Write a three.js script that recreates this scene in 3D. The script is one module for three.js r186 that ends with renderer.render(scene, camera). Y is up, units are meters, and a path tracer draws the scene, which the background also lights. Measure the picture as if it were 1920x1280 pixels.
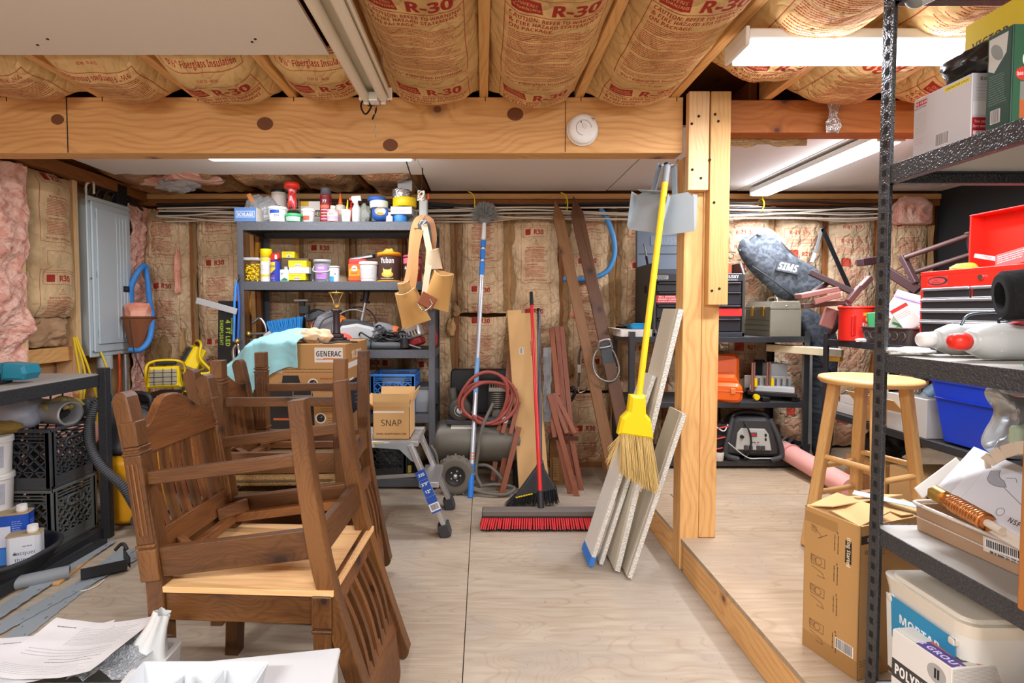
import * as THREE from 'three';
import { RoundedBoxGeometry } from 'three/addons/geometries/RoundedBoxGeometry.js';
import { RectAreaLightUniformsLib } from 'three/addons/lights/RectAreaLightUniformsLib.js';
import { mergeGeometries, toCreasedNormals } from 'three/addons/utils/BufferGeometryUtils.js';
// ---------------------------------------------------------------- camera, lights, exposure
const scene = new THREE.Scene();
scene.background = new THREE.Color(0x000000);
const camera = new THREE.PerspectiveCamera(67.38, 1.5, 0.05, 30);
camera.position.set(0, 1.22, 0);
camera.rotation.x = THREE.MathUtils.degToRad(-2.1);
camera.setViewOffset(1920, 1280, 55, 23, 1920, 1280);
const renderer = new THREE.WebGLRenderer({ antialias: true });
renderer.toneMapping = THREE.LinearToneMapping;
renderer.toneMappingExposure = 5.6;
renderer.shadowMap.enabled = true;
RectAreaLightUniformsLib.init();
const LED = { color: 0xf3f5ff, front: 15, rear: 20, entry: 32, side: 0.8, glow: 0.6 };  // entry: power of the two unseen battens behind the camera
// ---------------------------------------------------------------- helpers
const { PI, sin, cos, abs, sqrt, pow, min, max, floor, round } = Math;
const V = (x, y, z) => new THREE.Vector3(x, y, z);
let seedN = 7;
const rnd = () => { seedN = (seedN * 1664525 + 1013904223) >>> 0; return seedN / 4294967296; };
const rr = (a, b) => a + (b - a) * rnd();
const clamp = (x, a = 0, b = 1) => min(b, max(a, x));
const sm = (a, b, x) => { const t = clamp((x - a) / (b - a)); return t * t * (3 - 2 * t); };
const hash = (x, y, s) => { let h = Math.imul(x, 374761393) + Math.imul(y, 668265263) + Math.imul(s, 1442695041); h = Math.imul(h ^ (h >>> 13), 1274126177); return ((h ^ (h >>> 16)) >>> 0) / 4294967296; };
function vn(x, y, s = 0, px = 4096, py = px) {
const x0 = floor(x), y0 = floor(y); let fx = x - x0, fy = y - y0; fx = fx * fx * (3 - 2 * fx); fy = fy * fy * (3 - 2 * fy);
const m = (a, n) => ((a % n) + n) % n, xa = m(x0, px), xb = m(x0 + 1, px), ya = m(y0, py), yb = m(y0 + 1, py);
const a = hash(xa, ya, s), b = hash(xb, ya, s), c = hash(xa, yb, s), d = hash(xb, yb, s);
return a + (b - a) * fx + (c - a) * fy + (a - b - c + d) * fx * fy;
}
const fbm = (x, y, s, n = 4, px = 4096, py = px) => { let v = 0, a = 0.5, t = 0; for (let i = 0; i < n; i++) { v += a * vn(x, y, s + i, px, py); t += a; a *= 0.5; x *= 2; y *= 2; px *= 2; py *= 2; } return v / t; };
function vn3(x, y, z, s) { const z0 = floor(z), f = z - z0, k = f * f * (3 - 2 * f); return vn(x, y, s + z0 * 17) * (1 - k) + vn(x, y, s + (z0 + 1) * 17) * k; }
const fb3 = (x, y, z, s, n = 3) => { let v = 0, a = 0.5, t = 0; for (let i = 0; i < n; i++) { v += a * vn3(x, y, z, s + i * 101); t += a; a *= 0.5; x *= 2; y *= 2; z *= 2; } return v / t; };
const K = { F: 960, cx: 905, cy: 617, p: 2.1 * PI / 180, h: 1.22 };
function at(px, py, d) {
const u = (px - K.cx) / K.F, v = (K.cy - py) / K.F, y = v * cos(K.p) - sin(K.p), z = -v * sin(K.p) - cos(K.p), k = d / -z;
return V(u * k, K.h + y * k, -d);
}
function onY(px, py, Y = 0) {
const u = (px - K.cx) / K.F, v = (K.cy - py) / K.F, y = v * cos(K.p) - sin(K.p), z = -v * sin(K.p) - cos(K.p), k = (Y - K.h) / y;
return V(u * k, Y, z * k);
}
const XA = (px, d) => at(px, 600, d).x, YA = (py, d) => at(905, py, d).y;
// ------------- geometry
function fin(g) {
if (g.index) g = g.toNonIndexed();
for (const k of Object.keys(g.attributes)) if (!['position', 'normal', 'uv'].includes(k)) g.deleteAttribute(k);
if (!g.attributes.normal) g.computeVertexNormals();
if (!g.attributes.uv) g.setAttribute('uv', new THREE.BufferAttribute(new Float32Array(g.attributes.position.count * 2), 2));
g.morphAttributes = {};
return g;
}
const M = (...gs) => { gs = gs.flat(3).filter(Boolean).map(fin); const o = gs.length === 1 ? gs[0] : mergeGeometries(gs, false); o.clearGroups(); return o; };
function boxUV(g, ax = null) {
g = fin(g); g.computeBoundingBox();
const s = g.boundingBox.getSize(V(0, 0, 0)), L = ax ?? (s.x >= s.y && s.x >= s.z ? 0 : s.y >= s.z ? 1 : 2), p = g.attributes.position, n = g.attributes.normal, uv = g.attributes.uv, ou = rnd() * 3, ov = rnd() * 3;
for (let i = 0; i < p.count; i += 3) {
const a = [0, 0, 0];
for (let k = 0; k < 3; k++) { a[0] += n.getX(i + k); a[1] += n.getY(i + k); a[2] += n.getZ(i + k); }
const m = a.map(abs), D = m[0] >= m[1] && m[0] >= m[2] ? 0 : m[1] >= m[2] ? 1 : 2, o = [0, 1, 2].filter((q) => q !== D);
const U = o.includes(L) ? L : o[0], W = o.find((q) => q !== U);
for (let k = 0; k < 3; k++) uv.setXY(i + k, p.getComponent(i + k, U) + ou, p.getComponent(i + k, W) + ov + D * 0.37);
}
return g;
}
const mv = (g, x = 0, y = 0, z = 0, rx = 0, ry = 0, rz = 0) => { if (rx || ry || rz) g.applyMatrix4(new THREE.Matrix4().makeRotationFromEuler(new THREE.Euler(rx, ry, rz))); return g.translate(x, y, z); };
const sc = (g, x, y, z) => { g.scale(x, y, z); g.deleteAttribute('normal'); g.computeVertexNormals(); return g; };
function bx(w, h, d, x = 0, y = 0, z = 0, r = 0.002, ax = null) {
const R = min(r, w / 2.1, h / 2.1, d / 2.1);
const g = boxUV(R > 0 ? new RoundedBoxGeometry(w, h, d, 1, R) : new THREE.BoxGeometry(w, h, d), ax);
return g.translate(x, y + h / 2, z);
}
const orient = (g, a, b, up = V(0, 1, 0)) => { // geometry made along +z (centre at 0) placed from a to b
const f = b.clone().sub(a).normalize(); if (abs(f.dot(up)) > 0.999) up = V(0, 0, 1);
const x = up.clone().cross(f).normalize(), y = f.clone().cross(x), c = a.clone().add(b).multiplyScalar(0.5);
return g.applyMatrix4(new THREE.Matrix4().makeBasis(x, y, f).setPosition(c));
};
const bar = (a, b, w, h, up, r = 0.002) => orient(bx(w, h, a.distanceTo(b), 0, -h / 2, 0, r, 2), a, b, up);
const cyl = (r1, r2, h, x = 0, y = 0, z = 0, n = 24) => fin(new THREE.CylinderGeometry(r2, r1, h, n)).translate(x, y + h / 2, z);
const rod = (a, b, r, n = 10, r2 = r) => orient(fin(new THREE.CylinderGeometry(r2, r, a.distanceTo(b), n)).rotateX(PI / 2), a, b);
const lat = (pts, n = 28) => fin(new THREE.LatheGeometry(pts.map((q) => new THREE.Vector2(max(q[0], 0.0001), q[1])), n));
const tube = (pts, r, seg = 40, closed = false, n = 7) => fin(new THREE.TubeGeometry(new THREE.CatmullRomCurve3(pts.map((q) => (q.isVector3 ? q : V(...q))), closed), seg, r, n, closed));
const ball = (r, x, y, z, sx = 1, sy = 1, sz = 1, n = 16) => fin(new THREE.SphereGeometry(r, n, n * 0.7 | 0).scale(sx, sy, sz)).translate(x, y, z);
function ext(pts, d, b = 0.002, holes = []) { // outline in x,y extruded along z, centred
const s = new THREE.Shape(pts.map((q) => new THREE.Vector2(q[0], q[1])));
for (const h of holes) s.holes.push(new THREE.Path(h.map((q) => new THREE.Vector2(q[0], q[1]))));
return fin(new THREE.ExtrudeGeometry(s, { depth: max(d - 2 * b, 0.0004), bevelEnabled: b > 0, bevelSize: b, bevelThickness: b, bevelSegments: 1, bevelOffset: -b, curveSegments: 8 })).translate(0, 0, -max(d - 2 * b, 0.0004) / 2);
}
const oval = (rx, ry, n = 28, x = 0, y = 0) => Array.from({ length: n }, (_, i) => [x + rx * cos(i / n * 2 * PI), y + ry * sin(i / n * 2 * PI)]);
const rrect = (w, h, r, x = 0, y = 0, n = 5) => { const o = []; for (let c = 0; c < 4; c++) for (let i = 0; i <= n; i++) { const a = (c + i / n) * PI / 2; o.push([x + [1, -1, -1, 1][c] * (w / 2 - r) + r * cos(a), y + [1, 1, -1, -1][c] * (h / 2 - r) + r * sin(a)]); } return o; };
function shell(fn, nu, nv, t = 0.003, su = 1, sv = 1) {
const g0 = new THREE.PlaneGeometry(1, 1, nu, nv), p = g0.attributes.position, uv = g0.attributes.uv;
for (let i = 0; i < p.count; i++) { const q = fn(uv.getX(i), uv.getY(i)); p.setXYZ(i, q[0], q[1], q[2]); uv.setXY(i, uv.getX(i) * su, uv.getY(i) * sv); }
g0.computeVertexNormals();
if (!t) return fin(g0);
const b = g0.clone(), bp = b.attributes.position, n = g0.attributes.normal;
for (let i = 0; i < p.count; i++) bp.setXYZ(i, p.getX(i) - n.getX(i) * t, p.getY(i) - n.getY(i) * t, p.getZ(i) - n.getZ(i) * t);
const idx = Array.from(b.index.array); for (let i = 0; i < idx.length; i += 3) [idx[i], idx[i + 1]] = [idx[i + 1], idx[i]];
b.setIndex(idx); b.computeVertexNormals();
const W = nu + 1, rim = [], edge = []; // border loop
for (let i = 0; i < nu; i++) edge.push([i, i + 1], [nv * W + i + 1, nv * W + i]);
for (let j = 0; j < nv; j++) edge.push([(j + 1) * W, j * W], [j * W + nu, (j + 1) * W + nu]);
const P = [], U = [], q = (a, i) => P.push(a.getX(i), a.getY(i), a.getZ(i)), w = (i) => U.push(uv.getX(i), uv.getY(i));
for (const [i, j] of edge) { q(p, i); q(bp, j); q(p, j); q(p, i); q(bp, i); q(bp, j); [i, j, j, i, i, j].forEach(w); }
const e = new THREE.BufferGeometry(); e.setAttribute('position', new THREE.Float32BufferAttribute(P, 3)); e.setAttribute('uv', new THREE.Float32BufferAttribute(U, 2)); e.computeVertexNormals();
return M(g0, b, e);
}
function lump(w, h, d, s = 1, amp = 0.25, fr = 2, det = 4, flatBase = true) {
const g = fin(new THREE.IcosahedronGeometry(0.5, det * 2)), p = g.attributes.position, uv = g.attributes.uv;
for (let i = 0; i < p.count; i++) {
const x = p.getX(i), y = p.getY(i), z = p.getZ(i), k = 1 + amp * (fb3(x * fr + 9, y * fr + 5, z * fr + 7, s, 4) - 0.5) * 2;
let yy = y * k * h; if (flatBase) yy = max(yy, -h * 0.36);
p.setXYZ(i, x * k * w, yy + (flatBase ? h * 0.36 : 0), z * k * d); uv.setXY(i, (x + z) * w, y * h);
}
g.deleteAttribute('normal'); g.computeVertexNormals();
return toCreasedNormals(g, 1.1);
}
function tubGeo(w0, d0, w1, d1, h, r, t = 0.003, floorT = 0.004) {
const ring = (w, d, y, q) => rrect(w, d, min(q, w / 2.05, d / 2.05), 0, 0, 6).map(([x, z]) => [x, y, z]);
const rs = [ring(0.01, 0.01, 0, 0.004), ring(w0, d0, 0, r), ring(w1, d1, h, r), ring(w1 - 2 * t, d1 - 2 * t, h, r - t), ring(w0 - 2 * t, d0 - 2 * t, floorT, r - t), ring(0.01, 0.01, floorT, 0.004)], P = [];
for (let k = 0; k + 1 < rs.length; k++) for (let i = 0; i < rs[k].length; i++) { const j = (i + 1) % rs[k].length, a = rs[k][i], b = rs[k][j], c = rs[k + 1][i], e = rs[k + 1][j]; P.push(...a, ...c, ...b, ...b, ...c, ...e); }
const g = new THREE.BufferGeometry(); g.setAttribute('position', new THREE.Float32BufferAttribute(P, 3)); g.computeVertexNormals();
return fin(toCreasedNormals(fin(g), 0.7));
}
// ------------- textures and materials
function dtex(w, h, fn, sizeX, sizeY, srgb = true) {
const d = new Uint8Array(w * h * 4);
for (let y = 0; y < h; y++) for (let x = 0; x < w; x++) { const c = fn(x / w, y / h), o = (y * w + x) * 4; d[o] = clamp(c[0], 0, 255); d[o + 1] = clamp(c[1], 0, 255); d[o + 2] = clamp(c[2], 0, 255); d[o + 3] = 255; }
const t = new THREE.DataTexture(d, w, h); t.wrapS = t.wrapT = THREE.RepeatWrapping; t.magFilter = THREE.LinearFilter; t.minFilter = THREE.LinearMipmapLinearFilter; t.generateMipmaps = true;
if (srgb) t.colorSpace = THREE.SRGBColorSpace; t.repeat.set(1 / sizeX, 1 / sizeY); t.needsUpdate = true; return t;
}
const mix3 = (a, b, k) => [a[0] + (b[0] - a[0]) * k, a[1] + (b[1] - a[1]) * k, a[2] + (b[2] - a[2]) * k];
const std = (color, roughness = 0.7, metalness = 0, o = {}) => new THREE.MeshStandardMaterial({ color, roughness, metalness, ...o });
const phy = (color, roughness, o = {}) => new THREE.MeshPhysicalMaterial({ color, roughness, ...o });
function woodTex(w, h, sx, sy, pal, { knots = 0, rings = 26, seed = 1, wob = 1, streak = 0.25, contrast = 0.3 } = {}) {
const kn = Array.from({ length: knots }, (_, i) => [hash(i, 1, seed), 0.15 + 0.7 * hash(i, 2, seed), 0.011 + 0.012 * hash(i, 3, seed)]);
return dtex(w, h, (u, v) => {
let warp = (fbm(u * 5, v * 3, seed, 3, 5, 3) - 0.5) * 0.34 * wob, dark = 0;
for (const [ku, kv, kr] of kn) {
let dx = abs(u - ku); dx = min(dx, 1 - dx); const dy = v - kv, X = dx * sx, Y = dy * sy, r = sqrt(X * X + Y * Y * 1.6);
warp += 0.09 * Math.exp(-r * r / (kr * kr * 18)) * (dy > 0 ? 1 : -1); dark = max(dark, sm(kr * 1.5, kr * 0.7, r) * 0.85, 0.35 * sm(kr * 3.5, kr, r));
}
const k = v + warp, ring = 0.5 + 0.5 * sin(k * rings * 2 * PI), line = pow(ring, 3), fine = vn(u * 40, v * 160, seed + 5, 40, 160), tone = fbm(u * 3, v * 4, seed + 9, 3, 3, 4), lo = fbm(u * 14, v * 60, seed + 14, 2, 14, 60);
let c = mix3(pal[0], pal[1], clamp(line * contrast + streak * (tone * 1.6 - 0.4) + 0.22 * (fine - 0.5) + 0.34 * (lo - 0.5)));
return mix3(c, pal[2], dark);
}, sx, sy);
}
const firT = woodTex(1024, 512, 2.4, 0.7, [[228, 178, 112], [188, 128, 70], [100, 60, 38]], { knots: 7, rings: 22, seed: 3 });
const pineT = woodTex(1024, 256, 2.2, 0.4, [[232, 196, 146], [206, 156, 100], [120, 78, 48]], { knots: 4, rings: 18, seed: 11 });
const chairT = woodTex(1024, 512, 1.1, 0.35, [[148, 104, 60], [88, 56, 30], [50, 30, 18]], { knots: 3, rings: 34, seed: 21, wob: 1.6, streak: 0.9, contrast: 0.22 });
const maplT = woodTex(512, 256, 1.0, 0.3, [[226, 182, 118], [206, 156, 92], [180, 130, 80]], { knots: 0, rings: 18, seed: 31 });
const redwT = woodTex(512, 256, 1.0, 0.25, [[150, 88, 60], [104, 54, 36], [70, 36, 26]], { knots: 0, rings: 20, seed: 41 });
const plyT = dtex(1536, 1536, (u, v) => {
const f = fbm(u * 12, v * 3 + 0.9 * vn(u * 6, v * 6, 63, 6), 61, 3, 12, 3), L = abs(((f * 19) % 1) - 0.5) * 2, line = 0.75 * sm(0.7, 1.0, L), fine = vn(u * 190, v * 24, 64, 190, 24), big = fbm(u * 4, v * 4, 66, 4, 4), sp = vn(u * 300, v * 300, 67, 300);
let c = mix3([210, 192, 168], [182, 158, 130], 0.5 * line + 0.55 * (fine - 0.42) + 0.35 * (big - 0.5));
c = mix3(c, [188, 176, 162], sm(0.5, 0.72, fbm(u * 6 + 3, v * 6, 69, 4, 6)) * 0.5); return sp > 0.955 ? mix3(c, [150, 122, 96], 0.4) : c;
}, 2.44, 2.44);
const fibreT = dtex(512, 512, (u, v) => { const a = fbm(u * 10, v * 10, 71, 5, 10), b = vn(u * 90, v * 90, 77, 90); return mix3([248, 204, 184], [224, 154, 134], clamp(sm(0.3, 0.75, a) * 0.8 + (b - 0.5) * 0.35)); }, 0.5, 0.5);
const noiseB = dtex(256, 256, (u, v) => { const a = 255 * sm(0.25, 0.75, fbm(u * 48, v * 48, 81, 2, 48)); return [a, a, a]; }, 0.16, 0.16, false);
const wearB = dtex(512, 512, (u, v) => { const a = 255 * fbm(u * 8, v * 8, 85, 5, 8); return [a, a, a]; }, 0.8, 0.8, false);
const creaseB = dtex(512, 512, (u, v) => { const q = fbm(u * 5, v * 5, 91, 4, 5), a = abs(fbm(u * 6 + q * 1.2, v * 6 + q, 93, 3, 6) - 0.5) * 2, b = abs(fbm(u * 13, v * 4, 95, 2, 13, 4) - 0.5) * 2; const k = 255 * clamp(0.75 * pow(a, 0.6) + 0.25 * b); return [k, k, k]; }, 0.5, 0.5, false);
const rep = (t, x, y) => { const c = t.clone(); c.repeat.set(x, y); c.needsUpdate = true; return c; };
const wood = (map, color = 0xffffff, roughness = 0.62, o = {}) => std(color, roughness, 0, { map, ...o });
const MT = {
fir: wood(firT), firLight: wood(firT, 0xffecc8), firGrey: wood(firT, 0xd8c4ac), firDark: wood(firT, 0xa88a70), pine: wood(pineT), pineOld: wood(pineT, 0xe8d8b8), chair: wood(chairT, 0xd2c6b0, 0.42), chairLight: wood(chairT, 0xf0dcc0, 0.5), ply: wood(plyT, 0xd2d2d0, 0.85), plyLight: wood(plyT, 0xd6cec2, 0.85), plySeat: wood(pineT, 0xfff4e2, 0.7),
maple: wood(maplT, 0xffffff, 0.4), redwood: wood(redwT, 0xffffff, 0.5), redDark: wood(redwT, 0x8a6a64, 0.5), redPale: wood(redwT, 0xf6c8b8, 0.5), skiDark: wood(pineT, 0x6a5446, 0.5), skiOld: wood(pineT, 0x96806a, 0.55),
sheath: wood(pineT, 0x9a7a58, 0.9), dark: std(0x141312, 0.9), drywall: std(0xebe9e6, 0.95), drywallWarm: std(0xe6dfd2, 0.95), fibre: wood(fibreT, 0xffffff, 1, { bumpMap: rep(wearB, 3, 3), bumpScale: 0.02 }), fibrePale: wood(fibreT, 0xffe8dc, 1), fibreOld: wood(fibreT, 0xe0a890, 1),
hammer: std(0x505255, 0.36, 0.55, { bumpMap: noiseB, bumpScale: 0.0012 }), hammerDull: std(0x343537, 0.55, 0.4, { bumpMap: noiseB, bumpScale: 0.0008 }), deck: std(0x9a968e, 0.75, 0.1, { bumpMap: wearB, bumpScale: 0.001 }), deckDark: std(0x3a3937, 0.7, 0.1), gun: std(0x4a4c50, 0.4, 0.6), gunDark: std(0x2c2d30, 0.45, 0.5),
black: std(0x161617, 0.5), blackMatte: std(0x1c1b1a, 0.85), rubber: std(0x242322, 0.8), charcoal: std(0x3a3b3d, 0.6), grey: std(0x84888a, 0.6), greyDark: std(0x55585a, 0.6), greyLight: std(0xb8bcbc, 0.55), white: std(0xeeece6, 0.5), whiteMatte: std(0xe6e2d8, 0.85), offwhite: std(0xd8d0bf, 0.7), cream: std(0xe8dcc0, 0.6),
red: std(0xc8201c, 0.38), redBright: std(0xe8301f, 0.35), redDeep: std(0x8c1c1c, 0.5), orange: std(0xf07018, 0.45), yellow: std(0xf2d20a, 0.45), yellowDeep: std(0xe2a010, 0.45), blue: std(0x1f46d8, 0.4), blueSky: std(0x3f8edb, 0.5), blueMid: std(0x2f63bd, 0.5), teal: std(0x1d7f95, 0.42), green: std(0x2f9a5a, 0.5), purple: std(0xa56cc4, 0.5), pink: std(0xe8a79c, 0.8),
steel: std(0xb9bcbe, 0.28, 0.9), alu: std(0xc9cac8, 0.38, 0.8), galv: std(0xa4aeb2, 0.5, 0.3, { bumpMap: wearB, bumpScale: 0.0006 }), brass: std(0xc9a24a, 0.35, 0.85), copper: std(0xd08a52, 0.3, 0.85), foil: std(0xdcdcd8, 0.22, 0.85, { bumpMap: creaseB, bumpScale: 0.006 }), panel: std(0xc4d2d6, 0.45, 0.15),
card: std(0xb98a52, 0.88), cardPale: std(0xd0a870, 0.88), cardDark: std(0x8e6639, 0.9), kraftEdge: std(0xc09a66, 0.9), leather: std(0xd6a068, 0.75), suede: std(0xc89a58, 0.95), suedePale: std(0xe6d2b0, 0.9), leatherDark: std(0x8c4a24, 0.6), cloth: std(0x9ad0d4, 0.95), rag: std(0xd6bd98, 0.95), canvas: std(0x8e949c, 0.95, 0, { bumpMap: rep(creaseB, 4, 4), bumpScale: 0.004 }),
clear: phy(0xffffff, 0.06, { transmission: 1, thickness: 0, ior: 1.3 }), milky: phy(0xeef0ec, 0.35, { transmission: 0.35, thickness: 0 }), film: phy(0xdfe4e6, 0.18, { transmission: 0.55, thickness: 0, bumpMap: rep(creaseB, 4, 4), bumpScale: 0.01 }), glass: phy(0xffffff, 0.05, { transmission: 1, thickness: 0 }),
straw: std(0xe0c27c, 0.85), bristleBlack: std(0x1f2022, 0.7), bristleRed: std(0xd83a3e, 0.7), paper: std(0xf0eee8, 0.9), wireWhite: std(0xd8cfbd, 0.6), wireBlack: std(0x23211f, 0.55), wireYellow: std(0xe8c81c, 0.5), weave: std(0x9a7848, 0.95, 0, { bumpMap: rep(noiseB, 5, 5), bumpScale: 0.003 }), chrome: std(0xd4d6d8, 0.12, 1),
};
const ATL = [];
function atlasPage() { const c = document.createElement('canvas'); c.width = c.height = 2048; const t = new THREE.CanvasTexture(c); t.colorSpace = THREE.SRGBColorSpace; t.anisotropy = 8; const p = { c, g: c.getContext('2d'), x: 0, y: 0, row: 0, mat: std(0xffffff, 0.62, 0, { map: t }) }; ATL.push(p); return p; }
let page = atlasPage();
function reserve(w, h, ppm, draw) {
const W = max(6, min(1000, round(w * ppm))), H = max(6, min(1000, round(h * ppm)));
if (page.x + W + 4 > 2048) { page.x = 0; page.y += page.row + 4; page.row = 0; }
if (page.y + H + 4 > 2048) page = atlasPage();
const { g, x, y } = page; g.save(); g.translate(x + 2, y + 2); g.beginPath(); g.rect(-2, -2, W + 4, H + 4); g.clip(); g.textBaseline = 'middle'; g.textAlign = 'center'; draw(g, W, H); g.restore();
page.x += W + 4; page.row = max(page.row, H + 4);
return { m: page.mat, u0: (x + 2.5) / 2048, u1: (x + 1.5 + W) / 2048, v1: 1 - (y + 2.5) / 2048, v0: 1 - (y + 1.5 + H) / 2048 };
}
function mapUV(g, A) { const uv = g.attributes.uv; for (let i = 0; i < uv.count; i++) uv.setXY(i, A.u0 + (A.u1 - A.u0) * uv.getX(i), A.v0 + (A.v1 - A.v0) * uv.getY(i)); return g; }
const pr = (w, h, draw, ppm = 900) => { const A = reserve(w, h, ppm, draw); return { g: mapUV(fin(new THREE.PlaneGeometry(w, h)), A), m: A.m }; };
const prCyl = (r1, r2, h, a0, a1, draw, ppm = 900) => { const A = reserve((a1 - a0) * r1, h, ppm, draw), g = fin(new THREE.CylinderGeometry(r2, r1, h, 20, 1, true, a0, a1 - a0)); return { g: mapUV(g, A), m: A.m }; };
const fillc = (g, W, H, c) => { g.fillStyle = c; g.fillRect(-2, -2, W + 4, H + 4); };
const txt = (g, s, x, y, size, c, o = {}) => { g.save(); g.translate(x, y); if (o.rot) g.rotate(o.rot); g.fillStyle = c; g.textAlign = o.al ?? 'center'; g.font = (o.w ?? 'bold ') + round(size * 10) / 10 + 'px ' + (o.f ?? 'sans-serif'); g.fillText(s, 0, 0, o.max); g.restore(); };
const lines = (g, x, y, w, n, step, c, th = 1) => { g.fillStyle = c; for (let i = 0; i < n; i++) { let q = x; const e = x + w * (0.8 + 0.2 * hash(i, n, 5)); while (q < e) { const L = 3 + 10 * hash(q | 0, i, 8); g.fillRect(q, y + i * step, min(L, e - q), th); q += L + 2; } } };
const barcode = (g, x, y, w, h) => { g.fillStyle = '#f4f2ee'; g.fillRect(x, y, w, h); g.fillStyle = '#222'; let q = x + 3; while (q < x + w - 4) { const L = 1 + 2 * hash(q | 0, 3, 4); g.fillRect(q, y + 2, L, h - 5); q += L + 1.5 + hash(q | 0, 5, 6); } };
// ------------- naming
const used = new Map();
function numbered(n) { const k = used.get(n) ?? 0; used.set(n, k + 1); return k ? n + '_' + String(k).padStart(3, '0') : n; }
function thing(name, label, category, p = [0, 0, 0], turn = 0, group) {
const o = new THREE.Group(); o.name = numbered(name); scene.add(o);
if (p.isVector3) o.position.copy(p); else o.position.set(...p);
o.rotation.y = turn; o.userData = { label, category }; if (group) o.userData.group = group; return o;
}
function part(name, geo, m, parent, o = {}) {
const g = Array.isArray(geo) ? M(geo) : fin(geo), e = new THREE.Mesh(g, m); e.name = name; e.castShadow = e.receiveShadow = true; parent.add(e);
if (o.label) e.userData.label = o.label; if (o.kind) e.userData.kind = o.kind; return e;
}
const decal = (p, parent, x, y, z, ry = 0, rx = 0, rz = 0, name = 'printed_label') => { const e = part(name, p.g, p.m, parent); e.position.set(x, y, z); e.rotation.set(rx, ry, rz, 'YXZ'); return e; };
function struct(name, geo, m) { const e = part(name, geo, m, scene); e.userData.kind = 'structure'; return e; }
function room(name) { const o = new THREE.Group(); o.name = name; o.userData.kind = 'structure'; scene.add(o); return o; }
function solo(name, label, category, geo, m, p = [0, 0, 0], turn = 0, group) { // a thing that is one mesh
const e = part(numbered(name), geo, m, scene); if (p.isVector3) e.position.copy(p); else e.position.set(...p); e.rotation.y = turn; e.userData = { label, category }; if (group) e.userData.group = group; return e;
}
function copyOf(src, label, p, turn) { const c = src.clone(); c.name = numbered(src.name.replace(/_\d{3}$/, '')); c.userData = { ...src.userData, label }; scene.add(c); if (p) (p.isVector3 ? c.position.copy(p) : c.position.set(...p)); if (turn !== undefined) c.rotation.y = turn; return c; }
function batten(label, p, len, alongZ, power, w = 0.12, side = 1) {
const t = thing('led_batten', label, 'ceiling light', p, alongZ ? PI / 2 : 0);
part('housing', bx(len, 0.035, w, 0, 0.022, 0, 0.008), MT.white, t);
for (const s of [-1, 1]) part('end_cap', bx(0.014, 0.062, w + 0.006, s * (len / 2 + 0.006), 0, 0, 0.004), MT.whiteMatte, t);
part('diffuser', bx(len - 0.02, 0.026, w - 0.004, 0, -0.004, 0, 0.008), std(0xffffff, 0.5, 0, { emissive: 0xf4f8ff, emissiveIntensity: LED.glow }), t);
const L = new THREE.RectAreaLight(LED.color, power, len - 0.03, w - 0.03); L.position.set(0, -0.007, 0); L.rotation.x = -PI / 2; t.add(L); L.name = 'lamp_light'; L.castShadow = true;
for (const s of [-1, 1]) { const q = new THREE.RectAreaLight(LED.color, power * LED.side * side, len - 0.03, 0.022); q.position.set(0, 0.006, s * (w / 2 + 0.004)); q.rotation.y = s > 0 ? PI : 0; q.name = 'batten_side_light'; t.add(q); }  // side lamps placed to brighten the ceiling and the beam face
return t;
}
// ---------------------------------------------------------------- the room
const XL = -2.62, XR = 3.48, ZB = -3.95, ZF = 2.6, YC = 2.2;
{ // floor: plywood sheets with open seams
const fl = room('floor');
part('slab', bx(6.6, 0.1, 7.2, 0.4, -0.121, -0.75, 0), MT.dark, fl);
const xs = [-2.74, -2.507, -1.287, -0.067, 0.985];
xs.slice(0, -1).forEach((x, i) => {
const zs = i === 3 ? [-4.08, -1.6, 0.84, 2.6] : i === 2 ? [-4.08, -2.77, -0.33, 2.11, 2.6] : [-4.08, -3.2, -0.9, 1.5, 2.6];
for (let k = 0; k + 1 < zs.length; k++) part('plywood_sheet', bx(xs[i + 1] - x - 0.003, 0.02, zs[k + 1] - zs[k] - 0.003, (x + xs[i + 1]) / 2, -0.02, (zs[k] + zs[k + 1]) / 2, 0.0015, 2), MT.ply, fl);
});
const pf = room('floor_platform');
const px = [0.93, 2.15, 3.5], pz = [-4.06, -2.95, -0.5, 1.9];
for (let i = 0; i < 2; i++) for (let k = 0; k < 3; k++) {
const x0 = px[i], x1 = px[i + 1], z0 = pz[k] - (i ? 0.6 * (k === 1) : 0), z1 = pz[k + 1] - (i ? 0.6 * (k === 0) : 0);
if (i === 0 && k === 1) { part('plywood_sheet', bx(x1 - x0 - 0.003, 0.018, 1.948, (x0 + x1) / 2, 0.132, -1.475, 0.0015, 2), MT.plyLight, pf); part('plywood_sheet', bx(x1 - x0 - 0.003 - 0.165, 0.018, 0.495, (x0 + x1) / 2 + 0.083, 0.132, -2.7, 0.0015, 2), MT.plyLight, pf); part('plywood_sheet', bx(0.16, 0.018, 0.488, 1.012, 0.132, -2.705, 0.0015, 2), MT.plyLight, pf); continue; }
part('plywood_sheet', bx(x1 - x0 - 0.003, 0.018, z1 - z0 - 0.003, (x0 + x1) / 2, 0.132, (z0 + z1) / 2, 0.0015, 2), MT.plyLight, pf);
}
part('rim_board', bx(0.038, 0.131, 2.34 + 1.9, 0.95, 0, -0.22, 0.003), MT.fir, pf);
part('rim_board', bx(0.038, 0.131, 1.55, 0.95, 0, -3.245, 0.003), MT.fir, pf);
for (const x of [1.36, 1.77, 2.18, 2.6, 3.0, 3.4]) part('platform_joist', bx(0.038, 0.131, 5.9, x, 0, -1.1, 0), MT.fir, pf);
}
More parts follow.
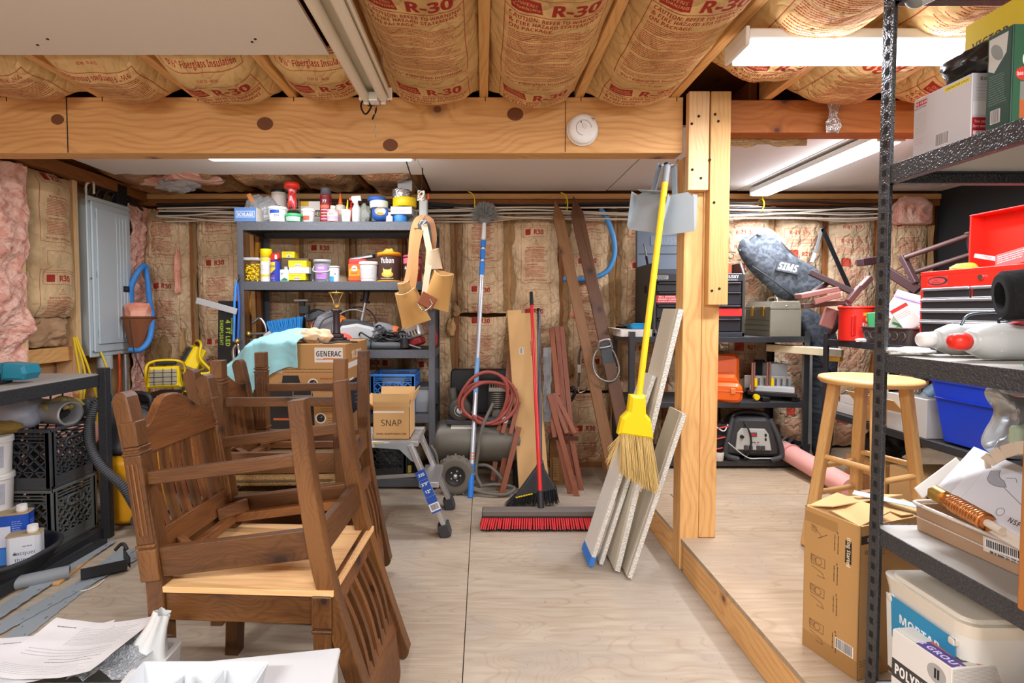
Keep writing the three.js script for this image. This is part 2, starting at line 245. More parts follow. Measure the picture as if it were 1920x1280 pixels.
function kraft(style, seed) {
const W = 480, H = 720, c = document.createElement('canvas'); c.width = W; c.height = H; const g = c.getContext('2d'), dull = style ? 0.35 : 0;
const id = g.createImageData(W, H);
for (let y = 0; y < H; y++) for (let x = 0; x < W; x++) {
const u = x / W, v = y / H, a = fbm(u * 5, v * 7, seed, 4, 5, 7), b = abs(fbm(u * 4, v * 6, seed + 5, 4, 4, 6) - 0.5) * 2, f = vn(x * 0.7, y * 0.7, seed + 9), k = clamp((a - 0.5) * 1.1 + 0.5 - 0.14 * sm(0.16, 0.0, b) + 0.1 * (f - 0.5)), o = (y * W + x) * 4;
const q = mix3(mix3([190, 162, 116], [178, 158, 130], dull * 2.4), mix3([236, 210, 164], [228, 210, 182], dull * 2.4), k); id.data[o] = q[0]; id.data[o + 1] = q[1]; id.data[o + 2] = q[2]; id.data[o + 3] = 255;
}
g.putImageData(id, 0, 0); g.textBaseline = 'middle';
const R = style === 2 ? '#c0402c' : '#9c2018'; g.globalAlpha = 0.92;
g.strokeStyle = R; g.lineWidth = 2.4;
const para = (y, n, step, x0 = 74, w = 336) => lines(g, x0, y, w, n, step, R, 4.2);
const logo = (y, s) => { g.fillStyle = R; g.beginPath(); g.moveTo(70, y - 30 * s); g.lineTo(176, y - 36 * s); g.lineTo(190, y + 30 * s); g.lineTo(80, y + 36 * s); g.fill(); txt(g, 'OWENS', 129, y - 9, 23, '#d8a878'); txt(g, 'CORNING', 132, y + 13, 21, '#d8a878'); txt(g, 'R-30', 304, y + 4, 82 * s, R, { w: '900 ' }); };
if (style === 0) { // ceiling rolls
g.strokeRect(58, 10, 368, 644); logo(62, 1.05);
g.fillStyle = R; g.fillRect(58, 108, 368, 4);
txt(g, 'CAUTION: REFER TO WARNING', 244, 134, 29, R, { max: 344 }); txt(g, '& FIRE HAZARD STATEMENT', 238, 164, 29, R, { max: 330 }); txt(g, 'ON PACKAGE.', 158, 194, 29, R, { max: 170 });
para(220, 5, 11); para(282, 7, 11); para(372, 6, 11); para(452, 9, 12); para(572, 3, 11); txt(g, '9½" Fiberglass Insulation', 242, 628, 30, R, { max: 320 }); txt(g, '12 07 22    04:30', 240, 686, 14, R);
} else if (style === 1) { // wall R30
g.strokeRect(90, 30, 300, 520); g.fillStyle = R; g.fillRect(132, 62, 52, 52); txt(g, 'R30', 262, 90, 58, R, { w: '900 ' }); g.strokeRect(110, 46, 240, 86);
g.beginPath(); g.moveTo(240, 165); g.lineTo(266, 206); g.lineTo(214, 206); g.closePath(); g.stroke(); txt(g, '!', 240, 192, 24, R);
txt(g, 'Warning: Flammable', 236, 228, 19, R); para(246, 11, 11, 130, 220); txt(g, 'Advertencia', 200, 384, 19, R); para(402, 9, 11, 130, 220); txt(g, '9½" Fiber Glass Insul.', 240, 524, 22, R, { max: 230 }); txt(g, '14    07    22', 240, 580, 12, R); g.strokeRect(140, 612, 250, 110);
} else { // wall R-21
g.strokeRect(60, 20, 300, 78); txt(g, 'R-21  5½"', 210, 58, 50, R, { w: 'bold ', max: 280 }); para(120, 4, 12, 70, 330); g.strokeRect(60, 180, 330, 360); g.fillStyle = R; g.fillRect(110, 214, 84, 78); txt(g, 'R21', 270, 254, 52, R, { w: '900 ' });
para(316, 16, 12, 90, 270); para(560, 4, 12, 70, 300); txt(g, 'R-21  5½"', 210, 650, 46, R, { max: 280 });
}
const t = new THREE.CanvasTexture(c); t.colorSpace = THREE.SRGBColorSpace; t.wrapS = t.wrapT = THREE.RepeatWrapping; t.anisotropy = 8;
return t;
}
const kT = [kraft(0, 201), kraft(1, 211), kraft(2, 221)];
const kMat = (t, c, bump = 0.019) => std(c, 0.88, 0, { map: t, bumpMap: rep(creaseB, 1.1, 1.5), bumpScale: bump });
const KR = [kMat(kT[0], 0xfff2d8, 0.014), kMat(kT[1], 0xfff4e4), kMat(kT[2], 0xfff8f0), std(0x9a7a50, 0.9, 0, { bumpMap: rep(creaseB, 2, 2), bumpScale: 0.012 })];
const fillT = (m) => { const c = m.clone(); c.clearcoat = 0; return c; };
const KRfilm = new THREE.MeshPhysicalMaterial({ color: 0xd8c4b0, roughness: 0.35, clearcoat: 0.8, clearcoatRoughness: 0.25, map: kT[0], bumpMap: rep(creaseB, 2, 3), bumpScale: 0.012 });
function battGeo(w, len, b, s, { ends = 0.5, flip = false, wr = 0.012, off = 0 } = {}) {
const nu = 18, nv = max(12, round(len / 0.035));
return shell((u, v) => {
const e = 1 - pow(abs(2 * u - 1), 3.2), q = min(v, 1 - v) * len, endk = sm(-0.02, 0.14 * ends + 0.001, q), ed = abs(2 * u - 1);
const z = b * e * (1 - ends + ends * endk) + wr * (fb3(u * 4, v * len * 5, 1, s, 3) - 0.5) * 2 * (0.6 + ed) + 0.35 * b * (fb3(u * 1.5, v * len * 1.6, 3, s + 40, 2) - 0.5);
const x = (u - 0.5) * w * (1 + 0.03 * (vn(v * len * 9, 2, s) - 0.5) * 2 * ed);
return [x, (v - 0.5) * len + 0.012 * (vn(u * 7, 5, s + 3) - 0.5) * (1 + sm(0.9, 1, ed)), z];
}, nu, nv, 0.004, flip ? -1 : 1, (flip ? -1 : 1) * len / 0.6);
}
function withOff(g, off) { const uv = g.attributes.uv; for (let i = 0; i < uv.count; i++) uv.setY(i, uv.getY(i) + off); return g; }
{ // ceiling over the front of the room: joists with sagging faced batts
const ce = room('ceiling');
part('subfloor', bx(6.6, 0.05, 7.0, 0.4, 2.45, -0.8, 0), MT.firDark, ce);
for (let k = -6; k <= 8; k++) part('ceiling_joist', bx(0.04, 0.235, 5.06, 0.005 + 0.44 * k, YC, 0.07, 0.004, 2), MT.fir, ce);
for (let k = -6; k <= 7; k++) {
const xc = 0.005 + 0.44 * (k + 0.5), flip = k < -4 || k === -4 || k === 3, g = withOff(battGeo(0.405, k <= -2 ? 0.41 : 2.5, 0.105 + 0.02 * hash(k + 20, 1, 3), 300 + k, { flip, ends: 0.85, wr: 0.016 }), (flip ? 0.62 : 0.5) + 0.05 * hash(k + 9, 2, 2));
if (k === 1) { /* batt by the post hangs loose at its end */ }
mv(g, 0, 0, 0, PI / 2); mv(g, xc, YC + 0.035, k <= -2 ? -2.18 : -1.14 + (k === 2 ? 0.25 : 0)); part('insulation_batt', g, KR[0], ce);
if (k <= -2) continue;
const g2 = withOff(battGeo(0.405, 2.4, 0.09, 330 + k, { ends: 0.5 }), 0.3); mv(g2, 0, 0, 0, PI / 2); mv(g2, xc, YC + 0.035, 1.3); part('insulation_batt', g2, KR[0], ce);
}
const dw = part('drywall_sheet', bx(2.3, 0.013, 3.0, -1.73, YC - 0.014, -0.475, 0.001), MT.drywallWarm, ce);
for (const [x, z] of [[-1.62, -1.9], [-1.55, -1.86], [-0.83, -1.88], [-0.81, -1.86], [-1.02, -1.62], [-1.8, -1.72]]) part('screw_head', cyl(0.005, 0.005, 0.002, x, YC - 0.016, z, 8), MT.dark, dw);
const c2 = room('ceiling_rear'), Y2 = 2.13;
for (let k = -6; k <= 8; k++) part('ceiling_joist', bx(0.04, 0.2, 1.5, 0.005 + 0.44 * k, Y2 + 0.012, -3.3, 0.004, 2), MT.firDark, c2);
part('drywall_sheet', bx(2.07, 0.013, 0.99, -1.43, Y2 - 0.002, -2.97, 0.001), MT.drywall, c2);
part('drywall_sheet', bx(1.33, 0.013, 1.46, 0.272, Y2 - 0.002, -3.2, 0.001), MT.drywall, c2);
part('drywall_sheet', bx(0.98, 0.013, 1.34, 1.435, Y2 - 0.002, -3.25, 0.001), MT.drywall, c2);
part('drywall_sheet', bx(1.55, 0.013, 1.34, 2.705, Y2 - 0.004, -3.25, 0.001), MT.drywall, c2);
for (const k of [-6, -5, -4, -3, -2]) { const g = withOff(battGeo(0.40, 0.55, 0.07, 360 + k, { wr: 0.03 }), 0.4); mv(g, 0, 0, 0, PI / 2); mv(g, 0.005 + 0.44 * (k + 0.5), Y2 + 0.045, -3.7); part('insulation_batt', g, KRfilm, c2); }
for (const [x, z, s] of [[-1.98, -3.55, 1], [-2.3, -3.7, 2]]) part('loose_insulation', mv(lump(0.36, 0.1, 0.26, s + 4, 0.4, 3), x, Y2 - 0.03, z), MT.fibre, c2);
part('torn_facing', mv(shell((u, v) => [(u - 0.5) * 0.42, (v - 0.5) * 0.05 * (1 + vn(u * 9, 1, 5)), 0.02 * vn(u * 8, v * 3, 9)], 16, 4, 0.002), 1.35, 2.05, -2.5, 0.3), KR[3], c2);
}
{ // beams and posts
const b = room('beam'); const D = 0.095;
part('timber', bx(3.72, 0.255, D, -0.937, 1.945, -2.39 - D / 2, 0.004), MT.fir, b);
const knot = (x, y, r) => part('knot', mv(ext(oval(r * 1.25, r, 16), 0.003, 0.001), x, y, -2.389), std(0x744626, 0.7), b);
for (const [px, py, r] of [[497, 232, 0.03], [108, 224, 0.024], [966, 214, 0.03], [732, 272, 0.028], [697, 190, 0.02]]) { const q = at(px, py, 2.39); knot(q.x, q.y, r); }
for (let k = -5; k <= 2; k++) part('nail', bx(0.003, 0.02, 0.002, 0.012 + 0.44 * k, 2.18, -2.389, 0), MT.dark, b);
part('kerf', bx(0.004, 0.25, 0.002, XA(137, 2.39), 1.947, -2.3893, 0), MT.dark, b);
part('kerf', bx(0.003, 0.23, 0.002, XA(1058, 2.39), 1.95, -2.3893, 0), std(0x4a2c18, 0.8), b);
const b2 = room('beam_right'); part('timber', bx(2.36, 0.15, D, 2.285, 2.045, -2.41 - D / 2, 0.004), wood(firT, 0xc8a078), b2);
const p = room('post');
part('timber', bx(0.088, 1.925, 0.09, 0.97, 0, -2.415, 0.004), MT.fir, p);
part('timber', bx(0.08, 1.89, 0.085, 1.056, 0.151, -2.415, 0.004), MT.fir, p);
part('scab_board', bx(0.092, 0.44, 0.038, 0.972, 1.762, -2.349, 0.003), MT.pine, p);
part('scab_board', bx(0.09, 0.955, 0.042, 1.068, 1.245, -2.347, 0.003), MT.pineOld, p);
const nails = [[1297, 232], [1310, 218], [1298, 318], [1314, 334], [1340, 215], [1346, 228], [1334, 545], [1348, 541], [1330, 300], [1338, 380]];
for (const [x, y] of nails) { const q = at(x, y, 2.33); part('nail_head', mv(ext(oval(0.006, 0.006, 10), 0.002, 0), q.x, q.y, x < 1322 ? -2.329 : -2.325), MT.dark, p); }
}
{ // back wall: sheathing, studs, batts; top plates
const w = room('wall_back');
part('sheathing', bx(6.4, 2.5, 0.1, 0.42, 0, -4.14, 0), MT.sheath, w);
const E = (k) => XA(855 + 99 * k, 3.93);
for (let k = -6; k <= 9; k++) part('stud', bx(0.038, 2.02, 0.14, E(k), 0, -4.02, 0.003), [-6, -3, 3, 1].includes(k) ? MT.fir : MT.firDark, w);
part('top_plate', bx(6.2, 0.045, 0.15, 0.42, 2.02, -4.015, 0.003), MT.firDark, w); part('top_plate', bx(6.2, 0.04, 0.16, 0.42, 2.068, -4.01, 0.003), MT.pineOld, w); part('bottom_plate', bx(3.54, 0.04, 0.14, -0.84, 0, -4.02, 0.003), MT.firDark, w);
const bays = { '-6': [[0.02, 2.0, 1]], '-5': [[0.02, 2.01, 1]], '-4': [[0.02, 1.99, 1]], '-3': [[0.02, 2.0, 1]], '-2': [[0.02, 2.0, 1, 1]], '-1': [[0.02, 1.05, 1], [1.03, 2.0, 1]], 0: [[0.02, 0.74, 3], [0.7, 1.17, 1], [1.2, 1.99, 1]], 1: [[0.05, 1.1, 1], [1.02, 1.98, 1]], 2: [[0.02, 0.58, 1], [0.6, 1.3, 1, 1], [1.2, 1.97, 1]], 3: [[0.02, 1.08, 1], [1.1, 1.98, 1]], 4: [[0.17, 2.0, 2]], 5: [[0.17, 1.99, 2]], 6: [[0.17, 1.97, 2]], 7: [[0.17, 1.97, 2]], 8: [[0.17, 1.9, 1]] };
for (const k in bays) bays[k].forEach(([y0, y1, m, fl], i) => {
const x0 = E(+k), wd = 0.368, g = withOff(battGeo(wd, y1 - y0, 0.05 + 0.03 * hash(+k + 30, i, 4), 400 + +k * 7 + i * 3, { flip: !!fl, ends: 0.8, wr: 0.02 }), hash(+k + 40, i, 6) * 0.6 + (k === '4' ? 0.16 : 0));
mv(g, x0 + 0.2 + 0.005, (y0 + y1) / 2, -3.965 + (i % 2 ? 0.012 : 0)); part('insulation_batt', g, KR[m], w);
for (const s of [0, 1]) if (hash(+k + 50, s, i) > 0.35) part('facing_flange', mv(shell((u, v) => [(u - 0.5) * 0.035 + 0.01 * (vn(v * 9, s, 31 + +k) - 0.5), (v - 0.5) * (y1 - y0) * 0.96, 0.028 * u * (vn(v * 12, 1, 37 + +k))], 3, 24, 0.002, 0.05, 1), x0 + 0.03 + s * 0.35, (y0 + y1) / 2, -3.935), KR[3], w);
});
part('loose_insulation', mv(lump(0.34, 0.24, 0.12, 77, 0.35, 3), E(8) + 0.2, 1.87, -3.9), MT.fibre, w);
for (const [px, py, sw, sh, s, m] of [[846, 610, 0.06, 0.16, 1, MT.kraftEdge], [1085, 588, 0.12, 0.06, 2, MT.fibrePale], [855, 580, 0.06, 0.1, 6, KR[3]], [1060, 690, 0.12, 0.16, 7, KR[3]], [1195, 600, 0.14, 0.1, 8, KR[3]], [333, 500, 0.03, 0.4, 3, MT.fibrePale], [343, 640, 0.035, 0.26, 4, MT.kraftEdge], [300, 660, 0.18, 0.3, 5, KR[3]]]) { const q = at(px, py, 3.9); part('loose_insulation', mv(lump(sw, sh, 0.07, s + 80, 0.5, 4), q.x, q.y - sh / 2, -3.9), m, w); }
}
{ // left wall
const w = room('wall_left');
part('sheathing', bx(0.1, 2.5, 6.9, XL - 0.2, 0, -0.75, 0), MT.pine, w);
const zs = [-2.92, -3.31, -3.76];
for (let i = -9; i < 0; i++) zs.push(-2.92 - (i) * 0.41 + 0 * i);
for (const z of zs) part('stud', bx(0.14, 2.06, 0.038, XL - 0.06, 0, z, 0.003), MT.pine, w);
part('top_plate', bx(0.15, 0.075, 6.6, XL - 0.01, 2.05, -0.7, 0.004), MT.firDark, w);
const wallG = (g, y, z) => mv(mv(g, 0, 0, 0, 0, PI / 2), XL - 0.03, y, z);
part('insulation_batt', wallG(withOff(battGeo(0.365, 0.86, 0.10, 501, { wr: 0.018, ends: 0.6 }), 0.49), 1.61, -3.115), kMat(kT[1], 0xf4e8d0, 0.01), w);
part('torn_facing', mv(lump(0.16, 0.24, 0.34, 511, 0.6, 4), XL - 0.06, 1.0, -3.1), kMat(kT[1], 0xecd4c0, 0.02), w);
part('blocking', bx(0.1, 0.09, 0.35, XL - 0.07, 0.9, -3.12, 0.003), MT.fir, w);
part('insulation_batt', mv(lump(0.16, 0.38, 0.36, 521, 0.3, 4), XL - 0.06, 0.48, -3.14), MT.fibre, w);
part('insulation_batt', mv(lump(0.14, 0.3, 0.4, 523, 0.3, 4), XL + 0.04, 0.28, -3.2), MT.fibrePale, w);
for (let i = 0; i < 6; i++) part('insulation_batt', wallG(shell((u, v) => [(u - 0.5) * 0.40, (v - 0.5) * 2.0, 0.05 + 0.11 * (fb3(u * 3.2, v * 13, i, 531 + i, 4) - 0.4) + 0.05 * (fb3(u * 9, v * 36, i, 561 + i, 2) - 0.5)], 26, 110, 0.01, 0.8, 4), 1.03, -2.72 + i * 0.41), MT.fibre, w);
part('insulation_batt', wallG(shell((u, v) => [(u - 0.5) * 0.22, (v - 0.5) * 1.9, 0.05 + 0.12 * (fb3(u * 3, v * 12, 7, 541, 4) - 0.4) + 0.04 * (fb3(u * 8, v * 34, 3, 571, 2) - 0.5)], 16, 90, 0.01, 0.5, 4), 1.05, -3.87), MT.fibre, w);
}
{ // right wall, and the unseen front wall behind the camera
const w = room('wall_right'); part('sheathing', bx(0.1, 2.5, 6.9, XR + 0.09, 0, -0.75, 0), MT.sheath, w);
for (let i = 0; i < 5; i++) part('black_board', bx(0.02, 2.06, 1.2, XR + 0.02, 0.15, -3.36 + i * 1.21, 0.002), std(0x232425, 0.75, 0, { bumpMap: wearB, bumpScale: 0.002 }), w);
const f = room('wall_front_unseen'); part('drywall_sheet', bx(6.4, 2.5, 0.1, 0.42, 0, ZF + 0.06, 0), MT.drywall, f);  // out of view behind the camera, pale so it bounces light back
}
batten('long lit white batten light under the insulation near the right post', [1.48, 2.085, -1.775], 1.22, false, LED.front, 0.145, 0.3);
batten('lit white batten light on the low ceiling just behind the beam', [-0.975, 2.075, -2.93], 1.16, false, LED.rear, 0.075, 0.3);
batten('lit white batten light running towards the back wall on the right ceiling', [2.02, 2.055, -3.17], 1.2, true, LED.rear, 0.13, 0.15);
batten('lit white batten light out of view behind the camera, lighting the front of the room, left of centre', [-1.35, 2.07, 0.7], 1.22, false, LED.entry, 0.145);  // this and the next are unseen, placed to light the room evenly
batten('lit white batten light out of view behind the camera, lighting the front of the room, right of centre', [0.9, 2.05, 0.55], 1.22, false, LED.entry, 0.145);
{ // unlit two-tube fluorescent
const t = thing('fluorescent_light', 'unlit white two-tube fluorescent fixture with a pull chain', 'ceiling light', [-0.435, 2.085, -1.49]);
part('housing', ext([[-0.065, 0.0], [-0.05, 0.05], [0.05, 0.05], [0.065, 0.0], [0.058, -0.004], [0.03, 0.018], [-0.03, 0.018], [-0.058, -0.004]], 1.24, 0), std(0xe2d8c0, 0.45), t);
for (const x of [-0.034, 0.034]) part('tube_lamp', rod(V(x, -0.012, -0.59), V(x, -0.012, 0.6), 0.018, 14), std(0xe8dfca, 0.3), t);
part('end_plate', bx(0.135, 0.05, 0.006, 0, -0.012, -0.622, 0.002), std(0xe6dcc6, 0.5), t);
for (const x of [-0.034, 0.034]) part('lamp_holder', bx(0.02, 0.045, 0.014, x, -0.035, -0.607, 0.003), MT.whiteMatte, t);
part('starter_box', bx(0.035, 0.035, 0.05, 0.0, -0.035, -0.59, 0.004), MT.white, t);
part('pull_chain', M(Array.from({ length: 22 }, (_, i) => ball(0.0026, 0.004 * sin(i), -0.036 - i * 0.0062, -0.6, 1, 1, 1, 6))), MT.steel, t);
part('hanger', [rod(V(-0.05, 0.045, -0.5), V(-0.05, 0.16, -0.5), 0.003), rod(V(0.05, 0.045, -0.5), V(0.05, 0.16, -0.5), 0.003)], MT.steel, t);
const o = thing('outlet_box', 'small cream outlet box with a black plug above the beam', 'outlet', [-0.52, 2.165, -2.36]);
part('box', bx(0.07, 0.11, 0.045, 0, -0.0, 0, 0.004), MT.cream, o); part('plug', M(bx(0.024, 0.035, 0.035, 0.012, 0.005, 0.035, 0.006), bx(0.02, 0.03, 0.03, 0.012, -0.03, 0.035, 0.006)), MT.black, o);
solo('power_cord', 'black power cord dangling from the plug above the beam', 'cord', tube([[-0.5, 2.19, -2.31], [-0.49, 2.12, -2.29], [-0.515, 2.08, -2.28], [-0.535, 2.12, -2.285], [-0.51, 2.16, -2.29], [-0.47, 2.11, -2.29], [-0.485, 2.06, -2.285]], 0.004, 50), MT.black);
}
{ // smoke alarm
const q = at(1093, 242, 2.37), t = thing('smoke_alarm', 'round white smoke alarm mounted on the face of the wooden beam', 'smoke alarm', [q.x, q.y, -2.389]);
part('base_ring', mv(lat([[0, 0], [0.071, 0], [0.073, 0.006], [0.07, 0.014], [0, 0.014]], 36), 0, 0, 0, PI / 2), MT.whiteMatte, t);
part('cover', mv(lat([[0, 0.04], [0.046, 0.039], [0.062, 0.033], [0.068, 0.022], [0.068, 0.01], [0, 0.01]], 36), 0, 0, 0, PI / 2), MT.white, t);
part('sound_ring', mv(fin(new THREE.TorusGeometry(0.034, 0.0014, 6, 40, 4.6)), 0, 0, 0.039), MT.grey, t);
part('test_button', mv(ext(oval(0.009, 0.013, 18), 0.006, 0.001), 0.003, 0.006, 0.041, 0, 0, 0.5), std(0xdedbd4, 0.5), t);
for (let i = 0; i < 3; i++) part('vent_slot', bx(0.018, 0.0018, 0.003, 0.034 + i * 0.003, 0.028 + i * 0.006, 0.035, 0), MT.greyDark, t);
for (let i = 0; i < 3; i++) part('vent_slot', bx(0.016, 0.0018, 0.003, -0.034 + i * 0.004, -0.02 - i * 0.006, 0.036, 0), MT.grey, t);
part('indicator', bx(0.006, 0.006, 0.003, -0.012, 0.022, 0.038, 0), MT.black, t);
}
{ // cables clipped along the top of the back wall
const gp = 'cables clipped along the top of the back wall';
for (let i = 0; i < 13; i++) {
const black = i % 3 === 1 || i === 3, y0 = 2.0 - i * 0.0075 + (black ? 0.02 : -0.012), pts = [], x0 = -2.45 + 0.1 * hash(i, 2, 1), x1 = 2.95;
for (let k = 0; k <= 22; k++) { const x = x0 + (x1 - x0) * k / 22; pts.push([x, y0 + 0.016 * (vn(x * 2.6, i * 3, 9) - 0.5) * 2 - 0.014 * sin(x * 2 + i) * (i % 2), -3.865 + 0.02 * (vn(x * 3, i, 12) - 0.5) + 0.018 * (i % 3)]); }
solo(black ? 'black_cable' : 'white_cable', black ? 'black cable in the bundle along the top of the back wall' : 'white cable in the bundle along the top of the back wall', 'cable', tube(pts, black ? 0.0085 : 0.006, 120, false, 6), black ? MT.wireBlack : MT.wireWhite, [0, 0, 0], 0, (black ? 'black ' : 'white ') + gp);
}
for (const [px, y, l] of [[890, 378, 'above the round grey brush'], [1064, 380, 'between the two ski tips'], [1432, 380, 'below the right rear batten light']]) {
const q = at(px, y, 3.82), t = thing('cable_tie', 'yellow tie knotted round the cables ' + l, 'cable tie', [q.x, q.y, -3.83]);
part('loop', mv(fin(new THREE.TorusGeometry(0.045, 0.005, 6, 20)), 0, -0.01, -0.03, 0, PI / 2), MT.yellow, t); part('tail', tube([[0, 0.03, 0], [-0.02, 0.06, 0.012], [-0.05, 0.075, 0.01]], 0.004, 12), MT.yellow, t);
}
}
{ // foil strip hanging by the right beam; white cord loops by the opening
const a = at(1583, 165, 2.3), t = thing('foil_strip', 'crumpled foil strip hanging over the face of the right beam', 'foil', [a.x, 0, -2.37]);
part('hanging_strip', shell((u, v) => [(u - 0.5) * 0.055 * (1 + 0.25 * sin(v * 9)), 2.03 + v * 0.17, 0.012 * (vn(u * 3, v * 14, 3) - 0.2)], 6, 20, 0.001), MT.foil, t);
part('crumpled_top', mv(lump(0.2, 0.09, 0.16, 604, 0.5, 4, 3, false), 0, 2.22, 0.05), MT.foil, t);
solo('foil_wrap', 'crumpled shiny wrap hanging from the ceiling joists over the left corner', 'foil', mv(lump(0.26, 0.09, 0.14, 607, 0.7, 5, 3, false), XA(340, 3.55), 2.08, -3.55), MT.film);
const c = at(788, 330, 3.3), cd = thing('lamp_lead', 'knotted white and black cord hanging from the batten behind the beam', 'cord', [c.x, 0, -3.3]);
part('black_lead', tube([[-0.05, 2.1, 0.3], [-0.035, 2.03, 0.12], [0.0, 1.98, 0], [0.02, 2.04, 0.05], [0.025, 2.1, 0.1]], 0.004, 40), MT.black, cd);
part('white_knot', tube(Array.from({ length: 26 }, (_, i) => [0.022 * sin(i * 1.7) + 0.005, 1.95 + 0.03 * cos(i * 1.1), 0.02 * sin(i * 2.3)]), 0.004, 160), MT.wireWhite, cd);
}
// ---------------------------------------------------------------- dining chairs, two pairs stacked seat to seat
function chair(name, label, cushion, p, turn, flip = null) {
const t = thing(name, label, 'chair', p, turn, 'dark wood dining chairs stacked in pairs');
if (flip !== null) t.rotation.set(0, turn, flip);
const W = 0.19, back = (y) => (y < 0.44 ? 0.006 * sin(y * 7) : -0.092 * pow((y - 0.44) / 0.56, 1.25)), post = [];
const ys = Array.from({ length: 25 }, (_, i) => 0.97 * i / 24);
for (const y of ys) post.push([back(y) + 0.022 + 0.004 * sin(y * 3), y]);
for (let i = 1; i < 6; i++) post.push([back(0.97) + 0.022 * cos(i * PI / 6), 0.97 + 0.026 * sin(i * PI / 6)]);
for (const y of ys.slice().reverse()) post.push([back(y) - 0.024, y]);
for (const s of [1, -1]) {
part('rear_leg', mv(boxUV(ext(post, 0.048, 0.003), 1), 0, 0, s * W), MT.chair, t);
const f = part('front_leg', M(bx(0.046, 0.07, 0.046, 0, 0, 0, 0.004, 1), bx(0.052, 0.008, 0.052, 0, 0.07, 0, 0.003, 1), bx(0.042, 0.01, 0.042, 0, 0.076, 0, 0.001, 1), bx(0.054, 0.008, 0.054, 0, 0.085, 0, 0.003, 1), bx(0.05, 0.25, 0.05, 0, 0.092, 0, 0.005, 1), bx(0.056, 0.009, 0.056, 0, 0.34, 0, 0.003, 1), bx(0.044, 0.008, 0.044, 0, 0.348, 0, 0.001, 1), bx(0.056, 0.09, 0.056, 0, 0.354, 0, 0.005, 1)), MT.chair, t);
f.position.set(0.47, 0, s * W);
for (const q of [-0.012, 0, 0.012]) for (const e of [1, -1]) { const fl = part('flute', bx(0.004, 0.2, 0.003, q, 0.115, e * 0.0255, 0.001, 1), MT.chairLight, f); }
part('side_rail', bx(0.425, 0.082, 0.026, 0.235, 0.358, s * W, 0.003, 0), MT.chair, t);
part('stretcher', bx(0.43, 0.036, 0.02, 0.235, 0.145, s * W, 0.003, 0), MT.chair, t);
}
part('front_rail', bx(0.026, 0.082, 0.335, 0.47, 0.358, 0, 0.003, 2), MT.chair, t);
part('rear_rail', bx(0.026, 0.082, 0.335, 0.0, 0.358, 0, 0.003, 2), MT.chair, t);
for (const s of [1, -1]) part('corner_block', bar(V(0.38, 0.385, s * 0.17), V(0.45, 0.385, s * 0.1), 0.022, 0.04), MT.chairLight, t);
const inner = part('seat_support', M(bx(0.42, 0.03, 0.03, 0.235, 0.405, 0.16, 0.003), bx(0.42, 0.03, 0.03, 0.235, 0.405, -0.16, 0.003), bx(0.03, 0.03, 0.33, 0.43, 0.405, 0, 0.003), bx(0.03, 0.03, 0.33, 0.03, 0.405, 0, 0.003)), MT.chairLight, t);
const crest = [[-0.168, 0.815]]; crest.push([0.168, 0.815]);
for (let i = 0; i <= 20; i++) { const z = 0.168 - 0.336 * i / 20; crest.push([z, 0.89 + 0.058 * sm(0.15, 0.03, abs(z)) + 0.012 * sm(0.1, 0, abs(z))]); }
const cg = boxUV(ext(crest, 0.026, 0.003), 0); cg.rotateY(PI / 2); const cp = cg.attributes.position;
for (let i = 0; i < cp.count; i++) cp.setX(i, cp.getX(i) + back(cp.getY(i)) - 0.02 * cos(cp.getZ(i) * 9) + 0.006);
part('crest_rail', cg, MT.chairLight, t);
part('back_rail', mv(bx(0.024, 0.075, 0.335, 0, -0.037, 0, 0.003, 2), back(0.56), 0.56, 0, 0, 0, 0.1), MT.chairLight, t);
for (let i = 0; i < 6; i++) {
const z = -0.13 + 0.052 * i;
const g = boxUV(new THREE.BoxGeometry(0.02, 0.26, 0.021, 1, 10, 1), 1).translate(0, 0.71, 0), q = g.attributes.position;
for (let k = 0; k < q.count; k++) q.setX(k, q.getX(k) + back(q.getY(k)) - 0.012 * sin((q.getY(k) - 0.58) / 0.26 * PI));
g.deleteAttribute('normal'); g.computeVertexNormals();
part('slat', mv(g, 0, 0, z), i % 2 ? MT.chairLight : MT.chair, t);
}
if (cushion) {
part('seat_cushion', mv(bx(0.48, 0.05, 0.41, 0, 0, 0, 0.02), 0.255, 0.442, 0), MT.weave, t);
part('cushion_piping', mv(tube(rrect(0.48, 0.41, 0.03).map(([x, z]) => [x, 0, z]), 0.005, 60, true), 0.255, 0.466, 0), MT.weave, t);
} else if (flip === null) part('seat_board', bx(0.505, 0.017, 0.425, 0.25, 0.441, 0, 0.002, 0), MT.plySeat, t, { label: 'pale bare plywood seat board' });
return t;
}
chair('dining_chair', 'upright dark wood dining chair nearest the camera, with a bare plywood seat', false, [-0.897, 0, -1.6], -0.05);
chair('dining_chair', 'dark wood dining chair tilted upside down on the nearest chair, back to the floor', false, [-0.5, 0.976, -1.585], -0.03, PI + 7.6 * PI / 180);
chair('dining_chair', 'upright dark wood dining chair with a woven cushion, standing in front of the generator carton', true, [-1.03, 0, -2.15], 0);
chair('dining_chair', 'dark wood dining chair upside down and level on the woven-cushion chair behind', true, [-0.545, 1.035, -2.15], 0.0, PI + 0.012);
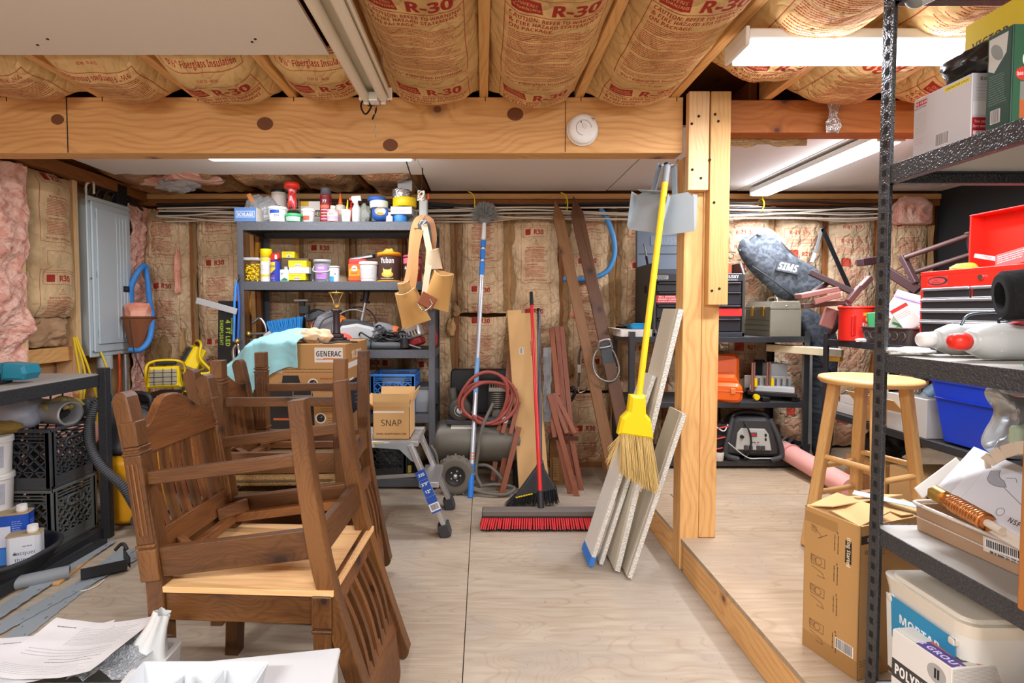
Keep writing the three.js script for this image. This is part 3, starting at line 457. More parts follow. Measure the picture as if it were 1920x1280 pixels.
// ---------------------------------------------------------------- left wall: electrical panel, pipes, hoses
{
const t = thing('electrical_panel', 'tall grey metal electrical panel on the left wall', 'electrical panel', [XL + 0.02, 0.91, -3.545]); t.rotation.y = PI / 2;
part('back_box', bx(0.37, 1.03, 0.09, 0, 0.01, -0.02, 0.004), MT.panel, t);
part('cover', M(ext(rrect(0.41, 1.06, 0.008).map(([x, y]) => [x, y + 0.53]), 0.012, 0.005)).translate(0, 0, 0.03), MT.panel, t);
part('cover_rise', mv(ext(rrect(0.36, 1.0, 0.012).map(([x, y]) => [x, y + 0.53]), 0.014, 0.006), 0, 0, 0.042), MT.panel, t);
const d = part('door', mv(ext(rrect(0.30, 0.9, 0.008).map(([x, y]) => [x, y + 0.535]), 0.012, 0.003), 0, 0, 0.054), MT.panel, t);
for (let i = 0; i < 4; i++) part('pressed_rib', bx(0.008, 0.84, 0.005, 0.03 + i * 0.032, 0.115, 0.06, 0.002), MT.panel, d);
const la = part('latch', bx(0.06, 0.042, 0.012, 0.112, 0.44, 0.06, 0.003), MT.black, d); part('latch_slide', bx(0.022, 0.02, 0.005, 0.105, 0.451, 0.068, 0.002), MT.charcoal, d);
for (const y of [0.14, 0.53, 0.92]) part('hinge', cyl(0.005, 0.005, 0.04, -0.152, y, 0.06, 10), MT.panel, t);
for (const y of [0.04, 0.52, 1.02]) for (const x of [-0.188, 0.188]) part('screw', mv(cyl(0.006, 0.006, 0.006, 0, 0, 0, 10), x, y, 0.038, PI / 2), MT.steel, t);
part('black_wires', M([0, 1, 2, 3].map((i) => tube([[-0.15 + i * 0.07, 1.06, 0], [-0.14 + i * 0.07, 1.12, 0.02], [-0.05 + i * 0.07, 1.14, 0.03], [0.1 + i * 0.09, 1.13 - 0.02 * i, 0.02]], 0.008, 20))), MT.wireBlack, t, { kind: 'stuff' });
part('white_loop', tube([[-0.17, 1.05, 0.01], [-0.19, 1.13, 0.03], [-0.15, 1.15, 0.04], [-0.13, 1.08, 0.03]], 0.007, 20), MT.wireWhite, t);
part('cable_box', bx(0.1, 0.14, 0.05, 0.12, 1.06, 0.02, 0.003), MT.gunDark, t);
}
{
const c = thing('conduit', 'grey plastic conduit pipe running down to the floor below the electrical panel', 'pipe', [XL + 0.03, 0, -3.5]);
part('pipe', cyl(0.036, 0.036, 0.88, 0, 0.02, 0, 20), MT.grey, c); part('coupling', cyl(0.045, 0.045, 0.09, 0, 0.82, 0, 20), MT.greyLight, c);
const fl = []; for (let i = 0; i <= 70; i++) fl.push([0.018 + (i % 2) * 0.004, 0.15 + i * 0.0108]);
solo('flexible_conduit', 'ribbed metal flexible conduit below the electrical panel', 'pipe', lat(fl, 14), MT.alu, [XL + 0.03, 0.0, -3.7]);
solo('orange_cable', 'orange cable coming out under the electrical panel', 'cable', tube([[0, 0.92, 0], [0.005, 0.7, 0.01], [-0.01, 0.5, 0.02], [0.0, 0.3, 0.0]], 0.009, 30), std(0xe0562a, 0.5), [XL + 0.05, 0, -3.61]);
for (let i = 0; i < 4; i++) solo('yellow_cable', ['yellow cable in the open stud bay, first from the corner post', 'yellow cable in the open stud bay, second along', 'yellow cable bent outwards beside the panel stud', 'yellow cable looping under the panel corner'][i], 'cable', tube([[XL + 0.02, 1.05, -3.25 - i * 0.012 - (i === 3 ? 0.13 : 0)], [XL + 0.04 + 0.02 * i, 0.8, -3.265 - i * 0.02 - (i === 3 ? 0.1 : 0)], [XL + 0.04, 0.55, -3.26 - i * 0.014 - (i > 1 ? 0.12 : 0)], [XL + 0.05 + 0.01 * i, 0.3, -3.27 - i * 0.02]], 0.007, 30), MT.wireYellow, [0, 0, 0], 0, 'yellow cables by the electrical panel');
}
{ // blue hose and basket beside the panel
const P = (x, y, d) => at(x, y, d);
solo('blue_hose', 'thick blue hose looping past the basket beside the electrical panel', 'hose', tube([P(246, 570, 3.72), P(247, 535, 3.7), P(262, 505, 3.74), P(272, 498, 3.8), P(276, 520, 3.82), P(280, 560, 3.78), P(285, 600, 3.68), P(278, 640, 3.6), P(262, 656, 3.55), P(244, 656, 3.55)], 0.019, 90, false, 12), MT.blueSky);
const b = P(262, 660, 3.66), t = thing('wicker_basket', 'tapered brown wicker basket with insulation on top beside the panel', 'basket', [b.x, P(262, 655, 3.66).y, -3.66]);
const prof = [[0.001, 0]]; for (let i = 0; i <= 24; i++) prof.push([0.055 + 0.045 * i / 24 + (i % 2) * 0.003, i * 0.0095]); prof.push([0.09, 0.228], [0.05, 0.005]);
part('weave_body', lat(prof, 24), std(0x8a5230, 0.85), t); part('rim', mv(fin(new THREE.TorusGeometry(0.1, 0.008, 8, 28)), 0, 0.23, 0, PI / 2), std(0x7a4426, 0.8), t);
solo('insulation_tuft', 'pale wad of insulation stuffed in the top of the wicker basket', 'insulation', mv(lump(0.17, 0.16, 0.16, 612, 0.4, 3), 0, 0.2, 0), MT.fibrePale, [b.x, t.position.y, -3.66]);
solo('basket_wire', 'thin black wire hanging below the basket towards the yellow work lights', 'wire', tube([P(243, 600, 3.5), P(252, 660, 3.48), P(268, 700, 3.45), P(275, 720, 3.4)], 0.0035, 30), MT.wireBlack);
}
{ // left shelf unit: dark frame, dusty top
const t = thing('shelf_unit', 'low dark metal shelf unit with a dusty grey top along the left wall', 'shelf', [-2.03, 0, -2.7]);
const Y = 0.885;
part('top_board', bx(0.5, 0.02, 2.0, -0.25, Y - 0.02, 0.98, 0.002), MT.deck, t);
part('front_beam', bx(0.02, 0.06, 2.0, -0.006, Y - 0.066, 0.98, 0.003), MT.hammerDull, t); part('rear_beam', bx(0.02, 0.06, 2.0, -0.49, Y - 0.066, 0.98, 0.003), MT.hammerDull, t);
part('end_beam', bx(0.5, 0.06, 0.02, -0.25, Y - 0.066, -0.01, 0.003), MT.hammerDull, t);
part('lower_board', bx(0.5, 0.016, 0.5, -0.25, 0.014, 0.22, 0.002), MT.deckDark, t); part('lower_beam', bx(0.02, 0.05, 2.0, -0.006, 0.01, 0.98, 0.003), MT.hammerDull, t);
for (const [x, z] of [[0.012, -0.015], [-0.49, -0.015], [0.012, 1.96], [-0.49, 1.96]]) part('post', bx(0.045, Y + 0.03, 0.04, x, 0, z, 0.003), MT.hammerDull, t);
}
function crateGeo(w, h, d, handle = true) { // four lattice walls, base: returns list of [name, geometry]
const out = [], wall = (W) => {
const g = [bx(W, 0.018, 0.012, 0, 0, 0, 0.002), bx(W, 0.016, 0.02, 0, h - 0.016, 0, 0.003), bx(0.03, h, 0.014, -W / 2 + 0.015, 0, 0, 0.003), bx(0.03, h, 0.014, W / 2 - 0.015, 0, 0, 0.003), bx(W, 0.05, 0.004, 0, 0.01, 0.002, 0.001), bx(W - 0.04, 0.005, 0.012, 0, h * 0.28, 0, 0), bx(W - 0.04, 0.005, 0.012, 0, h * 0.78, 0, 0), bx(W - 0.04, 0.005, 0.012, 0, h * 0.84, 0, 0), bx(W - 0.04, 0.005, 0.012, 0, h * 0.89, 0, 0)];
const lo = h * 0.2, hi = h * 0.78, n = 9, st = (W - 0.05) / 5;
for (let i = -n; i <= n; i++) for (const s of [1, -1]) { // diagonals clipped to the window
const x0 = i * st, H = hi - lo, k = 1; let ax = x0, ay = lo, bx2 = x0 + s * H * k, by = hi; const L = W / 2 - 0.025;
const cl = (px) => lo + (px - x0) / (s * k);
if (ax < -L) { if (s < 0) continue; ax = -L; ay = cl(-L); } if (ax > L) { if (s > 0) continue; ax = L; ay = cl(L); }
if (bx2 > L) { bx2 = L; by = cl(L); } if (bx2 < -L) { bx2 = -L; by = cl(-L); }
if (by - ay < 0.01 || ay < lo - 1e-6 || by > hi + 1e-6) continue;
g.push(bar(V(ax, ay, 0), V(bx2, by, 0), 0.006, 0.012, V(0, 0, 1), 0));
}
if (handle) g.push(mv(ext(rrect(W * 0.4, 0.055, 0.026), 0.016, 0.002, [rrect(W * 0.36, 0.04, 0.019)]), 0, h * 0.7, 0.004));
return M(g);
};
out.push(['front_wall', mv(wall(w), 0, 0, d / 2 - 0.008)], ['rear_wall', mv(wall(w), 0, 0, -d / 2 + 0.008)], ['side_wall', mv(wall(d - 0.02), w / 2 - 0.008, 0, 0, 0, PI / 2)], ['side_wall', mv(wall(d - 0.02), -w / 2 + 0.008, 0, 0, 0, -PI / 2)]);
const b = [bx(w - 0.02, 0.006, d - 0.02, 0, 0.012, 0, 0.001)]; out.push(['base', M(b)]);
for (const x of [-1, 1]) for (const z of [-1, 1]) out.push(['corner_post', bx(0.03, h - 0.004, 0.03, x * (w / 2 - 0.016), 0.001, z * (d / 2 - 0.016), 0.006)]);
return out;
}
function crate(label, m, p, turn, w = 0.33, h = 0.295, d = 0.33, group) { const t = thing('milk_crate', label, 'crate', p, turn, group); for (const [n, g] of crateGeo(w, h, d)) part(n, g, m, t); return t; }
crate('black plastic milk crate, lower of two stacked under the left shelf', std(0x5c615e, 0.6), [-2.3, 0.031, -2.647], 0.0, 0.34, 0.3, 0.3);
crate('black plastic milk crate holding a silver duct, upper of two under the left shelf', std(0x3e4144, 0.5), [-2.3, 0.333, -2.647], 0.0, 0.34, 0.3, 0.3);
solo('cardboard_divider', 'folded brown cardboard lying inside the lower black milk crate', 'cardboard', mv(bx(0.2, 0.012, 0.22, 0, 0, 0), 0, 0.06, 0, 0.5, 0, 0.2), MT.cardDark, [-2.3, 0.035, -2.647]);
{ // flexible aluminium duct
const pr2 = []; for (let i = 0; i <= 60; i++) pr2.push([0.058 + (i % 2) * 0.006, -0.13 + i * 0.0046]); for (let i = 60; i >= 0; i--) pr2.push([0.054 + (i % 2) * 0.006, -0.13 + i * 0.0046]);
const t = thing('aluminium_duct', 'short ribbed silver aluminium duct lying in the upper black crate', 'duct', [-2.24, 0.69, -2.66]);
part('ribbed_tube', mv(lat(pr2, 26), 0, 0, 0, 0, 0, PI / 2), std(0xd6d8d8, 0.35, 0.5), t); t.rotation.y = -0.35;
const g = thing('work_glove', 'grey and tan work glove lying over the crate beside the silver duct', 'glove', [-2.28, 0.72, -2.68]);
const P = (a) => tube(a, 0.015, 20, false, 10);
part('palm', mv(lump(0.13, 0.05, 0.1, 622, 0.2, 2), 0.0, -0.01, 0), std(0x9a8c50, 0.9), g);
part('cuff', mv(lump(0.12, 0.05, 0.11, 623, 0.2, 2), -0.1, -0.03, 0.02), std(0x7c7a80, 0.9), g);
for (let i = 0; i < 4; i++) part('finger', P([[0.03, 0.015, -0.035 + i * 0.023], [0.1, 0.02 + 0.008 * i, -0.04 + i * 0.026], [0.15 - 0.01 * i, -0.012, -0.04 + i * 0.026]]), std(0xa29254, 0.9), g);
part('thumb', P([[0.0, 0.01, 0.045], [0.05, 0.0, 0.075], [0.08, -0.025, 0.08]]), std(0xa29254, 0.9), g);
const b = thing('fabric_bag', 'crumpled light grey cloth bag with a tan lining on the crate at the far left', 'bag', [-2.42, 0.62, -2.6]);
part('body', mv(lump(0.3, 0.22, 0.24, 626, 0.35, 2), 0, 0, 0), std(0xb4b8c4, 0.9), b); part('lining', mv(lump(0.16, 0.07, 0.1, 627, 0.3, 3), 0.07, -0.0, 0.1), std(0x9a7c3c, 0.9), b);
const tc = thing('tool_case', 'closed dark grey plastic tool case behind the silver duct', 'case', [-2.2, 0.636, -2.76]);
part('shell', mv(bx(0.2, 0.09, 0.12, 0, 0, 0, 0.02), 0, 0, 0, 0, 0.3, 0.25), MT.charcoal, tc); part('latch', mv(bx(0.04, 0.02, 0.01, 0.0, 0.06, 0.064, 0.003), 0, 0, 0, 0, 0.3, 0.25), MT.red, tc);
}
{ // cordless tool charger on the shelf top
const t = thing('battery_charger', 'teal and black cordless tool battery charger on the left shelf top', 'charger', [-2.21, 0.885, -2.33], 0.1);
part('base', bx(0.17, 0.06, 0.12, -0.05, 0, 0.02, 0.012), MT.charcoal, t);
part('battery_shell', mv(ext([[-0.09, 0], [0.1, 0], [0.115, 0.03], [0.105, 0.068], [0.02, 0.078], [-0.08, 0.07]], 0.11, 0.012), 0.02, 0.018, -0.02), MT.teal, t);
for (let i = 0; i < 3; i++) part('grip_rib', bx(0.006, 0.075, 0.116, 0.0 + i * 0.02, 0.02, -0.02, 0.003), std(0x14606f, 0.5), t);
decal(pr(0.055, 0.04, (g, W, H) => { fillc(g, W, H, '#cfd2d2'); lines(g, 8, H * 0.18, W - 16, 1, 5, '#333', 4); lines(g, 5, H * 0.45, W - 10, 4, 6, '#555'); }), t, -0.06, 0.03, 0.081);
part('cord', tube([[-0.14, 0.03, 0], [-0.2, 0.06, 0.04], [-0.24, 0.02, 0.1]], 0.004, 20), MT.black, t);
}
solo('hanging_wire', 'thin black wire hanging behind the left shelf over the pink insulation', 'wire', tube([at(95, 742, 2.75), at(92, 790, 2.75), at(80, 815, 2.72), at(84, 840, 2.7)], 0.005, 24), MT.wireBlack);
solo('hanging_wire', 'thin black wire behind the glove on the left shelf crate', 'wire', tube([at(97, 735, 2.72), at(92, 775, 2.72), at(84, 800, 2.7), at(78, 830, 2.7)].map((q) => q.add(V(0.06, 0, 0))), 0.004, 24), MT.wireBlack);
function tubWith(label, p, r0, r1, h, m, lidM, draw, o = {}) {
const t = thing(o.name ?? 'plastic_tub', label, o.cat ?? 'tub', p, o.turn ?? 0, o.group);
part('body', lat([[0, 0], [r0 - 0.003, 0], [r0, 0.004], [r1, h], [r1 - 0.003, h], [r0 - 0.004, 0.006], [0, 0.006]], 30), m, t);
if (lidM) part('lid', lat([[0, h + 0.006], [r1 - 0.002, h + 0.007], [r1 + 0.004, h + 0.003], [r1 + 0.005, h - 0.012], [r1 + 0.001, h - 0.013], [0, h - 0.001]], 30), lidM, t);
if (draw) { const k = o.span ?? 1.1, y0 = o.y0 ?? 0.14, y1 = o.y1 ?? 0.82, ra = r0 + (r1 - r0) * y0 + 0.0012, rb = r0 + (r1 - r0) * y1 + 0.0012, q = prCyl(ra, rb, h * (y1 - y0), -k + (o.spin ?? 0), k + (o.spin ?? 0), draw, o.ppm ?? 1000); decal(q, t, 0, h * (y0 + y1) / 2, 0, 0, 0, 0, 'wrap_label'); }
if (o.rings) for (const y of o.rings) part('rim_band', lat([[r0 + (r1 - r0) * y / h - 0.001, y - 0.006], [r0 + (r1 - r0) * y / h + 0.006, y - 0.004], [r0 + (r1 - r0) * y / h + 0.006, y + 0.004], [r0 + (r1 - r0) * y / h - 0.001, y + 0.006]], 30), lidM, t);
return t;
}
{
const lab = (g, W, H) => { fillc(g, W, H, '#e9e9ea'); g.fillStyle = '#b03a40'; g.fillRect(6, 8, W * 0.3, 7); lines(g, 6, 24, W * 0.42, 9, 8, '#667'); g.fillStyle = '#b9bcc4'; g.fillRect(W * 0.52, 8, W * 0.42, H - 16); lines(g, W * 0.55, 16, W * 0.34, 9, 8, '#556'); };
const X = -2.36, Z = -2.45; // stacked at the shelf's near side, the lowest stands on the floor
tubWith('white plastic tub with a printed label, topmost of the stack beside the black crates', [X, 0.435, Z], 0.062, 0.07, 0.175, MT.white, MT.white, lab, { spin: 0.3, rings: [0.155], group: 'white tubs stacked by the black crates' });
tubWith('white plastic tub with a printed label, second in the stack beside the black crates', [X, 0.257, Z], 0.062, 0.07, 0.172, MT.white, MT.white, lab, { spin: 0.3, rings: [0.155], group: 'white tubs stacked by the black crates' });
tubWith('tall white bucket at the bottom of the stack, behind the blue solvent can', [X, 0.013, Z], 0.07, 0.075, 0.236, MT.whiteMatte, MT.white, null, {});
const can = (label, p, turn, w, h, d, m, face, side) => {
const t = thing('solvent_can', label, 'can', p, turn);
part('body', mv(ext(rrect(w, d, 0.02), h, 0.002), 0, h / 2, 0, PI / 2), m, t); part('top_plate', mv(ext(rrect(w + 0.004, d + 0.004, 0.021), 0.006, 0.002), 0, h, 0, PI / 2), std(0xb8a27c, 0.5, 0.3), t);
part('spout', cyl(0.02, 0.02, 0.012, w * 0.22, h, 0, 18), MT.offwhite, t); part('cap', cyl(0.022, 0.02, 0.024, w * 0.22, h + 0.01, 0, 18), MT.white, t);
decal(pr(w - 0.036, h * 0.98, face), t, 0, h / 2, d / 2 + 0.001); if (side) decal(pr(d - 0.036, h * 0.98, side), t, w / 2 + 0.001, h / 2, 0, PI / 2);
return t;
};
const T = thing('rubber_tub', 'low oval black rubber tub on the floor under the left shelf', 'tub', [-2.27, 0, -2.28], 0.0);
part('wall', tubGeo(0.46, 0.34, 0.54, 0.42, 0.125, 0.16, 0.008, 0.01), std(0x232325, 0.7), T); part('rolled_rim', tube(rrect(0.55, 0.43, 0.17, 0, 0, 10).map(([x, z]) => [x, 0.123, z]), 0.011, 80, true, 8), std(0x2c2c2e, 0.6), T);
can('white rectangular can of lacquer thinner standing in the black rubber tub', [-2.105, 0.012, -2.32], 0.45, 0.125, 0.185, 0.075, std(0xdcdfe2, 0.4, 0.1), (g, W, H) => { fillc(g, W, H, '#dfe3e6'); lines(g, W * 0.5, H * 0.24, W * 0.4, 1, 5, '#7a8088', 4); txt(g, 'lacquer', W * 0.6, H * 0.42, W * 0.26, '#2b3a52', { w: '' }); txt(g, 'thinner', W * 0.6, H * 0.58, W * 0.26, '#2b3a52', { w: '' }); g.fillStyle = '#555'; g.fillRect(W * 0.12, H * 0.4, W * 0.14, H * 0.05); g.fillStyle = '#c8ccd2'; g.fillRect(W * 0.08, H * 0.8, W * 0.3, H * 0.14); });
can('blue rectangular solvent can with a white cap at the left edge in the tub', [-2.225, 0.012, -2.4], 0.35, 0.13, 0.25, 0.08, std(0x1f55c0, 0.4, 0.1), (g, W, H) => { fillc(g, W, H, '#1f55c0'); g.fillStyle = '#e4e8f0'; g.fillRect(0, H * 0.2, W * 0.5, H * 0.4); g.fillStyle = '#4a90e0'; g.fillRect(0, H * 0.62, W * 0.6, H * 0.36); lines(g, W * 0.55, H * 0.12, W * 0.4, 8, 9, '#dfe8ff', 2); }, (g, W, H) => { fillc(g, W, H, '#1b4db4'); lines(g, 4, H * 0.15, W - 8, 9, 10, '#dfe8ff', 2); });
}
{ // lengths of metal and pipe lying on the floor
const f = (px, py) => onY(px, py, 0);
const a = f(18, 1108), b = f(92, 1092);
const pp = thing('grey_pipe', 'short hollow grey plastic pipe lying on the floor before the black tub', 'pipe', [0, 0, 0]);
a.y = b.y = 0.03; const dir = b.clone().sub(a).normalize();
part('tube_wall', orient(lat([[0.025, -0.14], [0.029, -0.14], [0.029, 0.14], [0.025, 0.14], [0.025, -0.14]], 22).rotateX(PI / 2), a, b), MT.grey, pp);
const bars = [['dark steel angle bar lying on the floor closest to the black crates', [90, 1083], [196, 1022], 0.035, 0.035, MT.hammerDull], ['black steel bar on the floor, second from the crates', [55, 1098], [170, 1024], 0.03, 0.022, MT.charcoal], ['flat wooden offcut lying between the steel bars and the saw-tooth strips', [100, 1098], [172, 1040], 0.05, 0.012, MT.pineOld]];
for (const [l, p, q, w, h, m] of bars) { const A = f(...p), B = f(...q); A.y = B.y = h / 2 + 0.001; solo('metal_bar', l, 'bar', bar(A, B, w, h, V(0, 1, 0)), m); }
solo('copper_strip', 'thin copper coloured strip on the floor beside the grey pipe', 'strip', bar(f(-10, 1160).setY(0.004), f(108, 1084).setY(0.004), 0.02, 0.005, V(0, 1, 0)), MT.copper);
const strip = (label, p, q, w, y, s) => {
const A = f(...p), B = f(...q), L = A.distanceTo(B), n = round(L / 0.052), o = [];
const tooth = (i, sd) => 0.007 * (i % 2 ? 1 : 0.2) * sd;
for (let i = 0; i <= n * 2; i++) o.push([-L / 2 + L * i / (n * 2), -w / 2 - tooth(i, 1) + 0.004]);
for (let i = n * 2; i >= 0; i--) o.push([-L / 2 + L * i / (n * 2), w / 2 + tooth(i, 1) - 0.004]);
const holes = []; for (let i = 1; i < n; i++) holes.push(oval(i % 4 === 0 ? 0.01 : 0.004, 0.004, 8, -L / 2 + i * L / n, (i % 2 ? 1 : -1) * w * 0.28));
const g = ext(o, 0.002, 0, holes); g.rotateX(-PI / 2);
A.y = B.y = y; const d = B.clone().sub(A); const t = solo('galvanised_strip', label, 'metal strip', g, MT.galv, A.add(B).multiplyScalar(0.5)); t.rotation.y = Math.atan2(-d.z, d.x); return t;
};
strip('galvanised saw-tooth metal strip with holes, lying nearest the chairs', [-12, 1228], [240, 1030], 0.085, 0.004, 1);
strip('galvanised saw-tooth metal strip with holes, topmost and longest of the three', [-20, 1192], [262, 1040], 0.08, 0.0085, 2);
strip('galvanised saw-tooth metal strip with holes, lying nearest the steel bars', [-20, 1166], [205, 1018], 0.075, 0.013, 3);
const q = f(198, 1075), t = thing('metal_bracket', 'bent black metal bracket lying on the galvanised strips', 'bracket', [q.x, 0.016, q.z], 0.55);
part('flange', bx(0.17, 0.05, 0.004, 0, 0, 0.05, 0.001), MT.gunDark, t); part('end_plate', mv(bx(0.004, 0.05, 0.13, 0.085, 0, -0.01, 0.001), 0, 0, 0, 0, 0.25), MT.gunDark, t); part('hook', tube([[0.08, 0.05, -0.07], [0.06, 0.075, -0.09], [0.03, 0.05, -0.09]], 0.008, 12), MT.black, t); part('foot', bx(0.17, 0.004, 0.05, 0, 0, 0.027, 0.001), MT.gunDark, t);
solo('white_string', 'short piece of white string on the floor beside the galvanised strips', 'string', tube([f(135, 1110), f(160, 1108), f(180, 1100), f(196, 1088)].map((v) => v.setY(0.004)), 0.003, 20), MT.wireWhite);
}
{ // shop vacuum
const t = thing('shop_vacuum', 'yellow drum shop vacuum with a black top and ribbed hose behind the chairs', 'vacuum cleaner', [-2.03, 0, -2.96]);
part('drum', lat([[0, 0.03], [0.15, 0.03], [0.165, 0.06], [0.178, 0.36], [0.178, 0.42], [0, 0.42]], 32), MT.yellowDeep, t);
part('power_head', lat([[0, 0.66], [0.06, 0.655], [0.12, 0.62], [0.15, 0.56], [0.16, 0.5], [0.184, 0.47], [0.186, 0.425], [0, 0.425]], 32), MT.charcoal, t);
part('handle', tube([[-0.1, 0.6, 0.0], [-0.09, 0.72, 0.0], [0.09, 0.72, 0], [0.1, 0.6, 0]], 0.016, 24, false, 10), MT.black, t);
for (const [x, z] of [[0.13, 0.13], [0.16, -0.08], [-0.14, 0.12], [-0.14, -0.12]]) { const f = part('caster_foot', mv(lump(0.15, 0.1, 0.12, 640, 0.05, 1), x * 1.25, 0.03, z * 1.25), MT.greyDark, t); part('caster', mv(cyl(0.028, 0.028, 0.022, 0, -0.011, 0, 16), x * 1.55, 0.028, z * 1.45, 0, 0, PI / 2), MT.black, f); }
const rib = (pts, r) => { const c = new THREE.CatmullRomCurve3(pts.map((p) => V(...p))), n = 130, L = []; const g = fin(new THREE.TubeGeometry(c, n * 2, r, 12)); const src = g.attributes.position; return g; };
const hose = [[0.1, 0.6, 0.12], [0.02, 0.74, 0.16], [-0.06, 0.72, 0.2], [-0.07, 0.55, 0.25], [0.0, 0.4, 0.27], [0.1, 0.28, 0.25], [0.16, 0.12, 0.2], [0.22, 0.05, 0.1]];
const hs = part('hose', rib(hose, 0.021), MT.charcoal, t); const cv = new THREE.CatmullRomCurve3(hose.map((p) => V(...p)));
part('hose_rib', M(Array.from({ length: 95 }, (_, i) => { const p = cv.getPointAt((i + 0.5) / 95), d = cv.getTangentAt((i + 0.5) / 95); return orient(fin(new THREE.TorusGeometry(0.0215, 0.0035, 5, 12)), p.clone().sub(d), p.clone().add(d)); })), MT.greyDark, t, { kind: 'stuff' });
}
{ // yellow work lights standing on a stacked pair of tool cases behind the chairs
const c1 = thing('tool_case', 'large red and black plastic tool case behind the chair slats, lower of two', 'case', [-2.03, 0, -3.46]);
part('body', bx(0.5, 0.36, 0.3, 0, 0, 0, 0.02), MT.redDeep, c1); part('lid', bx(0.51, 0.06, 0.31, 0, 0.36, 0, 0.015), MT.black, c1); part('handle', tube([[-0.08, 0.3, 0.16], [-0.07, 0.26, 0.2], [0.07, 0.26, 0.2], [0.08, 0.3, 0.16]], 0.01, 16), MT.red, c1);
for (const x of [-0.15, 0.15]) part('latch', bx(0.05, 0.06, 0.012, x, 0.34, 0.156, 0.004), MT.red, c1);
const c2 = thing('tool_case', 'black tool case with red latches, upper of two behind the chair slats', 'case', [-2.0, 0.421, -3.46], 0.1);
part('body', bx(0.5, 0.2, 0.28, 0, 0, 0, 0.02), MT.charcoal, c2); part('lid', bx(0.51, 0.045, 0.29, 0, 0.2, 0, 0.012), MT.black, c2); for (const x of [-0.15, 0.15]) part('latch', bx(0.05, 0.05, 0.012, x, 0.18, 0.146, 0.004), MT.red, c2);
decal(pr(0.16, 0.06, (g, W, H) => { fillc(g, W, H, '#1a1a1a'); lines(g, 6, 10, W - 12, 5, 9, '#ccc', 2); }), c2, 0.05, 0.1, 0.1415);
const lamp = (label, p, turn, tilt, lens) => {
const t = thing('work_light', label, 'work light', p, turn);
const h = part('housing', mv(ext([[-0.1, -0.07], [0.1, -0.07], [0.085, 0.07], [-0.085, 0.07]], 0.09, 0.012), 0, 0.11, 0, tilt), MT.yellow, t);
part('lens', mv(bx(0.155, 0.1, 0.006, 0, -0.05, 0.049, 0.003), 0, 0.11, 0, tilt), lens, t);
part('guard_wire', M([-0.05, 0, 0.05].map((x) => mv(rod(V(x, -0.055, 0.062), V(x, 0.055, 0.062), 0.0018, 6), 0, 0.11, 0, tilt)), [-0.03, 0.0, 0.03].map((y) => mv(rod(V(-0.08, y, 0.064), V(0.08, y, 0.064), 0.0018, 6), 0, 0.11, 0, tilt))), MT.black, t, { kind: 'stuff' });
part('stand_tube', tube([[-0.12, 0.012, 0.08], [-0.12, 0.012, -0.08], [-0.115, 0.11, -0.02], [-0.1, 0.2, -0.03], [0.1, 0.2, -0.03], [0.115, 0.11, -0.02], [0.12, 0.012, -0.08], [0.12, 0.012, 0.08]], 0.009, 60), MT.yellow, t);
part('grip', rod(V(-0.06, 0.2, -0.031), V(0.06, 0.2, -0.031), 0.014, 12), MT.black, t);
return t;
};
const a = at(303, 730, 3.36), b = at(358, 690, 3.45);
lamp('yellow halogen work light with a wire guard facing out, left of two', [a.x, 0.667, -3.4], 0.35, -0.1, phy(0xb8b090, 0.2, { transmission: 0.2 }));
const w = lamp('yellow halogen work light turned sideways, right of two and higher', [b.x - 0.02, 0.79, -3.52], -0.9, -0.5, MT.greyDark);
const pl = thing('paint_can', 'dull metal can under the right yellow work light', 'can', [b.x - 0.02, 0.667, -3.52]); part('body', cyl(0.075, 0.075, 0.115, 0, 0, 0, 24), MT.steel, pl); part('lid', cyl(0.072, 0.072, 0.007, 0, 0.115, 0, 24), MT.alu, pl);
}
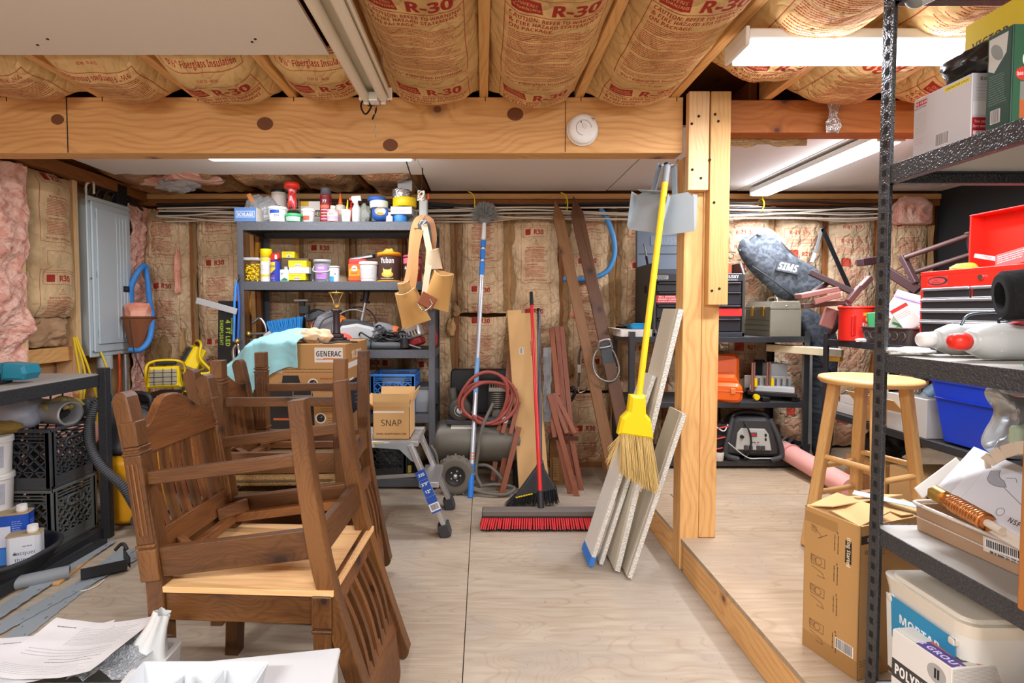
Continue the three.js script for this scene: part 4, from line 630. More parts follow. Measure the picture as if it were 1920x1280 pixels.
{ // tall black shop-light carton with a metal rule on top, leaning by the shelf
const t = thing('light_carton', 'tall narrow black carton of an LED shop light leaning by the shelf unit', 'carton', [at(408, 640, 3.36).x, 0, -3.47]); t.rotation.x = -0.05;
part('carton', bx(0.125, 1.285, 0.075, 0, 0.0, 0, 0.003), MT.blackMatte, t);
decal(pr(0.121, 1.28, (g, W, H) => { fillc(g, W, H, '#191a17'); g.save(); g.translate(W / 2, H / 2); g.rotate(PI / 2); const L = H / 2; txt(g, 'FT LED', -L * 0.72, -W * 0.05, W * 0.34, '#a8c832', { w: 'bold ', al: 'left' }); txt(g, '4', -L * 0.8, -W * 0.05, W * 0.36, '#a8c832', { al: 'left' }); txt(g, 'SHOPLIGHT', -L * 0.8, W * 0.3, W * 0.26, '#a8c832', { al: 'left' }); lines(g, -L * 0.82, -W * 0.4, W * 1.1, 2, W * 0.1, '#a8c832', 5); lines(g, -L * 0.32, -W * 0.4, W * 1.2, 7, W * 0.13, '#c8c8b8', 4); g.restore(); g.fillStyle = '#7fae24'; g.fillRect(W * 0.9, H * 0.4, W * 0.1, H * 0.6); }, 720), t, 0, 0.6425, 0.0385);
const a = at(368, 563, 3.36), b = at(444, 584, 3.34); const r = solo('steel_rule', 'long white metal rule lying across the top of the black carton', 'ruler', bar(a, b, 0.006, 0.04, V(0, 1, 0)), MT.greyLight);
const s = thing('bungee_cord', 'light and dark blue strap hanging from the left post of the black shelf unit', 'strap', [0, 0, 0]);
part('light_strap', tube([at(443, 527, 3.4), at(440, 560, 3.4), at(439, 610, 3.4), at(438, 640, 3.4)], 0.008, 30), MT.blueSky, s); part('dark_strap', tube([at(445, 530, 3.42), at(448, 570, 3.42), at(447, 610, 3.42), at(446, 635, 3.42)], 0.008, 30), MT.blueMid, s); part('hook', tube([at(445, 530, 3.41), at(449, 522, 3.41), at(447, 514, 3.42)], 0.005, 12), MT.black, s);
const c = thing('bar_clamp', 'small silver spring clamp hanging below the blue strap on the shelf post', 'clamp', at(444, 665, 3.4)); part('jaw', tube([[0, 0.07, 0], [-0.02, 0.03, 0], [-0.015, -0.04, 0], [0.0, -0.1, 0]], 0.012, 20), MT.chrome, c); part('jaw', tube([[0.01, 0.07, 0], [0.02, 0.0, 0.01], [0.01, -0.05, 0]], 0.009, 20), MT.chrome, c); part('knob', ball(0.018, 0.004, 0.09, 0), MT.brass, c);
}
{ // foreground: foam carton with papers, divided tray, white slab carton
const t = thing('foam_carton', 'white foam packing box with loose papers on top at the bottom left corner', 'box', [-1.15, -0.06, -1.29], 0.0);
part('shell', tubGeo(0.62, 0.17, 0.66, 0.19, 0.375, 0.03, 0.018, 0.01), std(0xc8c6c0, 0.8), t);
for (let i = 0; i < 4; i++) part('notch', bx(0.05, 0.012, 0.006, -0.1 + i * 0.1, 0.33, 0.0935, 0.002), MT.offwhite, t);
part('plastic_liner', mv(shell((u, v) => [(u - 0.5) * 0.16 + 0.22, 0.37 + 0.06 * fb3(u * 4, v * 4, 2, 651, 3), (v - 0.5) * 0.16], 16, 14, 0.001), 0, 0, 0), MT.film, t);
part('bag_neck', mv(shell((u, v) => { const a = u * 2 * PI, r = 0.014 + 0.03 * pow(1 - v, 2) + 0.004 * sin(a * 5); return [r * cos(a) * 1.3, v * 0.13, r * sin(a)]; }, 20, 12, 0.001), 0.27, 0.37, -0.02, 0, 0, -0.35), MT.milky, t);
const pg = (g, W, H) => { fillc(g, W, H, '#d6d6d4'); lines(g, W * 0.35, H * 0.12, W * 0.6, 12, H * 0.026, '#8a8a8a', 1.5); lines(g, W * 0.1, H * 0.12, W * 0.2, 1, 9, '#333', 3); lines(g, W * 0.1, H * 0.5, W * 0.85, 3, H * 0.05, '#777', 1.5); lines(g, W * 0.4, H * 0.66, W * 0.5, 2, H * 0.05, '#555', 2); lines(g, W * 0.08, H * 0.78, W * 0.84, 6, H * 0.028, '#999', 1.5); };
const A = reserve(0.3, 0.21, 1400, pg);
const sheet = (label, x, y, z, w, d, turn, curl, s) => { const g = mapUV(shell((u, v) => [(u - 0.5) * w, curl * pow(abs(u - 0.3) * 1.2, 2) + 0.02 * sm(0.7, 1, v) * curl * 9 + 0.008 * fb3(u * 4, v * 3, s, 655, 2), -(v - 0.5) * d], 18, 12, 0), A); solo('paper_sheet', label, 'paper', g, A.m, [x - 0.04, y - 0.066, z - 0.02], turn); };
sheet('printed white instruction sheet lying uppermost on the foam packing box', -1.02, 0.403, -1.27, 0.31, 0.21, -0.12, 0.05, 1);
sheet('printed white sheet half hidden under the uppermost paper on the foam box', -1.12, 0.389, -1.26, 0.3, 0.2, 0.18, 0.03, 2);
const c = thing('white_carton', 'large white carton with a smooth sloping top in front of the nearest chair', 'box', [-0.56, 0, -1.06], 0.13);
part('carton', bx(0.46, 0.388, 0.22, 0, 0, 0, 0.012), std(0xbfc0bc, 0.8), c); part('top_sheet', mv(bx(0.47, 0.014, 0.235, 0, 0, 0, 0.006), 0, 0.391, 0, 0, 0, 0.02), std(0xc6c8c6, 0.6), c);
const d = thing('divided_tray', 'shallow white plastic tray with dividers on the white carton', 'tray', [-0.605, 0.407, -1.005], 0.0);
part('tray_wall', tubGeo(0.255, 0.16, 0.275, 0.18, 0.045, 0.006, 0.003, 0.003), std(0xc8cccc, 0.4), d);
for (const [x0, z0, x1, z1] of [[-0.08, 0.07, -0.03, -0.06], [-0.03, -0.06, 0.02, 0.02], [0.04, 0.07, 0.045, -0.075], [0.05, -0.02, 0.12, 0.0]]) part('divider', bar(V(x0, 0.02, z0), V(x1, 0.02, z1), 0.003, 0.036, V(0, 1, 0), 0.001), std(0xc8cccc, 0.4), d);
}
// ---------------------------------------------------------------- black shelf unit against the back wall
function rack(name, label, x0, x1, z0, z1, ys, m, o = {}) { // z0 rear, z1 front
const t = thing(name, label, 'shelf', [(x0 + x1) / 2, o.y0 ?? 0, (z0 + z1) / 2], o.turn ?? 0), w = x1 - x0, d = z1 - z0, y00 = o.y0 ?? 0, top = o.top ?? ys[0] + 0.02, bh = o.bh ?? 0.058, pw = o.pw ?? 0.04, th = 0.0035;
for (const sx of [-1, 1]) for (const sz of [-1, 1]) { // L-section posts
const X = sx * (w / 2), Z = sz * (d / 2), H = top - y00;
const p = part('post', M(bx(pw, H, th, X - sx * pw / 2, 0, Z, 0.001), bx(th, H, pw, X, 0, Z - sz * pw / 2, 0.001)), m, t);
if (o.slots) { const n = Math.floor(H / 0.038); part('slot_holes', M(Array.from({ length: n }, (_, i) => [bx(0.011, 0.017, 0.0012, X - sx * pw * 0.5, 0.02 + i * 0.038, Z + sz * 0.002, 0), bx(0.0012, 0.017, 0.011, X + sx * 0.002, 0.02 + i * 0.038, Z - sz * pw * 0.5, 0)])), MT.dark, p, { kind: 'stuff' }); }
part('foot_cap', bx(pw + 0.004, 0.012, pw + 0.004, X - sx * pw / 2, 0, Z - sz * pw / 2, 0.002), MT.black, p);
}
ys.forEach((y, i) => {
const Y = y - y00, b = (len, along, x, z) => { const g = along ? [bx(len, bh, 0.004, x, Y - bh, z, 0.0015), bx(len, 0.004, 0.025, x, Y - bh, z - Math.sign(z) * 0.012, 0.001), bx(len, 0.004, 0.02, x, Y - 0.016, z - Math.sign(z) * 0.01, 0.001)] : [bx(0.004, bh, len, x, Y - bh, z, 0.0015), bx(0.025, 0.004, len, x - Math.sign(x) * 0.012, Y - bh, z, 0.001), bx(0.02, 0.004, len, x - Math.sign(x) * 0.01, Y - 0.016, z, 0.001)]; return M(g); };
part('front_beam', b(w - 0.006, true, 0, d / 2 - 0.003), o.beam ?? m, t); part('rear_beam', b(w - 0.006, true, 0, -d / 2 + 0.003), o.beam ?? m, t);
part('side_beam', b(d - 0.006, false, w / 2 - 0.003, 0), o.beam ?? m, t); part('side_beam', b(d - 0.006, false, -w / 2 + 0.003, 0), o.beam ?? m, t);
part('shelf_board', bx(w - 0.014, 0.012, d - 0.014, 0, Y - 0.013, 0, 0.001), o.deck ?? MT.deckDark, t);
});
return t;
}
const BS = { x0: -1.645, x1: -0.325, zf: -3.45, zb: -3.86, y: [1.815, 1.415, 0.955, 0.515, 0.075] };
rack('shelf_unit', 'tall black five-level metal shelf unit crowded with tubs and tools against the back wall', BS.x0, BS.x1, BS.zb, BS.zf, BS.y, std(0x606469, 0.5, 0.3, { bumpMap: noiseB, bumpScale: 0.0008 }), { top: 1.83 });
const spanC = (x0, x1, yt, Y, d) => { const a = XA(x0, d), b = XA(x1, d); return { x: (a + b) / 2, w: b - a, h: YA(yt, d) - Y, z: -d, Y }; };
{
const Y = BS.y[0], D = 3.53;
const S = (x0, x1, yt, d = D, y = Y) => spanC(x0, x1, yt, y, d);
let s = S(446, 487, 390, 3.47);
const sb = thing('hardware_box', 'blue-fronted hardware box with a white side at the left end of the top shelf', 'box', [s.x, Y, -3.51]);
part('carton', bx(s.w, s.h, 0.13, 0, 0, 0, 0.002), MT.whiteMatte, sb); decal(pr(s.w - 0.002, s.h - 0.002, (g, W, H) => { fillc(g, W, H, '#5b86c2'); g.strokeStyle = '#eef2f8'; g.lineWidth = 2.5; g.strokeRect(W * 0.08, H * 0.28, W * 0.84, H * 0.42); txt(g, 'SCHLAGE', W / 2, H * 0.5, H * 0.36, '#f2f5fa', { max: W * 0.74 }); }), sb, 0, s.h / 2, 0.0657);
const bag = thing('hardware_bag', 'clear crumpled plastic bag of hardware slumped over the blue-fronted box', 'bag', [XA(498, 3.6), Y, -3.63], 0.2);
part('film', mv(lump(0.22, 0.26, 0.15, 661, 0.5, 3, 4), 0, 0, 0, 0, 0, 0.2), MT.film, bag); part('orange_tag', mv(bx(0.03, 0.07, 0.004, 0.01, 0.16, 0.05), 0, 0, 0, 0, 0, 0.5), std(0xe09048, 0.6), bag); part('yellow_tag', bx(0.03, 0.03, 0.01, 0.09, 0.08, 0.06), MT.yellow, bag);
const tb = (label, x0, x1, yt, m, lid, draw, o = {}) => { const q = S(x0, x1, yt, o.d ?? D, o.Y ?? Y); return tubWith(label, [q.x, q.Y, q.z], q.w / 2 * (o.k ?? 0.86), q.w / 2, q.h - (lid ? 0.006 : 0), m, lid, draw, { ...o, y1: o.y1 ?? 0.85 }); };
tb('white tub with a blue label beside the blue-fronted box, top shelf', 507, 541, 389, MT.white, MT.white, (g, W, H) => { fillc(g, W, H, '#eeeeea'); g.fillStyle = '#1f4fb4'; g.fillRect(W * 0.22, H * 0.06, W * 0.5, H * 0.34); g.fillStyle = '#2b62c8'; g.beginPath(); g.arc(W * 0.66, H * 0.24, H * 0.14, 0, 7); g.fill(); lines(g, W * 0.45, H * 0.55, W * 0.3, 1, 5, '#2b4a8c', 5); lines(g, W * 0.45, H * 0.76, W * 0.34, 2, 7, '#444', 2); }, { d: 3.5 });
tb('white can with a black lid behind the blue-labelled tub, top shelf', 513, 540, 357, MT.offwhite, MT.black, (g, W, H) => { fillc(g, W, H, '#e6ded2'); g.fillStyle = '#2a2a2a'; g.fillRect(W * 0.62, H * 0.4, W * 0.12, H * 0.5); g.fillStyle = '#d8b028'; g.fillRect(W * 0.62, H * 0.6, W * 0.12, H * 0.14); }, { d: 3.68, k: 0.97, cat: 'can', name: 'small_can' });
const gt = tb('low green round tub on the top shelf, the zip-tie jar stands on it', 539, 570, 402, MT.green, std(0x3cae6c, 0.5), (g, W, H) => { fillc(g, W, H, '#bfe4cc'); lines(g, W * 0.2, H * 0.3, W * 0.5, 3, 8, '#3a7a55', 2); }, { d: 3.5, y0: 0.1, y1: 0.7 });
const zq = S(541, 567, 346), zy = YA(402, D) + 0.012, zt = thing('zip_tie_jar', 'tall clear jar of red zip ties on the low green tub', 'jar', [zq.x, zy, -3.5]), zh = zq.h - (zy - Y);
part('jar', lat([[0, 0], [0.045, 0], [0.047, 0.005], [0.047, zh - 0.03], [0.044, zh - 0.03], [0.044, 0.006], [0, 0.006]], 26), MT.clear, zt); part('lid', lat([[0, zh], [0.05, zh], [0.051, zh - 0.032], [0, zh - 0.032]], 26), MT.redBright, zt);
part('zip_ties', M(Array.from({ length: 60 }, (_, i) => { const a = rr(0, 6.28), r = 0.034 * sqrt(rnd()), b = rr(0, 6.28); return tube([[r * cos(a), 0.05 * rnd() + 0.01, r * sin(a)], [r * cos(a) * 0.8, zh * 0.45, r * sin(a) * 0.8], [0.03 * cos(b), zh - 0.04, 0.03 * sin(b)]], 0.0017, 5, false, 4); })), MT.redBright, zt, { kind: 'stuff' });
tb('small white cup-shaped tub with a red label right of the green tub', 570, 592, 392, MT.white, MT.white, (g, W, H) => { fillc(g, W, H, '#efe9e2'); g.fillStyle = '#d2573f'; g.fillRect(0, H * 0.5, W * 0.7, H * 0.5); lines(g, W * 0.3, H * 0.15, W * 0.4, 2, 8, '#555', 2); }, { d: 3.5, k: 0.82 });
let q = S(569, 607, 379, 3.66); const wb = thing('glue_carton', 'white carton with yellow and black print behind the red-labelled cup', 'carton', [q.x, Y, q.z]); part('carton', bx(q.w, q.h, 0.06, 0, 0, 0), MT.white, wb); decal(pr(q.w, q.h, (g, W, H) => { fillc(g, W, H, '#e9e4d8'); g.fillStyle = '#e8b838'; g.fillRect(0, 0, W * 0.4, H * 0.2); g.fillStyle = '#2a2a26'; g.fillRect(W * 0.66, H * 0.36, W * 0.34, H * 0.26); txt(g, 'BER', W * 0.82, H * 0.5, H * 0.22, '#e8d8b0'); lines(g, W * 0.2, H * 0.44, W * 0.4, 1, 5, '#555', 6); }), wb, 0, q.h / 2, 0.0305);
const spray = (label, x0, x1, yt, m, cap, draw, o = {}) => { const q = S(x0, x1, yt, o.d ?? D, o.Y ?? Y), r = q.w / 2, t = thing('spray_can', label, 'spray can', [q.x, q.Y, q.z]), h = q.h, ch = o.ch ?? 0.055; part('can', lat([[0, 0], [r * 0.95, 0], [r, 0.005], [r, h - ch], [r * 0.86, h - ch + 0.012], [0, h - ch + 0.012]], 24), m, t); part('cap', lat([[0, h], [r * 0.84, h], [r * 0.88, h - 0.004], [r * 0.9, h - ch + 0.008], [0, h - ch + 0.008]], 24), cap, t); decal(prCyl(r + 0.0008, r + 0.0008, h - ch - 0.012, -1.4, 1.4, draw, 1000), t, 0, (h - ch) / 2, 0, 0, 0, 0, 'wrap_label'); return t; };
spray('red and black spray adhesive can with a grey cap, tallest can on the top shelf', 603, 624, 353, MT.redDeep, MT.greyDark, (g, W, H) => { fillc(g, W, H, '#8a1d22'); g.fillStyle = '#6d1418'; g.fillRect(0, 0, W, H * 0.28); txt(g, '77', W * 0.5, H * 0.2, H * 0.16, '#e8d8d8'); g.fillStyle = '#d86a4a'; g.fillRect(W * 0.2, H * 0.34, W * 0.6, H * 0.12); for (let i = 0; i < 4; i++) { g.fillStyle = '#e09a9a'; g.fillRect(W * 0.25, H * (0.5 + i * 0.12), W * 0.5, H * 0.05); } });
const bottle = (label, x0, x1, yt, m, capM, o = {}) => { const q = S(x0, x1, yt, o.d ?? D, o.Y ?? Y), r = q.w / 2, h = q.h, n = o.neck ?? 0.3, sh = h * (1 - n), t = thing(o.name ?? 'bottle', label, 'bottle', [q.x, q.Y, q.z]); part('body', lat([[0, 0], [r * 0.94, 0], [r, 0.004], [r, sh * 0.88], [r * 0.9, sh * 0.95], [r * 0.36, sh], [r * 0.32, sh + 0.01], [0, sh + 0.01]], 22), m, t); const tip = o.tip; part('cap', tip ? lat([[0, h], [r * 0.08, h], [r * 0.14, h - 0.01], [r * 0.4, sh + 0.012], [r * 0.44, sh], [0, sh]], 18) : lat([[0, h], [r * 0.42, h], [r * 0.45, sh], [0, sh]], 18), capM, t); if (o.draw) decal(prCyl(r + 0.0008, r + 0.0008, sh * 0.62, -1.2, 1.2, o.draw, 1000), t, 0, sh * 0.42, 0, 0, 0, 0, 'wrap_label'); return t; };
bottle('squat clear bottle with a lilac label in front of the red spray can', 616, 637, 386, phy(0xf6cdc4, 0.2, { transmission: 0.4 }), MT.white, { d: 3.48, neck: 0.2, draw: (g, W, H) => { fillc(g, W, H, '#eec8c0'); g.fillStyle = '#b8a0dc'; g.fillRect(0, H * 0.5, W, H * 0.4); lines(g, W * 0.3, H * 0.16, W * 0.4, 2, 7, '#c04030', 3); } });
bottle('cream glue bottle with an orange pointed tip', 631, 650, 362, MT.offwhite, MT.orange, { d: 3.58, neck: 0.36, tip: 1 });
const cup = tb('white paper cup holding a yellow nozzle on the top shelf', 642, 660, 394, MT.white, null, null, { d: 3.48, k: 0.8, name: 'paper_cup', cat: 'cup' }); part('yellow_nozzle', rod(V(0, 0.02, 0), V(0.012, 0.15, 0), 0.012, 12, 0.003), MT.yellow, cup);
bottle('slim red glue bottle behind the paper cup', 655, 667, 374, std(0xd84a3a, 0.4), MT.redBright, { d: 3.6, neck: 0.3, tip: 1 });
{ const q = S(664, 680, 368), t = thing('trigger_bottle', 'clear trigger spray bottle with a red and white head', 'bottle', [q.x, Y, -3.5]), r = q.w / 2, h = q.h; part('body', lat([[0, 0], [r, 0], [r, h * 0.5], [r * 0.5, h * 0.68], [r * 0.4, h * 0.74], [0, h * 0.74]], 20), MT.milky, t); part('head', mv(ext([[-0.035, 0.01], [-0.03, 0.03], [0.03, 0.034], [0.035, 0.0], [0.012, 0.0], [0.01, -0.025], [-0.012, -0.025]], 0.022, 0.003), 0, h * 0.8, 0), MT.white, t); part('trigger', mv(bx(0.008, 0.045, 0.014, -0.026, 0, 0, 0.002), 0, h * 0.66, 0, 0, 0, -0.3), MT.red, t); part('nozzle', mv(bx(0.014, 0.022, 0.022, -0.04, 0, 0, 0.003), 0, h * 0.8, 0), MT.red, t); }
solo('dried_bunch_bag', 'grey-green plastic bag of bits beside the trigger bottle', 'bag', lump(0.085, 0.15, 0.09, 671, 0.4, 4), std(0x8f9286, 0.7), [XA(685, 3.54), Y, -3.54]);
const roll = (label, x0, x1, y0, y1, m, o = {}) => { const d = o.d ?? 3.53, a = XA(x0, d), b = XA(x1, d), r = (b - a) / 2, yb = YA(y1, d), h = YA(y0, d) - yb, ri = r * 0.72, t = thing('tape_roll', label, 'tape roll', [(a + b) / 2, yb, -d]); if (o.tilt) t.rotation.set(o.tilt[0], o.tilt[1] ?? 0, o.tilt[2] ?? 0); part('tape', lat([[ri, 0], [r, 0], [r, h], [ri, h], [ri, 0]], 30), m, t); part('core', lat([[ri - 0.004, 0.0004], [ri, 0], [ri, h], [ri - 0.004, h], [ri - 0.004, 0.0004]], 30), o.core ?? MT.cardPale, t); return t; };
roll('roll of blue tape lying on the white roll, topmost of the left tape pile', 691, 725, 371, 378, MT.blueMid); roll('roll of white tape in the middle of the left tape pile', 695, 729, 378, 391, std(0xdfe8dc, 0.5));
roll('roll of pale tape under the white roll in the left tape pile', 694, 722, 391, 401, std(0xcfe0e2, 0.6), { d: 3.62 }); roll('roll of pale grey tape at the bottom of the left tape pile', 694, 722, 401, 416, std(0xbfd0d4, 0.6), { d: 3.62 });
{ const t = roll('roll of blue painter tape tilted to show its orange core label', 697, 727, 392, 405, MT.blueMid, { d: 3.46, tilt: [0.95, 0, -0.15], core: MT.white }); t.position.y = Y + 0.045; t.position.z = -3.505; const d = decal(pr(0.045, 0.03, (g, W, H) => { fillc(g, W, H, '#e8a020'); }), t, 0, 0.02, 0.0, 0, -PI / 2); part('core_disc', cyl(0.036, 0.036, 0.016, 0, 0.002, 0, 24), MT.white, t); }
bottle('tiny white dropper bottle between the two tape piles', 725, 738, 398, MT.white, MT.white, { d: 3.48, neck: 0.35 });
roll('roll of blue tape at the bottom of the right tape pile', 738, 765, 404, 417, MT.blueSky, { d: 3.53 });
{ const q = { x: XA(756, 3.53), y: YA(404, 3.53) }, t = thing('tape_carton', 'flat white and lilac carton in the middle of the right tape pile', 'carton', [q.x, q.y, -3.53]); part('carton', bx(0.142, 0.05, 0.12, 0, 0, 0), MT.white, t); decal(pr(0.12, 0.034, (g, W, H) => { fillc(g, W, H, '#d8cfe2'); lines(g, 8, H * 0.4, W - 16, 2, 8, '#9a88b8', 2); }), t, -0.005, 0.024, 0.0607); }
roll('roll of bright yellow tape on the lilac carton in the right tape pile', 738, 782, 373, 389, MT.yellow); roll('roll of shiny silver foil tape on the yellow roll', 737, 771, 357, 372.6, MT.foil);
{ const q = at(776, 410, 3.62); const t = thing('grout_carton', 'narrow beige and teal carton behind the right tape pile', 'carton', [q.x - 0.01, Y, -3.66]); part('carton', bx(0.06, 0.1, 0.05, 0, 0, 0), MT.offwhite, t); part('teal_band', bx(0.0615, 0.03, 0.0515, 0, 0.002, 0), std(0x8accb8, 0.6), t); }
{ const t = thing('folded_paper', 'pale square card standing on the silver tape roll', 'card', [XA(760, 3.55), YA(357, 3.53) + 0.001, -3.56]); part('card', mv(bx(0.1, 0.075, 0.012, 0, 0, 0, 0.003), 0, 0, 0, -0.12), MT.greyLight, t); }
{ const t = thing('caulk_bottle', 'slim grey translucent caulk bottle at the right end of the top shelf', 'bottle', [XA(795, 3.53), Y, -3.53]), h = S(786, 804, 362).h; part('body', mv(ext(rrect(0.06, 0.04, 0.012), h * 0.78, 0.004), 0, h * 0.39, 0, PI / 2), std(0xb6bab2, 0.4), t); part('neck', lat([[0, h * 0.95], [0.014, h * 0.95], [0.016, h * 0.8], [0.026, h * 0.77], [0, h * 0.77]], 16), MT.greyLight, t); for (const x of [-0.022, 0.034]) part('orange_cap', cyl(0.008, 0.006, 0.04, x, h * 0.79, 0.0, 12), std(0xf0522a, 0.4), t); }
}
{
const Y = BS.y[1], D = 3.53, S = (x0, x1, yt, d = D, y = Y) => spanC(x0, x1, yt, y, d);
let q = S(461, 492, 483); const jar = thing('wire_nut_jar', 'clear square jar full of yellow wire connectors at the left of the second shelf', 'jar', [q.x, Y, q.z]);
part('jar', tubGeo(0.105, 0.09, 0.105, 0.09, q.h - 0.02, 0.012, 0.002), MT.clear, jar); part('lid', mv(ext(rrect(0.108, 0.093, 0.012), 0.02, 0.003), 0, q.h - 0.012, 0, PI / 2), MT.greyLight, jar);
part('wire_connectors', M(Array.from({ length: 190 }, () => { const a = V(rr(-0.042, 0.042), rr(0.012, q.h - 0.045), rr(-0.035, 0.035)), b = a.clone().add(V(rr(-1, 1), rr(-1, 1), rr(-1, 1)).normalize().multiplyScalar(0.014)); return rod(a, b, 0.006, 6, 0.003); })), MT.yellow, jar, { kind: 'stuff' });
const canB = (label, x0, x1, yt, m, draw, top, o = {}) => { const q = S(x0, x1, yt, o.d ?? D), t = thing(o.name ?? 'canister', label, o.cat ?? 'canister', [q.x, Y, q.z]), r = q.w / 2, th = o.th ?? 0.03; part('body', lat([[0, 0], [r * 0.97, 0], [r, 0.004], [r, q.h - th], [0, q.h - th]], 26), m, t); part('lid', lat([[0, q.h], [r * 0.98, q.h], [r * 1.04, q.h - 0.005], [r * 1.04, q.h - th], [0, q.h - th]], 26), top, t); decal(prCyl(r + 0.0008, r + 0.0008, q.h - th - 0.004, -1.5, 1.5, draw, 1000), t, 0, (q.h - th) / 2, 0, 0, 0, 0, 'wrap_label'); return t; };
canB('white canister with a big yellow lid beside the wire connector jar', 491, 511, 467, MT.white, (g, W, H) => { fillc(g, W, H, '#ecebe4'); g.fillStyle = '#e6d040'; g.fillRect(W * 0.2, H * 0.02, W * 0.6, H * 0.14); g.fillRect(0, H * 0.7, W, H * 0.1); lines(g, W * 0.25, H * 0.3, W * 0.5, 6, 8, '#999', 2); }, MT.yellow, { th: 0.06 });
{ const q = S(509, 527, 492, 3.5), t = thing('lubricant_can', 'blue and yellow lubricant spray can with a red trigger head', 'spray can', [q.x, Y, -3.5]), r = q.w / 2, h = q.h; part('can', lat([[0, 0], [r, 0], [r, h], [r * 0.7, h + 0.012], [0, h + 0.012]], 24), std(0x20329c, 0.35), t); decal(prCyl(r + 0.0008, r + 0.0008, h, -1.5, 1.5, (g, W, H) => { fillc(g, W, H, '#21349e'); g.fillStyle = '#f2cf1a'; g.beginPath(); g.moveTo(W * 0.1, 0); g.lineTo(W * 0.6, 0); g.lineTo(W * 0.6, H * 0.36); g.lineTo(W * 0.3, H * 0.58); g.lineTo(W * 0.1, H * 0.5); g.fill(); txt(g, 'WD-40', W * 0.36, H * 0.22, H * 0.2, '#1c2a80', { max: W * 0.46 }); g.fillStyle = '#d03828'; g.fillRect(W * 0.3, H * 0.68, W * 0.25, H * 0.05); lines(g, W * 0.3, H * 0.78, W * 0.3, 3, 8, '#e8e8f0', 2); }), t, 0, h / 2, 0, 0, 0, 0, 'wrap_label'); part('trigger_head', mv(ext([[-0.03, 0], [-0.026, 0.05], [0.03, 0.055], [0.03, 0.02], [0.012, 0]], 0.028, 0.004), 0, h + 0.01, 0), MT.red, t); part('nozzle', bx(0.014, 0.03, 0.014, 0.012, h + 0.02, 0.02, 0.003), MT.white, t); }
{ const q = S(525, 545, 500, 3.52), t = thing('plastic_jug', 'small white jug with a green splash label, second shelf', 'bottle', [q.x, Y, q.z]); part('body', bx(0.07, q.h - 0.02, 0.05, 0, 0, 0, 0.008), std(0xd4dad6, 0.45), t); part('cap', cyl(0.014, 0.013, 0.022, 0.01, q.h - 0.022, 0, 14), MT.greyLight, t); decal(pr(0.056, q.h - 0.04, (g, W, H) => { fillc(g, W, H, '#d8deda'); g.fillStyle = '#1f8a50'; g.beginPath(); g.moveTo(W * 0.15, H); g.lineTo(W * 0.6, H * 0.68); g.lineTo(W, H * 0.85); g.lineTo(W, H); g.fill(); lines(g, W * 0.2, H * 0.2, W * 0.3, 2, 9, '#333', 3); }), t, 0, q.h / 2 - 0.012, 0.0257); }
const sbox = (label, x0, x1, y0, y1, m, draw, o = {}) => { const d = o.d ?? 3.5, a = XA(x0, d), b = XA(x1, d), yb = YA(y1, d), h = YA(y0, d) - yb - 0.001, t = thing('small_carton', label, 'carton', [(a + b) / 2, max(yb, Y), -d - (o.dp ?? 0.09) / 2], o.turn ?? 0); part('carton', bx(b - a, h, o.dp ?? 0.09, 0, 0, 0, 0.0015), m, t); decal(pr(b - a - 0.002, h - 0.002, draw), t, 0, h / 2, (o.dp ?? 0.09) / 2 + 0.0006); return t; };
const yel = (g, W, H) => { fillc(g, W, H, '#ecd81e'); lines(g, W * 0.1, H * 0.25, W * 0.7, 1, 6, '#8a7a10', 2); barcode(g, W * 0.36, H * 0.55, W * 0.34, H * 0.4); };
sbox('yellow screw carton lying at the bottom of the small carton pile', 540, 574, 512.5, 525.2, MT.yellow, yel); sbox('white screw carton in the middle of the small carton pile', 543, 580, 500.5, 512.5, MT.white, (g, W, H) => { fillc(g, W, H, '#ebe9e6'); lines(g, 8, H * 0.4, W - 20, 2, 8, '#8a86c0', 2); }); sbox('yellow screw carton slightly tilted on top of the small carton pile', 542, 576, 488, 500.5, MT.yellow, yel);
sbox('grey carton behind the small carton pile, a yellow one lies on it', 530, 580, 484, 525.2, std(0x6b5a40, 0.8), (g, W, H) => { fillc(g, W, H, '#6b5a40'); lines(g, 8, H * 0.2, W - 20, 2, 9, '#3c3222', 2); }, { d: 3.63 }); sbox('yellow carton lying on the grey carton at the back of the second shelf', 530, 554, 471, 483.5, MT.yellow, yel, { d: 3.64 });
{ const t = thing('tape_roll', 'stack-high dark grey tape roll between the cartons and the clear pail', 'tape roll', [XA(586, 3.56), Y, -3.58]); part('tape', lat([[0.02, 0], [0.03, 0], [0.03, 0.1], [0.02, 0.1], [0.02, 0]], 24), MT.greyDark, t); for (let i = 0; i < 3; i++) part('seam', lat([[0.0295, 0.024 + i * 0.025], [0.0312, 0.0245 + i * 0.025], [0.0295, 0.026 + i * 0.025]], 24), MT.black, t); }
